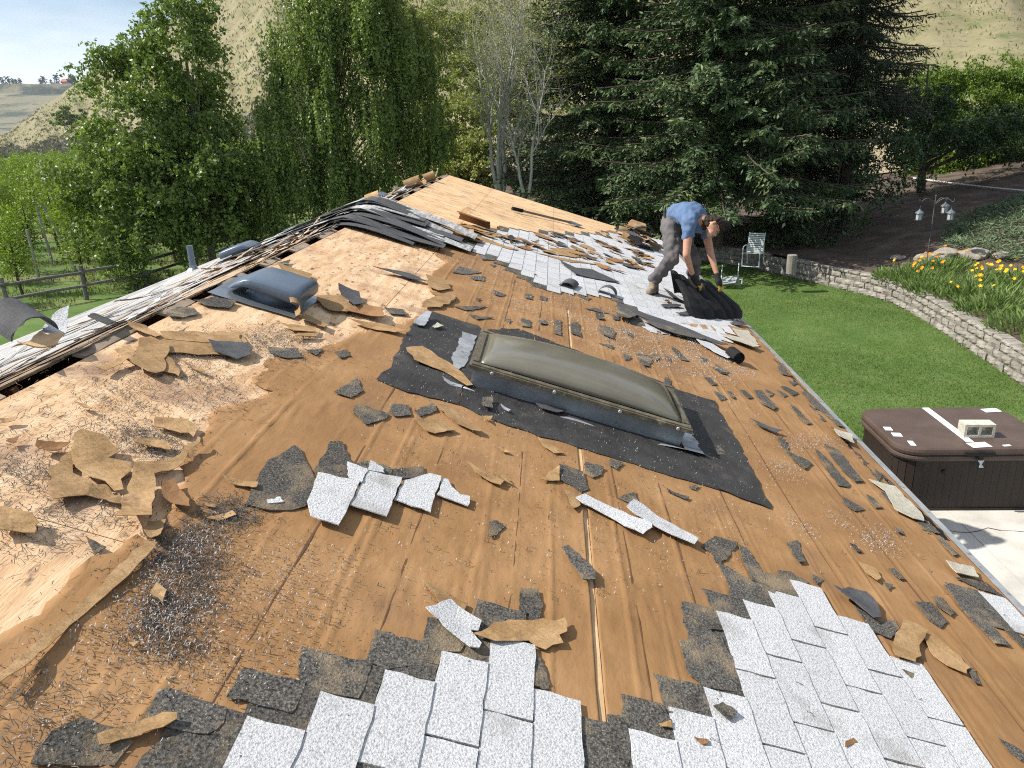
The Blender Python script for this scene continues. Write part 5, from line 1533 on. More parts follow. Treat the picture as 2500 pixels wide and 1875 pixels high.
MT['leaf_dark'] = mat('maple_leaves', (.022, .045, .010), (.04, .075, .016), scale=1., rough=.5, spec=.35, island=.4, transl=.25)
MT['spruce'] = mat('spruce_needles', (.050, .080, .036), (.082, .124, .050), (.180, .220, .088), scale=1.0, pos=(.38, .54, .70), rough=.62, spec=.25, island=.5, transl=.10)  # dark base; the brightest tone paints in sunlit branch tips
MT['pine'] = mat('pine_needles', (.030, .050, .022), (.050, .075, .032), scale=1.2, rough=.55, spec=.3, island=.5, transl=.1)
MT['juniper'] = mat('juniper', (.085, .125, .065), (.140, .188, .098), scale=1.4, rough=.7, spec=.2, island=.45, transl=.1)
MT['sage'] = mat('sagebrush', (.19, .19, .125), (.26, .255, .175), scale=.3, rough=.9, island=.35)
MT['bark'] = mat('bark', (.055, .042, .032), (.10, .078, .06), scale=6, stretch=(3, 3, .7), rough=.95, bump=.6, bscale=20)
MT['bark_pale'] = mat('pale_bark', (.26, .25, .225), (.42, .40, .37), (.50, .48, .445), scale=4, stretch=(2, 2, .8), rough=.85, bump=.3, bscale=16, speck=((.06, .05, .045), 5., .62, .72))
MT['bark_birch'] = mat('birch_bark', (.16, .15, .13), (.30, .285, .26), scale=5, rough=.85, speck=((.05, .04, .035), 6., .58, .68))


def unit(v):
    return v/np.maximum(np.linalg.norm(v, axis=-1, keepdims=True), 1e-9)


def leaf_mesh(P, D, L, Wd, rng, N=None):
    """diamond shaped leaves: P base points, D long axes"""
    n = len(P)
    D = unit(D)
    N = rng.normal(size=(n, 3)) if N is None else N
    S_ = unit(np.cross(D, N))
    L = np.broadcast_to(np.asarray(L, float), (n,))[:, None]
    Wd = np.broadcast_to(np.asarray(Wd, float), (n,))[:, None]
    V = np.stack([P, P+D*L*.45+S_*Wd*.5, P+D*L, P+D*L*.45-S_*Wd*.5], 1).reshape(-1, 3)
    b = np.arange(n)*4
    return V, np.stack([b, b+1, b+2, b+3], -1)


def lobe_points(lobes, n, rng, shell=.55, clump=None, cfreq=1.2):
    vol = np.array([l[3]*l[4]*l[5] for l in lobes])**.75
    k = rng.choice(len(lobes), n, p=vol/vol.sum())
    d = unit(rng.normal(size=(n, 3)))
    r = (shell+(1-shell)*rng.random(n))*(.85+.3*rng.random(n))
    L = np.array(lobes)[k]
    P = L[:, :3]+d*L[:, 3:]*r[:, None]
    if clump is not None:
        w = np.array([mnoise.noise(Vector(p)*cfreq) for p in P])
        keep = w+rng.normal(0, .1, n) > clump
        return P[keep], d[keep]
    return P, d


def join(parts):
    Vs, Fs, b = [], [], 0
    for V, F in parts:
        Vs.append(V)
        Fs.append(F+b)
        b += len(V)
    return np.concatenate(Vs), np.concatenate(Fs)


def limbs(base, top, lobes, n, rng, r0, k=7):
    m = MB()
    base, top = np.array(base, float), np.array(top, float)
    pts = [base+(top-base)*f+np.array([rng.normal(0, .06), rng.normal(0, .06), 0])*(f > 0) for f in np.linspace(0, 1, 9)]
    m.tube(pts, [r0*(1-.88*f) for f in np.linspace(0, 1, 9)], k)
    P, d = lobe_points(lobes, n, rng, .6)
    for p in P:
        f = np.clip((p[2]-base[2])/(top[2]-base[2])*.75-.08, .12, .9)
        a = base+(top-base)*f
        mid = a*.45+p*.55+np.array([0, 0, .10*np.linalg.norm(p-a)])
        r = r0*(1-.85*f)*.42
        m.tube([a, a*.7+mid*.3, mid, p], [r, r*.8, r*.5, .006], 5, cap=False)
    return m


def broadleaf(name, base, top, lobes, ntwig, per, L, Wd, material, bark, label, cat, seed, r0=.16, droop=.35, clump=-.18, twig=.5, nlimb=40, shell=.5, group=None, cl=13, clr=.26):
    rng = np.random.default_rng(seed)
    root = empty(name, base, label, cat, group)
    limbs(base, top, lobes, nlimb, rng, r0).build('trunk', bark, root, smooth=True)
    C_, d = lobe_points(lobes, max(8, ntwig//cl), rng, shell, clump)
    d = np.repeat(d, cl, 0)
    P = np.repeat(C_, cl, 0)+rng.normal(0, 1, (len(d), 3))*clr*np.array([1, 1, .6])
    td = unit(d+rng.normal(0, .55, d.shape)+np.array([0, 0, -droop]))
    n = len(P)
    f = rng.random((n, per))
    B = P[:, None, :]+td[:, None, :]*(f*twig*rng.uniform(.5, 1.3, (n, 1)))[..., None]
    B[..., 2] -= (f**2)*twig*droop*.5
    B = B.reshape(-1, 3)+rng.normal(0, .05, (n*per, 3))
    D = rng.normal(size=B.shape)+np.array([0, 0, -.7])
    V, F = leaf_mesh(B, D, L*rng.uniform(.6, 1.3, len(B)), Wd*rng.uniform(.6, 1.3, len(B)), rng)
    mk('crown', V, F, material, root)
    return root


def ell(z, x, y, rx, ry, rz):
    pass


# birch left of the weeping birch
BL = [(-11.373,29.5,8.369)+(1.3, 1.4, 1.9), (-11.37,29.5,9.651)+(.9, .9, 1.1), (-13.056,29.0,6.313)+(2.2, 2.0, 1.9), (-11.661,30.0,5.844)+(1.5, 1.8, 2.0), (-14.152,29.0,7.749)+(.8, .7, .45), (-13.083,29.3,8.143)+(.7, .7, .5), (-13.838,28.3,4.048)+(2.1, 2.0, 1.5), (-11.612,29.0,3.488)+(2.6, 2.2, 2.0),
      (-12.933,27.6,2.018)+(1.8, 1.6, 1.5), (-13.24,27.0,1.217)+(1.0, 1.0, 1.1), (-14.876,28.2,2.601)+(1.3, 1.3, 1.2), (-10.737,30.5,3.352)+(1.4, 1.5, 1.7), (-10.996,30.5,2.239)+(1.9, 1.7, 1.3), (-9.798,31.0,2.478)+(1.4, 1.4, 1.2)]
broadleaf('birch_tree', (-11.6, 29.6, -.05), (-11.232,29.5,9.578), BL, 7200, 17, .14, .098, MT['leaf_birch'], MT['bark_birch'], 'bushy dark green birch at the left before the orchard', 'tree', 5, r0=.17, clump=-.22, droop=.5)

# weeping birch: long hanging strands
rng = np.random.default_rng(9)
wb = (-7.2, 31.5, -.05)
weep = empty('weeping_birch', wb, 'tall weeping birch with long hanging strands of leaves behind the ridge', 'tree')
WL = [(-5.8,31.0,11.051)+(2.4, 2.4, 2.6), (-7.482,30.5,8.027)+(1.35, 1.5, 1.8), (-5.283,30.5,8.919)+(2.5, 2.2, 2.2), (-3.482,32.0,7.996)+(1.5, 1.6, 1.7), (-7.264,29.8,6.126)+(1.9, 1.6, 1.6), (-9.063,29.4,4.582)+(1.1, 1.0, .75), (-5.261,30.5,6.07)+(2.0, 1.8, 1.5), (-3.506,32.0,5.575)+(1.5, 1.4, 1.4), (-2.753,32.0,4.451)+(.8, .9, .9), (-6.624,30.0,4.03)+(1.8, 1.5, .9), (-4.382,31.5,3.887)+(1.5, 1.3, .7), (-8.351,29.6,3.346)+(1.0, .9, .5), (-5.992,30.2,2.918)+(1.5, 1.2, .5), (-3.64,31.8,3.366)+(1.2, 1.1, .5)]
limbs(wb, (-5.604,31.0,11.442), WL, 60, rng, .22).build('trunk', MT['bark_birch'], weep, smooth=True)
P, d = lobe_points(WL, 600, rng, .50, -.34, .9)
P = P[d[:, 2] > -.6]
SLn = np.repeat(rng.uniform(.7, 2.6, len(P)), 13)*rng.uniform(.75, 1.1, len(P)*13)
P = np.repeat(P, 13, 0)+rng.normal(0, 1, (len(P)*13, 3))*np.array([.17, .17, .20])
n = len(P)
per = 30
f = rng.random((n, per))
B = P[:, None, :]+np.stack([np.zeros_like(f), np.zeros_like(f), -f*SLn[:, None]], -1)
sway = rng.normal(0, .09, (n, 1, 2))
B[..., :2] += sway*f[..., None]+rng.normal(0, .028, (n, per, 2))
B = B.reshape(-1, 3)
B = B[B[:, 2] > .9]
D = rng.normal(0, .55, B.shape)+np.array([0, 0, -1.])
V, F = leaf_mesh(B, D, .118*rng.uniform(.6, 1.3, len(B)), .070*rng.uniform(.7, 1.3, len(B)), rng)
mk('crown', V, F, MT['leaf_weep'], weep)


# pale bare limbed tree
def pale_tree(name, base, H, seed, nstem, label, spread, nleaf, leafmat, r0=.16, lean=(0, 0)):
    rg = np.random.default_rng(seed)
    root = empty(name, base, label, 'tree')
    m = MB()
    tips = []

    def grow(p, d, L, r, lev):
        k = 6 if lev < 2 else 4
        pts = [np.array(p)]
        dd = np.array(d, float)
        for i in range(k):
            dd = unit(dd+rg.normal(0, .10+.05*lev, 3)+np.array([0, 0, .10 if lev < 2 else .06]))
            pts.append(pts[-1]+dd*L/k)
        rad = [r*(1-.75*i/k) for i in range(k+1)]
        m.tube(pts, rad, 7 if lev == 0 else (5 if lev < 2 else 3), cap=False)
        if lev >= 3:
            tips.append((pts[-1], dd))
            tips.append((pts[-2], dd))
            return
        nb = [10, 7, 6][lev]
        for b in range(nb):
            i = int(rg.integers(2 if lev == 0 else 1, k+1))
            ax = unit(rg.normal(size=3))
            nd = unit(dd*1.0+ax*spread*(1.1 if lev == 0 else .95))
            nd[2] = max(nd[2], -.05)
            grow(pts[i], nd, L*rg.uniform(.38, .62), rad[i]*.62, lev+1)
    for s in range(nstem):
        a = 2*math.pi*s/nstem+rg.uniform(-.4, .4)
        sp = .20 if nstem > 1 else 0
        grow(np.array(base)+np.array([math.cos(a)*.12, math.sin(a)*.12, 0]), unit(np.array([math.cos(a)*sp+lean[0], math.sin(a)*sp+lean[1], 1.])), H*rg.uniform(.55, .75), r0*rg.uniform(.7, 1), 0)
    m.build('trunk', MT['bark_pale'], root, smooth=True)
    T = np.array([t[0] for t in tips])
    k = rg.choice(len(T), nleaf)
    B = T[k]+rg.normal(0, .16, (nleaf, 3))
    V, F = leaf_mesh(B, rg.normal(size=B.shape)+np.array([0, 0, -.3]), .07*rg.uniform(.6, 1.3, nleaf), .05*rg.uniform(.6, 1.3, nleaf), rg)
    mk('crown', V, F, leafmat, root)
    return root


pale_tree('pale_tree', (-0.193,33.0,2.511), 10.5, 3, 4, 'pale barked tree with sparse leaves beyond the roof peak', .60, 11000, MT['leaf_aspen'], .105)
pale_tree('pale_tree', (0.971,31.0,2.644), 6.0, 8, 2, 'thin pale sapling between the bare tree and the spruces', .5, 1500, MT['leaf_aspen'], .09)


# spruces
def spruce(base, H, Rm, seed, label, zlo=.04, nb=7, step=.36, power=.62, mtl='spruce', bl=.215, bw=.082, group=None):
    rg = np.random.default_rng(seed)
    root = empty('spruce_tree' if mtl == 'spruce' else 'pine_tree', base, label, 'tree', group)
    base = np.array(base, float)
    tr_ = MB()
    hz = [0, .2, .5, .8, 1.]
    tr_.tube([base+np.array([rg.normal(0, .04), rg.normal(0, .04), H*h]) for h in hz], [.28*(1-.95*h)+.012 for h in hz], 9)
    TP, TD, TL = [], [], []
    z = H*zlo
    while z < H*.97:
        L0 = Rm*(1-z/H)**power
        for b in range(nb if z < H*.7 else 5):
            a = rg.uniform(0, 2*math.pi)
            L = L0*rg.uniform(.72, 1.14)+.25
            dr = rg.uniform(.10, .34)+.12*(1-z/H)
            upc = rg.uniform(.10, .26)
            dirh = np.array([math.cos(a), math.sin(a), 0.])
            side = np.array([-math.sin(a), math.cos(a), 0.])
            nn = 9
            u = np.linspace(0, 1, nn)
            pts = base+np.array([0, 0, z])+dirh*(L*u)[:, None]+np.array([0, 0, 1.])*(-dr*L*u+upc*L*u**2.4)[:, None]
            tr_.tube(pts[::2], [.030*(1-k/5)+.006+.010*L/Rm for k in range(5)], 4, cap=False)
            nt = max(4, int(L/.12))
            uu_ = .06+.94*(np.arange(nt)+rg.random(nt))/nt
            for sg in (-1, 1):
                c = np.stack([np.interp(uu_, u, pts[:, i]) for i in range(3)], -1)
                ln = np.minimum(.62, (.18+.30*L*(1-uu_))*rg.uniform(.6, 1.2, nt))
                d_ = unit(dirh*.75+side*sg*1.0+np.stack([np.zeros(nt), np.zeros(nt), rg.normal(-.42, .22, nt)], -1))
                TP.append(c)
                TD.append(d_)
                TL.append(ln)
        z += step*rg.uniform(.7, 1.3)*(1.0 if z < H*.6 else .8)
    TP, TD, TL = np.concatenate(TP), np.concatenate(TD), np.concatenate(TL)
    cntb = np.maximum(3, (TL/.069).astype(int))
    k = np.repeat(np.arange(len(TP)), cntb)
    ff = rg.random(len(k))
    B = TP[k]+TD[k]*(ff*TL[k])[:, None]
    B[:, 2] -= .22*TL[k]*ff**2
    D = unit(TD[k]+rg.normal(0, .42, (len(k), 3))+np.array([0, 0, -.12]))
    Nn = np.array([0, 0, 1.])+rg.normal(0, .5, (len(k), 3))
    V, F = leaf_mesh(B, D, bl*rg.uniform(.6, 1.25, len(k)), bw*rg.uniform(.7, 1.3, len(k)), rg, Nn)
    tr_.build('trunk', MT['bark'], root)
    mk('crown', V, F, MT[mtl], root)
    return root


spruce((4.4, 33.5, .6), 19, 4.6, 21, 'bluish spruce nearest the pale bare tree', nb=8)
spruce((8.1, 28.9, .65), 17.0, 5.3, 22, 'big spruce directly behind the worker with drooping fans', nb=10, zlo=.15)
spruce((11.8, 34.0, .9), 19, 4.3, 23, 'rear spruce between the big spruce and the pine', nb=8, zlo=.1)
spruce((13.4, 31.0, .9), 15, 2.9, 24, 'dark long needled pine at the right end of the conifers', zlo=.30, nb=8, step=.36, mtl='pine', bl=.27, bw=.04, power=.45)
spruce((5.2, 29.5, .65), 3.2, 1.5, 25, 'young low spruce in front of the bluish spruce', nb=6, step=.25, zlo=.08)
spruce((10.6, 29.6, .65), 3.0, 1.9, 26, 'low spreading spruce boughs beside the garden chair', nb=6, step=.25, zlo=.2)
# broadleaf growth among and right of the conifers
broadleaf('lilac_bush', (12.6, 30.0, .75), (12.7, 30.0, 5.0), [(12.962,30.0,5.422)+(1.4, 1.3, 1.4), (12.306,29.3,2.3)+(1.5, 1.3, 1.4), (11.227,28.6,0.324)+(1.0, 1.0, .9), (14.394,30.5,3.639)+(1.5, 1.4, 1.6)], 1500, 14, .11, .075, MT['leaf_lilac'], MT['bark'], 'glossy leaved bush growing through the conifers', 'bush', 31, r0=.07, twig=.4, nlimb=22)
broadleaf('shade_tree', (18.6, 36.0, 1.7), (18.2, 36, 7), [(17.336,35.0,4.713)+(1.6, 1.7, 1.5), (19.161,36.0,4.14)+(2.0, 2.0, .95), (21.395,37.0,4.315)+(1.9, 2.0, .9), (23.066,37.0,3.909)+(1.5, 1.8, .8)], 1900, 15, .13, .095, MT['leaf_dark'], MT['bark'], 'dark leafy tree overhanging the shaded soil slope', 'tree', 32, r0=.20, nlimb=26)
SHR = [((2290, 235), 43, 1.9, 'sunlit shrub behind the dark overhanging tree', 300), ((2400, 250), 44, 2.6, 'sunlit shrub above the dark tree below the dry hill', 300), ((2480, 210), 43, 2.2, 'tall sunlit shrub at the right picture edge', 300), ((2350, 320), 42.5, 1.6, 'sunlit shrub low behind the dark tree', 220),
       ((2460, 320), 42, 1.8, 'sunlit shrub under the tall shrub at the right edge', 220), ((2420, 372), 41.5, 1.3, 'low bright shrub right at the end of the soil slope', 160), ((2330, 385), 41.8, 1.0, 'small bright shrub at the edge of the soil slope', 130), ((2490, 368), 41, 1.3, 'low bright shrub at the right edge above the white pipe', 150), ((2255, 395), 42, .9, 'small bright shrub between trunk and soil slope', 100)]


def shrub(px, label, r, ntw, seed, material='leaf_shrub', name='shrub', per=14, L=.13, group='sunlit shrubs below the hill'):
    rg = np.random.default_rng(seed)
    c = np.array(px, float)
    lob = [(c[0]+rg.normal(0, r*.45), c[1]+rg.normal(0, r*.4), c[2]+rg.normal(0, r*.25), r*.62, r*.6, r*.52) for _ in range(6)]
    return broadleaf(name, (c[0], c[1], c[2]-r*1.1), (c[0], c[1], c[2]+r*.3), lob, ntw*4, per, L, L*.7, MT[material], MT['bark'], label, 'shrub', seed, r0=.05, twig=.4, nlimb=10, clump=-.25, group=group)


SPX = [(22.005,43.0,5.866), (24.84,44.0,5.492), (25.829,43.0,6.221), (23.257,42.5,4.117), (25.246,42.0,4.055), (24.337,41.5,3.06), (22.697,41.8,2.84), (25.454,41.0,3.12), (21.273,42.0,2.673)]
for i, (p, dpt, r, lb, ntw) in enumerate(SHR):
    shrub(SPX[i], lb, r, ntw, 60+i)
MID = [((-4.887,52.0,4.724), 2.6, 'yellow green shrub left of the pale bare tree'), ((-4.092,62.0,8.428), 3.2, 'yellow green tree high behind the pale bare tree'), ((0.355,58.0,6.428), 3.0, 'yellow green shrub right behind the pale bare tree'), ((1.857,64.0,9.497), 2.4, 'small pale tree beside the bluish spruce, upper'), ((-8.528,66.0,13.039), 3.0, 'yellow green tree above the weeping birch shoulder'), ((-3.268,70.0,13.28), 3.2, 'high yellow green tree behind the bare twigs'), ((1.34,46.0,3.238), 1.8, 'low grey green shrub beside the sapling'), ((-3.732,46.0,2.705), 1.7, 'low green shrub at the foot of the pale bare tree')]
for i, (p, r, lb) in enumerate(MID):
    shrub(p, lb, r*1.35, 560, 80+i, material='leaf_aspen' if i != 6 else 'sage', per=12, L=.19, group='shrubs behind the pale tree')

# orchard
rg = np.random.default_rng(77)
OV = []
for v in range(4):
    lob = [(rg.normal(0, .25), rg.normal(0, .25), z, .85-.08*k+.1*rg.random(), .85-.08*k, .62) for k, z in enumerate((1.35, 2.0, 2.7, 3.3))]
    root = empty('apple_tree', (0, 0, 0), 'young apple tree in the orchard rows beyond the fence', 'tree', 'apple trees in the orchard rows')
    tb = MB()
    tb.tube([(0, 0, -.05), (rg.normal(0, .05), rg.normal(0, .05), .8), (0, 0, 1.8), (0, 0, 3.2)], [.075, .06, .045, .012], 7)
    for _ in range(9):
        a, z = rg.uniform(0, 6.28), rg.uniform(.7, 2.4)
        tb.tube([(0, 0, z), (math.cos(a)*.4, math.sin(a)*.4, z+.25), (math.cos(a)*.8, math.sin(a)*.8, z+.35)], [.025, .016, .006], 4, cap=False)
    tb.build('trunk', MT['bark'], root)
    P, d = lobe_points(lob, 420, rg, .35, -.3, 2.)
    B = (P[:, None, :]+rg.normal(0, .13, (len(P), 7, 3))).reshape(-1, 3)
    V, F = leaf_mesh(B, rg.normal(size=B.shape)+np.array([0, 0, -.3]), .12*rg.uniform(.6, 1.3, len(B)), .075*rg.uniform(.7, 1.2, len(B)), rg)
    mk('crown', V, F, MT['leaf_apple'], root)
    OV.append(root)
rdir = unit(np.array([.36, .93]))
rprp = np.array([-rdir[1], rdir[0]])
o0 = np.array([-17.1, 26.0])
used_v = set()
no = 0
for row in range(18):
    for j in range(-8, 44):
        q = o0+rprp*row*3.9+rdir*(j*2.35+(row % 2)*.9)+rg.normal(0, .12, 2)
        dx, dy = q[0]-2.04, q[1]
        an = dx/max(dy, 1)
        if an < -.86 or an > -.33 or dy > 125 or dy < 16: continue
        if row > 5 and dy < 40: continue
        if q[0] > -13: continue
        if no >= 285: break
        v = no % 4
        src = OV[v]
        loc = (q[0], q[1], .0+.0008*max(0, dy-30)**1.5)
        sc = rg.uniform(.82, 1.08)*(1.0 if row else .88)
        if v not in used_v:
            src.location, src.rotation_euler, src.scale = loc, (0, 0, rg.uniform(0, 6.28)), (sc, sc, sc)
            used_v.add(v)
        else:
            copy_tree(src, loc, rg.uniform(0, 6.28), sc)
        no += 1
m_pole = mat('trellis_pole', (.30, .28, .25), (.40, .38, .34), scale=5, rough=.85)
for i, (p0, p1) in enumerate((((-20.714,33.0,2.963), (-20.654,33.0,2.002)), ((-19.044,31.0,2.829), (-18.469,31.0,0.87)), ((-24.29,40.0,2.163), (-24.199,40.0,1.677)), ((-18.176,28.5,2.036), (-18.167,28.5,1.326)))):
    a, b = Vector(p0), Vector(p1)
    b = a+(b-a)*((a.z+.02)/max(a.z-b.z, .1))
    MB().tube([b, a], .055, 7).build('trellis_pole', m_pole, label='leaning grey trellis pole among the orchard trees', cat='pole', group='trellis poles in the orchard')

# hillside scrub and the round green bush
rg = np.random.default_rng(14)
parts = []
for _ in range(2600):
    u, v = rg.uniform(.10, .62), (abs(rg.normal(0, .14)) if rg.random() < .75 else rg.uniform(0, .97))
    p = hill_at(u, min(v, .97))
    r = rg.uniform(.5, 1.4)*(1.5 if v < .2 else .8)*(1.1 if u < .35 else .8)
    k = 16
    dd = unit(rg.normal(size=(k, 3)))
    dd[:, 2] = np.abs(dd[:, 2])
    parts.append(leaf_mesh(p+dd*r*np.array([.5, .5, .35]), dd+rg.normal(0, .4, dd.shape), r*.8, r*.5, rg))
V, F = join(parts)
mk('sagebrush', V, F, MT['sage'], kind='stuff', label='grey green sagebrush scattered over the lower hillside', cat='scrub')
shrub(hill_at(.283, .38)+np.array([0, 0, 4.5]), 'round green bush alone on the left hillside', 6.0, 220, 95, per=12, L=.75, group=None, material='leaf_weep', name='round_bush')
# dry grass tufts on the hill, straw and green
for nm_, nt_, m_, lb_, sd in (('dry_grass', 11500, mat('straw_tufts', (.24, .21, .11), (.33, .285, .165), scale=.3, rough=.9, island=.25, transl=.2), 'straw coloured grass tufts all over the hillside', 3), ('green_tufts', 9500, mat('green_tufts', (.15, .19, .055), (.22, .25, .09), scale=.3, rough=.9, island=.25, transl=.2), 'yellow green tufts in patches over the hillside', 4)):
    r = np.random.default_rng(sd)
    B = []
    while len(B) < nt_:
        u, v = (r.uniform(.66, .97), r.uniform(.02, .5)) if r.random() < .65 else (r.uniform(.12, .66), r.uniform(.1, .95))
        q = hill_at(u, v)
        if nm_ == 'green_tufts' and mnoise.noise(Vector(q)*.11) < .05: continue
        B.append(q+np.array([0, 0, -.05]))
    B = np.array(B)
    sz = np.where(B[:, 1] < 120, r.uniform(.25, .6, nt_), r.uniform(.6, 1.5, nt_))
    V, F = leaf_mesh(B, np.column_stack([r.normal(0, .45, (nt_, 2)), np.ones(nt_)]), sz, sz*.35, r)
    mk(nm_, V, F, m_, kind='stuff', label=lb_, cat='grass')
# trees on the mesa
FX = [(8, 196, 11), (22, 194, 12), (33, 197, 9), (40, 198, 8), (50, 197, 9), (100, 197, 8), (108, 193, 12), (126, 199, 7), (140, 192, 14), (168, 198, 8), (176, 190, 15), (183, 192, 13), (200, 196, 8)]
FPX = [(-1026.384,1480.0,110.107), (-1015.257,1480.0,109.703), (-1006.519,1480.0,109.386), (-1000.961,1480.0,109.184), (-993.026,1480.0,108.896), (-953.408,1480.0,107.458), (-947.078,1480.0,107.228), (-932.847,1480.0,106.712), (-931.15,1495.0,107.335), (-899.692,1480.0,105.508), (-893.385,1480.0,105.279), (-887.869,1480.0,105.079), (-874.48,1480.0,104.593)]
m_far = mat('far_tree', (.030, .050, .035), (.05, .075, .05), scale=.2, rough=.9, island=.3)
for i, p in enumerate(FPX):
    h = FX[i][2]
    r = np.random.default_rng(200+i)
    root = empty('mesa_tree', p, 'tiny dark tree on the skyline of the mesa', 'tree', 'trees along the mesa edge')
    MB().tube([p, (p[0], p[1], p[2]+h*.5)], .5, 5).build('trunk', MT['bark'], root)
    k = 90
    zz_ = r.random(k)
    B = np.array(p)+np.stack([r.normal(0, 1, k)*h*.26*(1-zz_*.8), r.normal(0, 1, k)*h*.2, zz_*h*1.05], -1)
    V, F = leaf_mesh(B, r.normal(size=(k, 3))+np.array([0, 0, .6]), h*.3, h*.18, r)
    mk('crown', V, F, m_far, root)

# ------------------------------------------------------------ garden bed: juniper, flowers, rocks
rg = np.random.default_rng(50)
JP = [(15.2, 17), (14.9, 22), (14.6, 25.2), (15.6, 27.4), (18.0, 29.5), (21, 32), (26, 33), (27, 24), (22, 14), (17, 13)]
n = 15000
c = np.stack([rg.uniform(14, 27, n), rg.uniform(13, 33, n)], -1)
c = c[inpoly(c, JP)]
hj = .22+.22*np.array([mnoise.noise(Vector((p[0]*.8, p[1]*.8, 5))) for p in c])
z0 = bank_z(c[:, 0], c[:, 1])
parts = []
for _ in range(5):
    B = np.column_stack([c+rg.normal(0, .10, c.shape), z0+hj*rg.uniform(.2, 1., len(c))])
    D = np.column_stack([rg.normal(0, 1, (len(c), 2)), rg.uniform(.1, .7, len(c))])
    parts.append(leaf_mesh(B, D, .20*rg.uniform(.6, 1.3, len(c)), .035, rg))
V, F = join(parts)
mk('juniper_cover', V, F, MT['juniper'], kind='stuff', label='low grey green juniper carpeting the bank on the right', cat='ground cover')
m_fol = mat('bed_foliage', (.105, .175, .045), (.155, .225, .065), (.20, .26, .10), scale=2., rough=.6, island=.4, transl=.3)
m_yel = mat('yellow_petals', (.80, .46, .012), rough=.6, island=.12, transl=.25)
m_ora = mat('orange_petals', (.78, .27, .012), rough=.6, island=.15, transl=.25)


def flower_mesh(nm, m):
    V, F = [(0, 0, 0)], []
    k = 10
    for j in range(k):
        a = 2*math.pi*j/k
        r = .042 if j % 2 == 0 else .030
        V.append((r*math.cos(a), r*math.sin(a), .012))
    for j in range(k): F.append((0, 1+j, 1+(j+1) % k))
    me = npmesh('flower', V, F)
    me.materials.append(m)
    return me


FLY, FLO = flower_mesh('flower', m_yel), flower_mesh('flower', m_ora)
CL = [(12.35, 21.6, 'o', 7, 'orange flowered clump nearest the lantern pole'), (12.9, 22.5, 'o', 8, 'dense orange flowered clump in front of the lantern pole'), (12.2, 20.6, '', 0, 'green clump at the wall corner'), (13.4, 22.6, 'o', 4, 'orange clump just right of the lantern pole'), (12.6, 19.6, 'y', 6, 'sparse yellow clump behind the wall bend'),
      (13.5, 20.6, 'y', 16, 'dense yellow clump in the middle of the bed'), (13.9, 19.8, 'y', 18, 'tallest dense yellow clump in front of the juniper'), (13.0, 18.7, '', 0, 'leafy green clump without flowers above the wall'), (12.4, 18.2, 'y', 2, 'low green clump spilling over the wall top'), (14.2, 18.6, 'y', 7, 'yellow clump right of the tallest one'),
      (13.2, 17.2, 'y', 5, 'grassy yellow flowered clump farther right'), (12.3, 16.6, '', 0, 'grassy clump at the wall right of the bend'), (14.0, 16.4, 'y', 12, 'yellow clump near the right picture edge'), (13.0, 15.5, 'y', 9, 'yellow flowered clump at the right picture edge'), (12.2, 15.0, '', 0, 'green clump at the wall by the right picture edge'), (14.6, 17.3, 'y', 5, 'small yellow clump by the rocks'), (14.4, 15.2, 'y', 8, 'yellow clump lowest at the right edge'), (12.9, 20.2, '', 0, 'feathery green clump left of the dense yellow ones'), (12.1, 22.3, 'y', 3, 'tiny yellow clump left on the wall corner')]
for i, (x, y, kd, nf, lb) in enumerate(CL):
    r = np.random.default_rng(400+i)
    z = float(bank_z(x, y))
    root = empty('flower_clump', (x, y, z), lb, 'plant', 'plants in the flower bed')
    k = 900
    a, q = r.uniform(0, 6.28, k), np.sqrt(r.random(k))*.78
    B = np.stack([x+q*np.cos(a), y+q*np.sin(a), np.full(k, z-.02)], -1)
    B[:, 2] = bank_z(B[:, 0], B[:, 1])-.02
    hgt_ = r.uniform(.18, .50, k)*(1.1-q*.7)
    B2 = B.copy()
    B2[:, 2] += hgt_*r.random(k)*.6
    D = np.stack([np.cos(a)*.5+r.normal(0, .35, k), np.sin(a)*.5+r.normal(0, .35, k), np.ones(k)*.9], -1)
    V, F = leaf_mesh(B2, D, hgt_*.8, .030*r.uniform(.6, 1.4, k), r)
    mk('foliage', V, F, m_fol, root)
    for j in range(nf):
        aa, qq = r.uniform(0, 6.28), math.sqrt(r.random())*.5
        px, py = x+qq*math.cos(aa), y+qq*math.sin(aa)
        pz = float(bank_z(px, py))+r.uniform(.34, .62)
        sc = r.uniform(.9, 1.5)
        place('flower', FLY if kd == 'y' else FLO, root, Matrix.Translation((px, py, pz)) @ Matrix.Rotation(r.normal(-.5, .3), 4, 'Y') @ Matrix.Rotation(r.normal(.45, .3), 4, 'X') @ Matrix.Scale(sc, 4))
m_rock = mat('garden_rock', (.20, .175, .145), (.32, .285, .24), scale=3, rough=.95, bump=.6, bscale=12, var=.15)


def rock(x, y, r, seed, label):
    bm = bmesh.new()
    bmesh.ops.create_icosphere(bm, subdivisions=3, radius=1)
    V = np.array([v.co[:] for v in bm.verts])
    F = [[v.index for v in f.verts] for f in bm.faces]
    bm.free()
    d = np.array([1+.30*mnoise.fractal(Vector(v)*1.2+Vector((seed*7, 0, 0)), 1, 2, 3) for v in V])
    V = V*d[:, None]*np.array([1.25, 1., .62])*r
    mk('rock', V+np.array([x, y, float(bank_z(x, y))+r*.3]), F, m_rock, label=label, cat='rock', group='rocks along the bed')


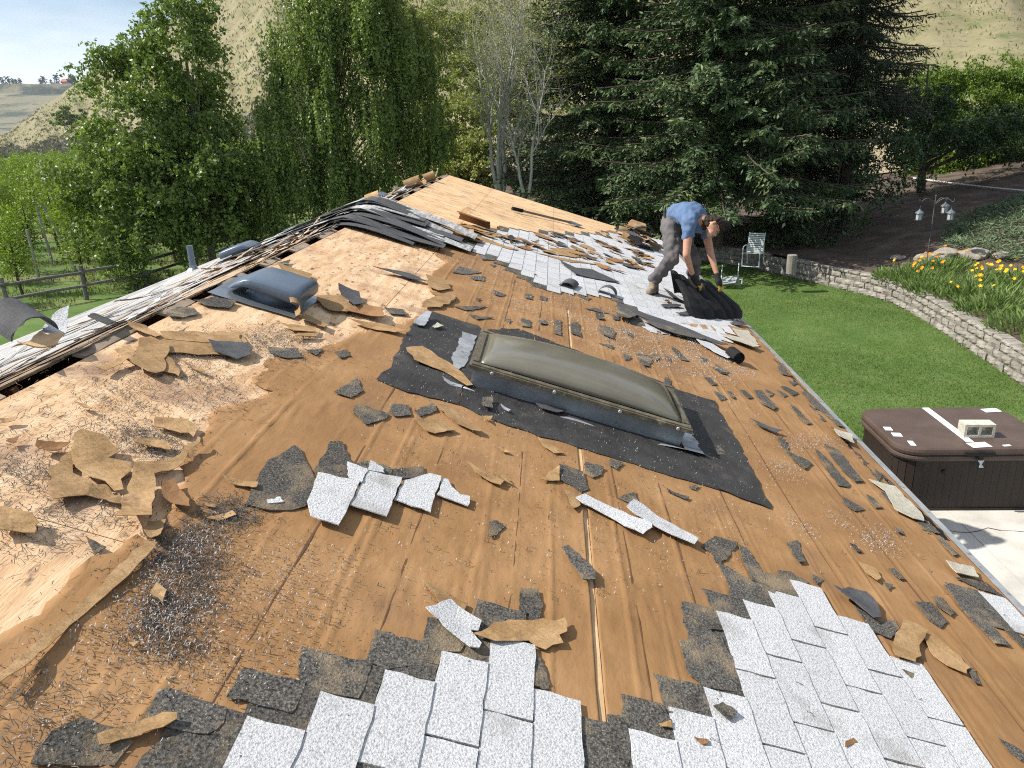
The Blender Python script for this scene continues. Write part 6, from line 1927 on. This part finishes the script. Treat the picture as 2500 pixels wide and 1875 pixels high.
for i, (x, y, r, lb) in enumerate(((13.5, 24.0, .26, 'rock at the foot of the lantern pole, left'), (14.1, 23.9, .33, 'brown rock right of the lantern pole foot'), (14.6, 23.4, .36, 'large pale rock below the juniper edge'), (15.1, 22.7, .24, 'small rock right of the large pale rock'), (13.0, 24.8, .18, 'small rock left behind the lantern pole'), (15.0, 17.6, .36, 'rock at the right end of the bed'), (15.5, 16.8, .42, 'reddish rock at the right picture edge'), (14.3, 24.6, .22, 'shaded rock behind the pole foot'))):
    rock(x, y, r, i, lb)
# grass: blades over the visible lawn, tufts by the fence
rg = np.random.default_rng(66)
n = 175000
c = np.stack([rg.uniform(4.0, 11.8, n), 11.3+16.5*rg.random(n)**1.25], -1)
c = c[inpoly(c, [(4, 11.3), (11.0, 11.3)]+[(x-.12, y) for x, y in WALL[1:10]]+[(6, 29), (4, 29)])]
n = len(c)
B = np.column_stack([c, np.zeros(n)])
D = np.column_stack([rg.normal(0, .55, (n, 2)), np.ones(n)])
Ln = rg.uniform(.03, .062, n)
D = unit(D)
S_ = unit(np.cross(D, rg.normal(size=(n, 3))))*(.0075*rg.uniform(.7, 1.5, n))[:, None]
V = np.stack([B-S_*.5, B+S_*.5, B+D*Ln[:, None]], 1).reshape(-1, 3)
F = np.arange(n*3).reshape(-1, 3)
mk('lawn_grass', V, F, MT['blade'], kind='stuff', label='short grass of the mown lawn', cat='grass')
n = 26000
c = np.stack([rg.uniform(-24, -9, n), rg.uniform(15, 45, n)], -1)
w = np.array([mnoise.noise(Vector((p[0]*.5, p[1]*.5, 3))) for p in c])
c = c[(w > -.1) & ~inpoly(c, ll)]
n = len(c)
B = np.column_stack([c, np.full(n, -.03)])
V, F = leaf_mesh(B, np.column_stack([rg.normal(0, .4, (n, 2)), np.ones(n)]), rg.uniform(.10, .30, n), .03, rg)
mk('meadow_grass', V, F, mat('meadow_blades', (.11, .16, .035), (.22, .21, .09), scale=.8, rough=.7, island=.3, transl=.25), kind='stuff', label='taller grass under the fence and orchard', cat='grass')

# ------------------------------------------------------------ the worker


def blob(name, caps, voxel, material, parent, smooth_it=6, noise_amp=0., nfreq=30., seed=0):
    """one continuous surface grown over tapered limbs (voxel remesh)"""
    bm = bmesh.new()
    for (a, ra, b, rb) in caps:
        a, b = Vector(a), Vector(b)
        L = (b-a).length
        k = max(1, int(L/(min(ra, rb)*.45)))
        for i in range(k+1):
            f = i/k
            r = ra+(rb-ra)*f
            bmesh.ops.create_icosphere(bm, subdivisions=2, radius=r, matrix=Matrix.Translation(a.lerp(b, f)))
    me = bpy.data.meshes.new('tmp')
    bm.to_mesh(me)
    bm.free()
    o = bpy.data.objects.new('tmp', me)
    COL.objects.link(o)
    md = o.modifiers.new('r', 'REMESH')
    md.mode = 'VOXEL'
    md.voxel_size = voxel
    s = o.modifiers.new('s', 'SMOOTH')
    s.iterations = smooth_it
    s.factor = .5
    dg = bpy.context.evaluated_depsgraph_get()
    me2 = bpy.data.meshes.new_from_object(o.evaluated_get(dg))
    V = np.array([v.co[:] for v in me2.vertices])
    F = [list(p.vertices) for p in me2.polygons]
    if noise_amp:
        N = np.array([v.normal[:] for v in me2.vertices])
        w = np.array([mnoise.noise(Vector(p)*nfreq+Vector((seed, 0, 0))) for p in V])
        V = V+N*(w*noise_amp)[:, None]
    bpy.data.objects.remove(o)
    bpy.data.meshes.remove(me)
    bpy.data.meshes.remove(me2)
    return mk(name, V, F, material, parent, smooth=True)


m_skin = mat('skin', (.42, .22, .145), (.48, .26, .175), scale=9, rough=.55, spec=.35)
m_shirt = mat('blue_tshirt', (.085, .140, .245), (.110, .168, .280), scale=5, rough=.9, bump=.5, bscale=14)
m_pants = mat('grey_trousers', (.095, .088, .088), (.13, .12, .12), scale=5, rough=.9, bump=.5, bscale=18)
m_hair = mat('brown_hair', (.022, .013, .009), (.05, .03, .02), scale=40, rough=.65, bump=.9, bscale=60)
m_glove = mat('black_glove', (.018, .018, .018), (.03, .03, .03), scale=12, rough=.8)
m_glovey = mat('yellow_leather', (.46, .27, .06), (.55, .33, .09), scale=12, rough=.75)
m_boot = mat('tan_boot', (.20, .16, .11), (.32, .27, .19), scale=16, rough=.85, bump=.4, bscale=40)
m_sole = mat('boot_sole', (.05, .04, .035), rough=.8)
J = dict(pel=(3.407,8.95,4.077), waist=(3.458,8.9,4.169), chest=(3.587,8.72,4.176), neck=(3.701,8.62,4.109), head=(3.785,8.56,4.067), crown=(3.821,8.6,4.08),
         hip1=(3.36,8.8,4.039), kn1=(3.348,8.48,3.744), an1=(3.177,8.7,3.458), hip2=(3.49,9.04,4.004), kn2=(3.648,8.84,3.661), an2=(3.684,8.98,3.307),
         sh1=(3.51,8.46,4.12), el1=(3.475,8.34,3.797), wr1=(3.57,8.44,3.558), ha1=(3.618,8.48,3.481), sh2=(3.747,8.8,4.047), el2=(3.807,8.7,3.749), wr2=(3.872,8.6,3.52), ha2=(3.888,8.58,3.454),
         slv1=(3.497,8.42,4.0), slv2=(3.768,8.77,3.944), toe1=(3.108,8.6,3.395), heel1=(3.18,8.74,3.369))
J = {k: Vector(v) for k, v in J.items()}
man = empty('person', (J['an1'].x*.5+J['an2'].x*.5, 8.8, 3.2), 'person in blue T-shirt and grey trousers bending over to lift shingles', 'person')
ax = (J['neck']-J['pel']).normalized()
sdw = (J['sh2']-J['sh1']).normalized()
c = J['chest']
body = [(J['pel'], .115, J['waist'], .11), (J['waist'], .11, c, .125), (c, .125, J['neck'], .075), (J['neck'], .055, J['head'], .06),
        (J['head'], .088, J['crown'], .092), (J['sh1'], .06, J['el1'], .043), (J['el1'], .043, J['wr1'], .029), (J['wr1'], .029, J['ha1'], .033), (J['sh2'], .06, J['el2'], .043), (J['el2'], .043, J['wr2'], .029), (J['wr2'], .029, J['ha2'], .033),
        (c-sdw*.05, .10, J['sh1'], .06), (c+sdw*.05, .10, J['sh2'], .06), (J['hip1'], .085, J['kn1'], .055), (J['kn1'], .055, J['an1'], .035), (J['hip2'], .085, J['kn2'], .055), (J['kn2'], .055, J['an2'], .035), (J['pel'], .11, J['hip1'], .085), (J['pel'], .11, J['hip2'], .085)]
# face: it looks down and towards the right
fd = Vector((.42, -.55, -.72)).normalized()
fu = (Vector((.75, .25, .25))-fd*Vector((.75, .25, .25)).dot(fd)).normalized()
fs_ = fd.cross(fu).normalized()
hc = J['head']
body += [(hc+fd*.055-fu*.045, .052, hc+fd*.075-fu*.085, .034), (hc+fd*.095+fu*.005, .010, hc+fd*.112-fu*.028, .014), (hc+fd*.082+fu*.022+fs_*.03, .016, hc+fd*.082+fu*.022-fs_*.03, .016)]
for sg in (-1, 1): body += [(hc+fs_*sg*.092+fu*.012, .014, hc+fs_*sg*.094-fu*.022, .010)]
bo = blob('body', body, .011, m_skin, man, 5)
for sg in (-1, 1):
    e = hc+fd*.098+fu*.004+fs_*sg*.032
    MB().lathe(e, [(.004, -.006), (.009, 0), (.004, .006)], 8).build('eye', mat('eye_dark', (.02, .015, .01), rough=.2), man)
q = hc+fd*.108
gl = MB()
for sg in (-1, 1):
    gl.tube([q+fs_*sg*.034+(fu*math.cos(t)*.016+fs_*math.sin(t)*.024) for t in np.linspace(0, 6.283, 13)], .0025, 4, cap=False)
    gl.tube([q+fs_*sg*.056+fu*.006, hc+fs_*sg*.096+fu*.016], .0025, 4)
gl.tube([q-fs_*.012+fu*.004, q+fs_*.012+fu*.004], .0025, 4)
gl.build('glasses', m_glove, man)
MB().tube([hc+fd*.100-fu*.060-fs_*.022, hc+fd*.104-fu*.062, hc+fd*.100-fu*.060+fs_*.022], [.003, .005, .003], 5).build('mouth', mat('lips', (.28, .10, .08), rough=.5), man)
blob('hair', [(hc-fd*.030+fu*.035, .098, hc-fd*.01+fu*.055, .092), (hc-fd*.055-fu*.02, .085, hc-fd*.03+fu*.02, .09), (hc+fd*.045+fu*.075, .045, hc+fu*.08, .06), (hc-fd*.05-fu*.05, .06, hc-fd*.05, .08)], .010, m_hair, man, 2, .022, 42)
tors = [(J['waist']*.75+J['pel']*.25, .132, J['waist'], .135), (J['waist'], .138, c, .155), (c, .155, J['neck']-ax*.06, .105), (c-sdw*.07-ax*.02, .125, J['sh1'], .080), (c+sdw*.07-ax*.02, .125, J['sh2'], .080),
        (J['sh1'], .082, J['slv1'], .072), (J['sh2'], .082, J['slv2'], .070), (c+Vector((.02, -.02, -.06)), .12, J['neck']-ax*.08+Vector((0, 0, -.04)), .09)]
blob('shirt', tors, .012, m_shirt, man, 3, .018, 15)
pants = [(J['pel']+(J['waist']-J['pel'])*.2, .135, J['pel'], .135), (J['pel'], .135, J['hip1'], .112), (J['pel'], .135, J['hip2'], .112), (J['hip1'], .112, J['kn1'], .080), (J['kn1'], .080, J['kn1'].lerp(J['an1'], .45), .072), (J['kn1'].lerp(J['an1'], .45), .072, J['an1'].lerp(J['kn1'], .08), .075),
         (J['hip2'], .112, J['kn2'], .080), (J['kn2'], .080, J['an2'], .075)]
blob('trousers', pants, .012, m_pants, man, 3, .024, 15, 3)
bc = J['pel'].lerp(J['waist'], .45)
ba = (J['waist']-J['pel']).normalized()
b1 = ba.cross(Vector((0, 1, 0))).normalized()
b2 = ba.cross(b1)
MB().tube([bc+(b1*math.cos(t)+b2*math.sin(t))*.143 for t in np.linspace(0, 6.283, 25)], .014, 6, cap=False).build('belt', m_glove, man)


def on_roof(p, n=.0):
    z = RZ-p.x*math.tan(TH)
    return Vector((p.x, p.y, z+n))


for k, (an, tx, ty) in enumerate(((J['an1'], -.055, -.13), (J['an2'], .10, -.12))):
    h = on_roof(an+Vector((-tx*.45, -ty*.45, 0)), .045)
    t_ = on_roof(an+Vector((tx*1.2, ty*1.2, 0)), .042)
    blob('boot', [(an+Vector((0, 0, .02)), .058, h, .048), (h, .047, h.lerp(t_, .5), .050), (h.lerp(t_, .5), .050, t_, .042), (an, .055, h.lerp(t_, .5), .046)], .009, m_boot, man, 3)
    blob('boot_sole', [(on_roof(h, .016), .046, on_roof(t_, .016), .042)], .009, m_sole, man, 1)


def glove(wr, ha, fdir, up, label):
    fdir, up = fdir.normalized(), up.normalized()
    sd = fdir.cross(up).normalized()
    g = [(wr, .036, ha, .040), (ha, .036, ha+fdir*.04, .036), (ha+sd*.022, .026, ha+fdir*.04+sd*.028, .022), (ha-sd*.022, .026, ha+fdir*.04-sd*.028, .022)]
    blob('glove', g, .008, m_glove, man, 2)
    for i, (o_, ln) in enumerate(((-.036, .062), (-.012, .075), (.012, .072), (.036, .056))):
        r0 = ha+fdir*.055+sd*o_
        k1 = r0+fdir*ln*.5+up*.004
        k2 = k1+(fdir*.55-up*.75).normalized()*ln*.55
        blob('finger', [(r0-fdir*.02, .0125, k1, .0115), (k1, .0115, k2, .010)], .005, m_glovey, man, 1)
    th = ha-sd*.036-fdir*.005
    blob('thumb', [(th, .014, th-sd*.030+fdir*.035, .0125), (th-sd*.030+fdir*.035, .0125, th-sd*.022+fdir*.072-up*.012, .010)], .005, m_glovey, man, 1)


glove(J['wr1'], J['ha1'], Vector((.55, .10, -.62)), Vector((.6, -.5, .6)), 'near')
glove(J['wr2'], J['ha2'], Vector((.32, -.12, -.9)), Vector((.75, -.55, .25)), 'far')

# ------------------------------------------------------------ black mat of shingles he is folding back
RB = [[(3.372,8.62,3.538),(3.398,8.35,3.468),(3.421,8.15,3.39),(3.426,8.02,3.296),(3.48,7.96,3.191)],
      [(3.47,8.66,3.484),(3.52,8.42,3.417),(3.583,8.22,3.333),(3.635,8.12,3.239),(3.669,8.07,3.128)],
      [(3.59,8.72,3.409),(3.659,8.54,3.344),(3.738,8.4,3.26),(3.802,8.34,3.174),(3.841,8.31,3.072)],
      [(3.719,8.8,3.374),(3.795,8.66,3.306),(3.886,8.56,3.225),(3.963,8.51,3.13),(4.016,8.49,3.018)],
      [(3.834,8.9,3.351),(3.938,8.8,3.262),(4.035,8.72,3.17),(4.089,8.67,3.079),(4.115,8.65,2.983)],
      [(3.951,9.02,3.293),(4.083,8.95,3.2),(4.194,8.88,3.109),(4.242,8.86,3.03),(4.24,8.85,2.943)]]
m_mat = MT['tar']
for k in range(5):
    A, Bb = RB[k], RB[k+1]
    A = [Vector(p) for p in A]
    Bb = [Vector(p)+(Vector(A[i])-Vector(p)).normalized()*(-.03)+Vector((.0, .02, -.01)) for i, p in enumerate(Bb)]
    # carry each strip over its crest and down to the roof behind
    def tail(P):
        d = P[0]-P[1]
        a = P[0]+Vector((d.x*.25, .10, .03))
        b = P[0]+Vector((d.x*.5+.03, .24, -.01))
        e = on_roof(P[0]+Vector((.10, .42, 0)), .03)
        return [e, b, a]+P
    A, Bb = tail(A), tail(Bb)
    nr, nc = len(A), 5
    V = []
    for off in (0., -.006):
        for i in range(nr):
            for j in range(nc):
                f = j/(nc-1)
                p = A[i].lerp(Bb[i], f)
                p = p+Vector((0, -.045*math.sin(math.pi*f), .03*math.sin(math.pi*f)))
                p.y -= off
                p.z += .3*off
                V.append(tuple(p))
    n = nr*nc
    F = []
    for i in range(nr-1):
        for j in range(nc-1):
            a = i*nc+j
            F.append((a, a+nc, a+nc+1, a+1))
            F.append((a+n, a+1+n, a+nc+1+n, a+nc+n))
        F.append((i*nc, i*nc+n, (i+1)*nc+n, (i+1)*nc))
        e = i*nc+nc-1
        F.append((e, e+nc, e+nc+n, e+n))
    for j in range(nc-1):
        F.append((j, j+1, j+1+n, j+n))
        a = (nr-1)*nc+j
        F.append((a, a+n, a+1+n, a+1))
    mk('shingle_sheet', V, F, m_mat, smooth=False, label=['leftmost black strip of the shingle mat being folded back', 'second black strip from the left in the folded shingle mat', 'middle black strip of the folded shingle mat', 'fourth black strip from the left in the folded shingle mat', 'rightmost black strip of the folded mat at the eave'][k], cat='shingle strip', group='black shingle mat the worker folds back')
for i, (p, lb) in enumerate((([(3.333,8.033),(3.466,8.263),(3.61,8.34),(3.584,8.245),(3.36,7.946)], 'thin grey strip lying left of the black shingle mat'), ([(3.514,9.082),(3.615,9.023),(3.729,8.554),(3.642,8.597),(3.555,8.847)], 'long grey strip lying just left of the black shingle mat'), ([(3.466,7.824),(3.612,8.059),(3.719,8.269),(3.644,7.961),(3.53,7.807)], 'ragged dark strip at the near corner of the black mat'), ([(3.419,8.351),(3.486,8.46),(3.495,8.385),(3.428,8.278)], 'tiny dark scrap on white shingles near the mat'),
                    ([(4.171,8.254),(4.309,8.492),(4.343,8.337),(4.205,8.142)], 'dark offcut at the eave below the black mat'))):
    scrap('shingle_sliver', p, MT['back'] if i != 3 else MT['paper_dark'], None, lb, 'scrap', thick=.004, lift=.022, curl=.03, seed=500+i)
for i, p in enumerate([[(2.975,6.772),(3.112,6.859),(3.122,6.675),(3.05,6.66)],[(3.149,6.867),(3.274,6.973),(3.265,6.799),(3.164,6.721)],[(3.283,6.917),(3.402,7.082),(3.444,6.895),(3.324,6.83)]]):
    scrap('shingle_tab', p, MT['white'], house, thick=.004, lift=.008, seed=520+i)
# dark strips lying along the lower edge of the far shingles
for i, (p, lb) in enumerate((([(2.776,7.416),(2.886,7.355),(3.085,7.252),(3.388,7.239),(3.617,7.047),(3.831,6.92),(3.736,6.824),(3.463,6.915),(3.113,7.032),(2.865,7.137),(2.754,7.153)], 'long dark layered strip along the lower edge of the far shingles'), ([(2.962,6.998),(3.184,7.009),(3.478,6.996),(3.6,6.869),(3.442,6.797),(3.151,6.77)], 'second dark strip along the lower edge of the far shingles'), ([(3.866,7.416),(4.116,7.475),(4.263,7.359),(4.16,7.19),(3.989,7.275)], 'narrow pale strip lying toward the eave before the roll'), ([(2.754,7.153),(2.873,7.223),(2.945,7.014),(2.826,6.736),(2.721,6.75)], 'grey torn shingle corner left of the layered strips'))):
    scrap('shingle_strip_piece', p, MT[['back', 'dark', 'cream', 'dark'][i]], None, lb, 'strip', thick=.006, lift=.02+.004*i, curl=.02, wav=.012, seed=540+i)

# ------------------------------------------------------------ thin summer haze over the valley
hz = MB().box((0, 20, 99), (8400, 8400, 200.2))
hm = bpy.data.materials.new('haze_air')
hm.use_nodes = True
hn = hm.node_tree.nodes
hn.remove(hn['Principled BSDF'])
pv = hn.new('ShaderNodeVolumePrincipled')
pv.inputs['Color'].default_value = (.72, .83, 1.0, 1)
pv.inputs['Density'].default_value = .00008
pv.inputs['Anisotropy'].default_value = .2
hm.node_tree.links.new(pv.outputs[0], hn['Material Output'].inputs['Volume'])
ho = hz.build('haze', hm)
ho['kind'] = 'stuff'
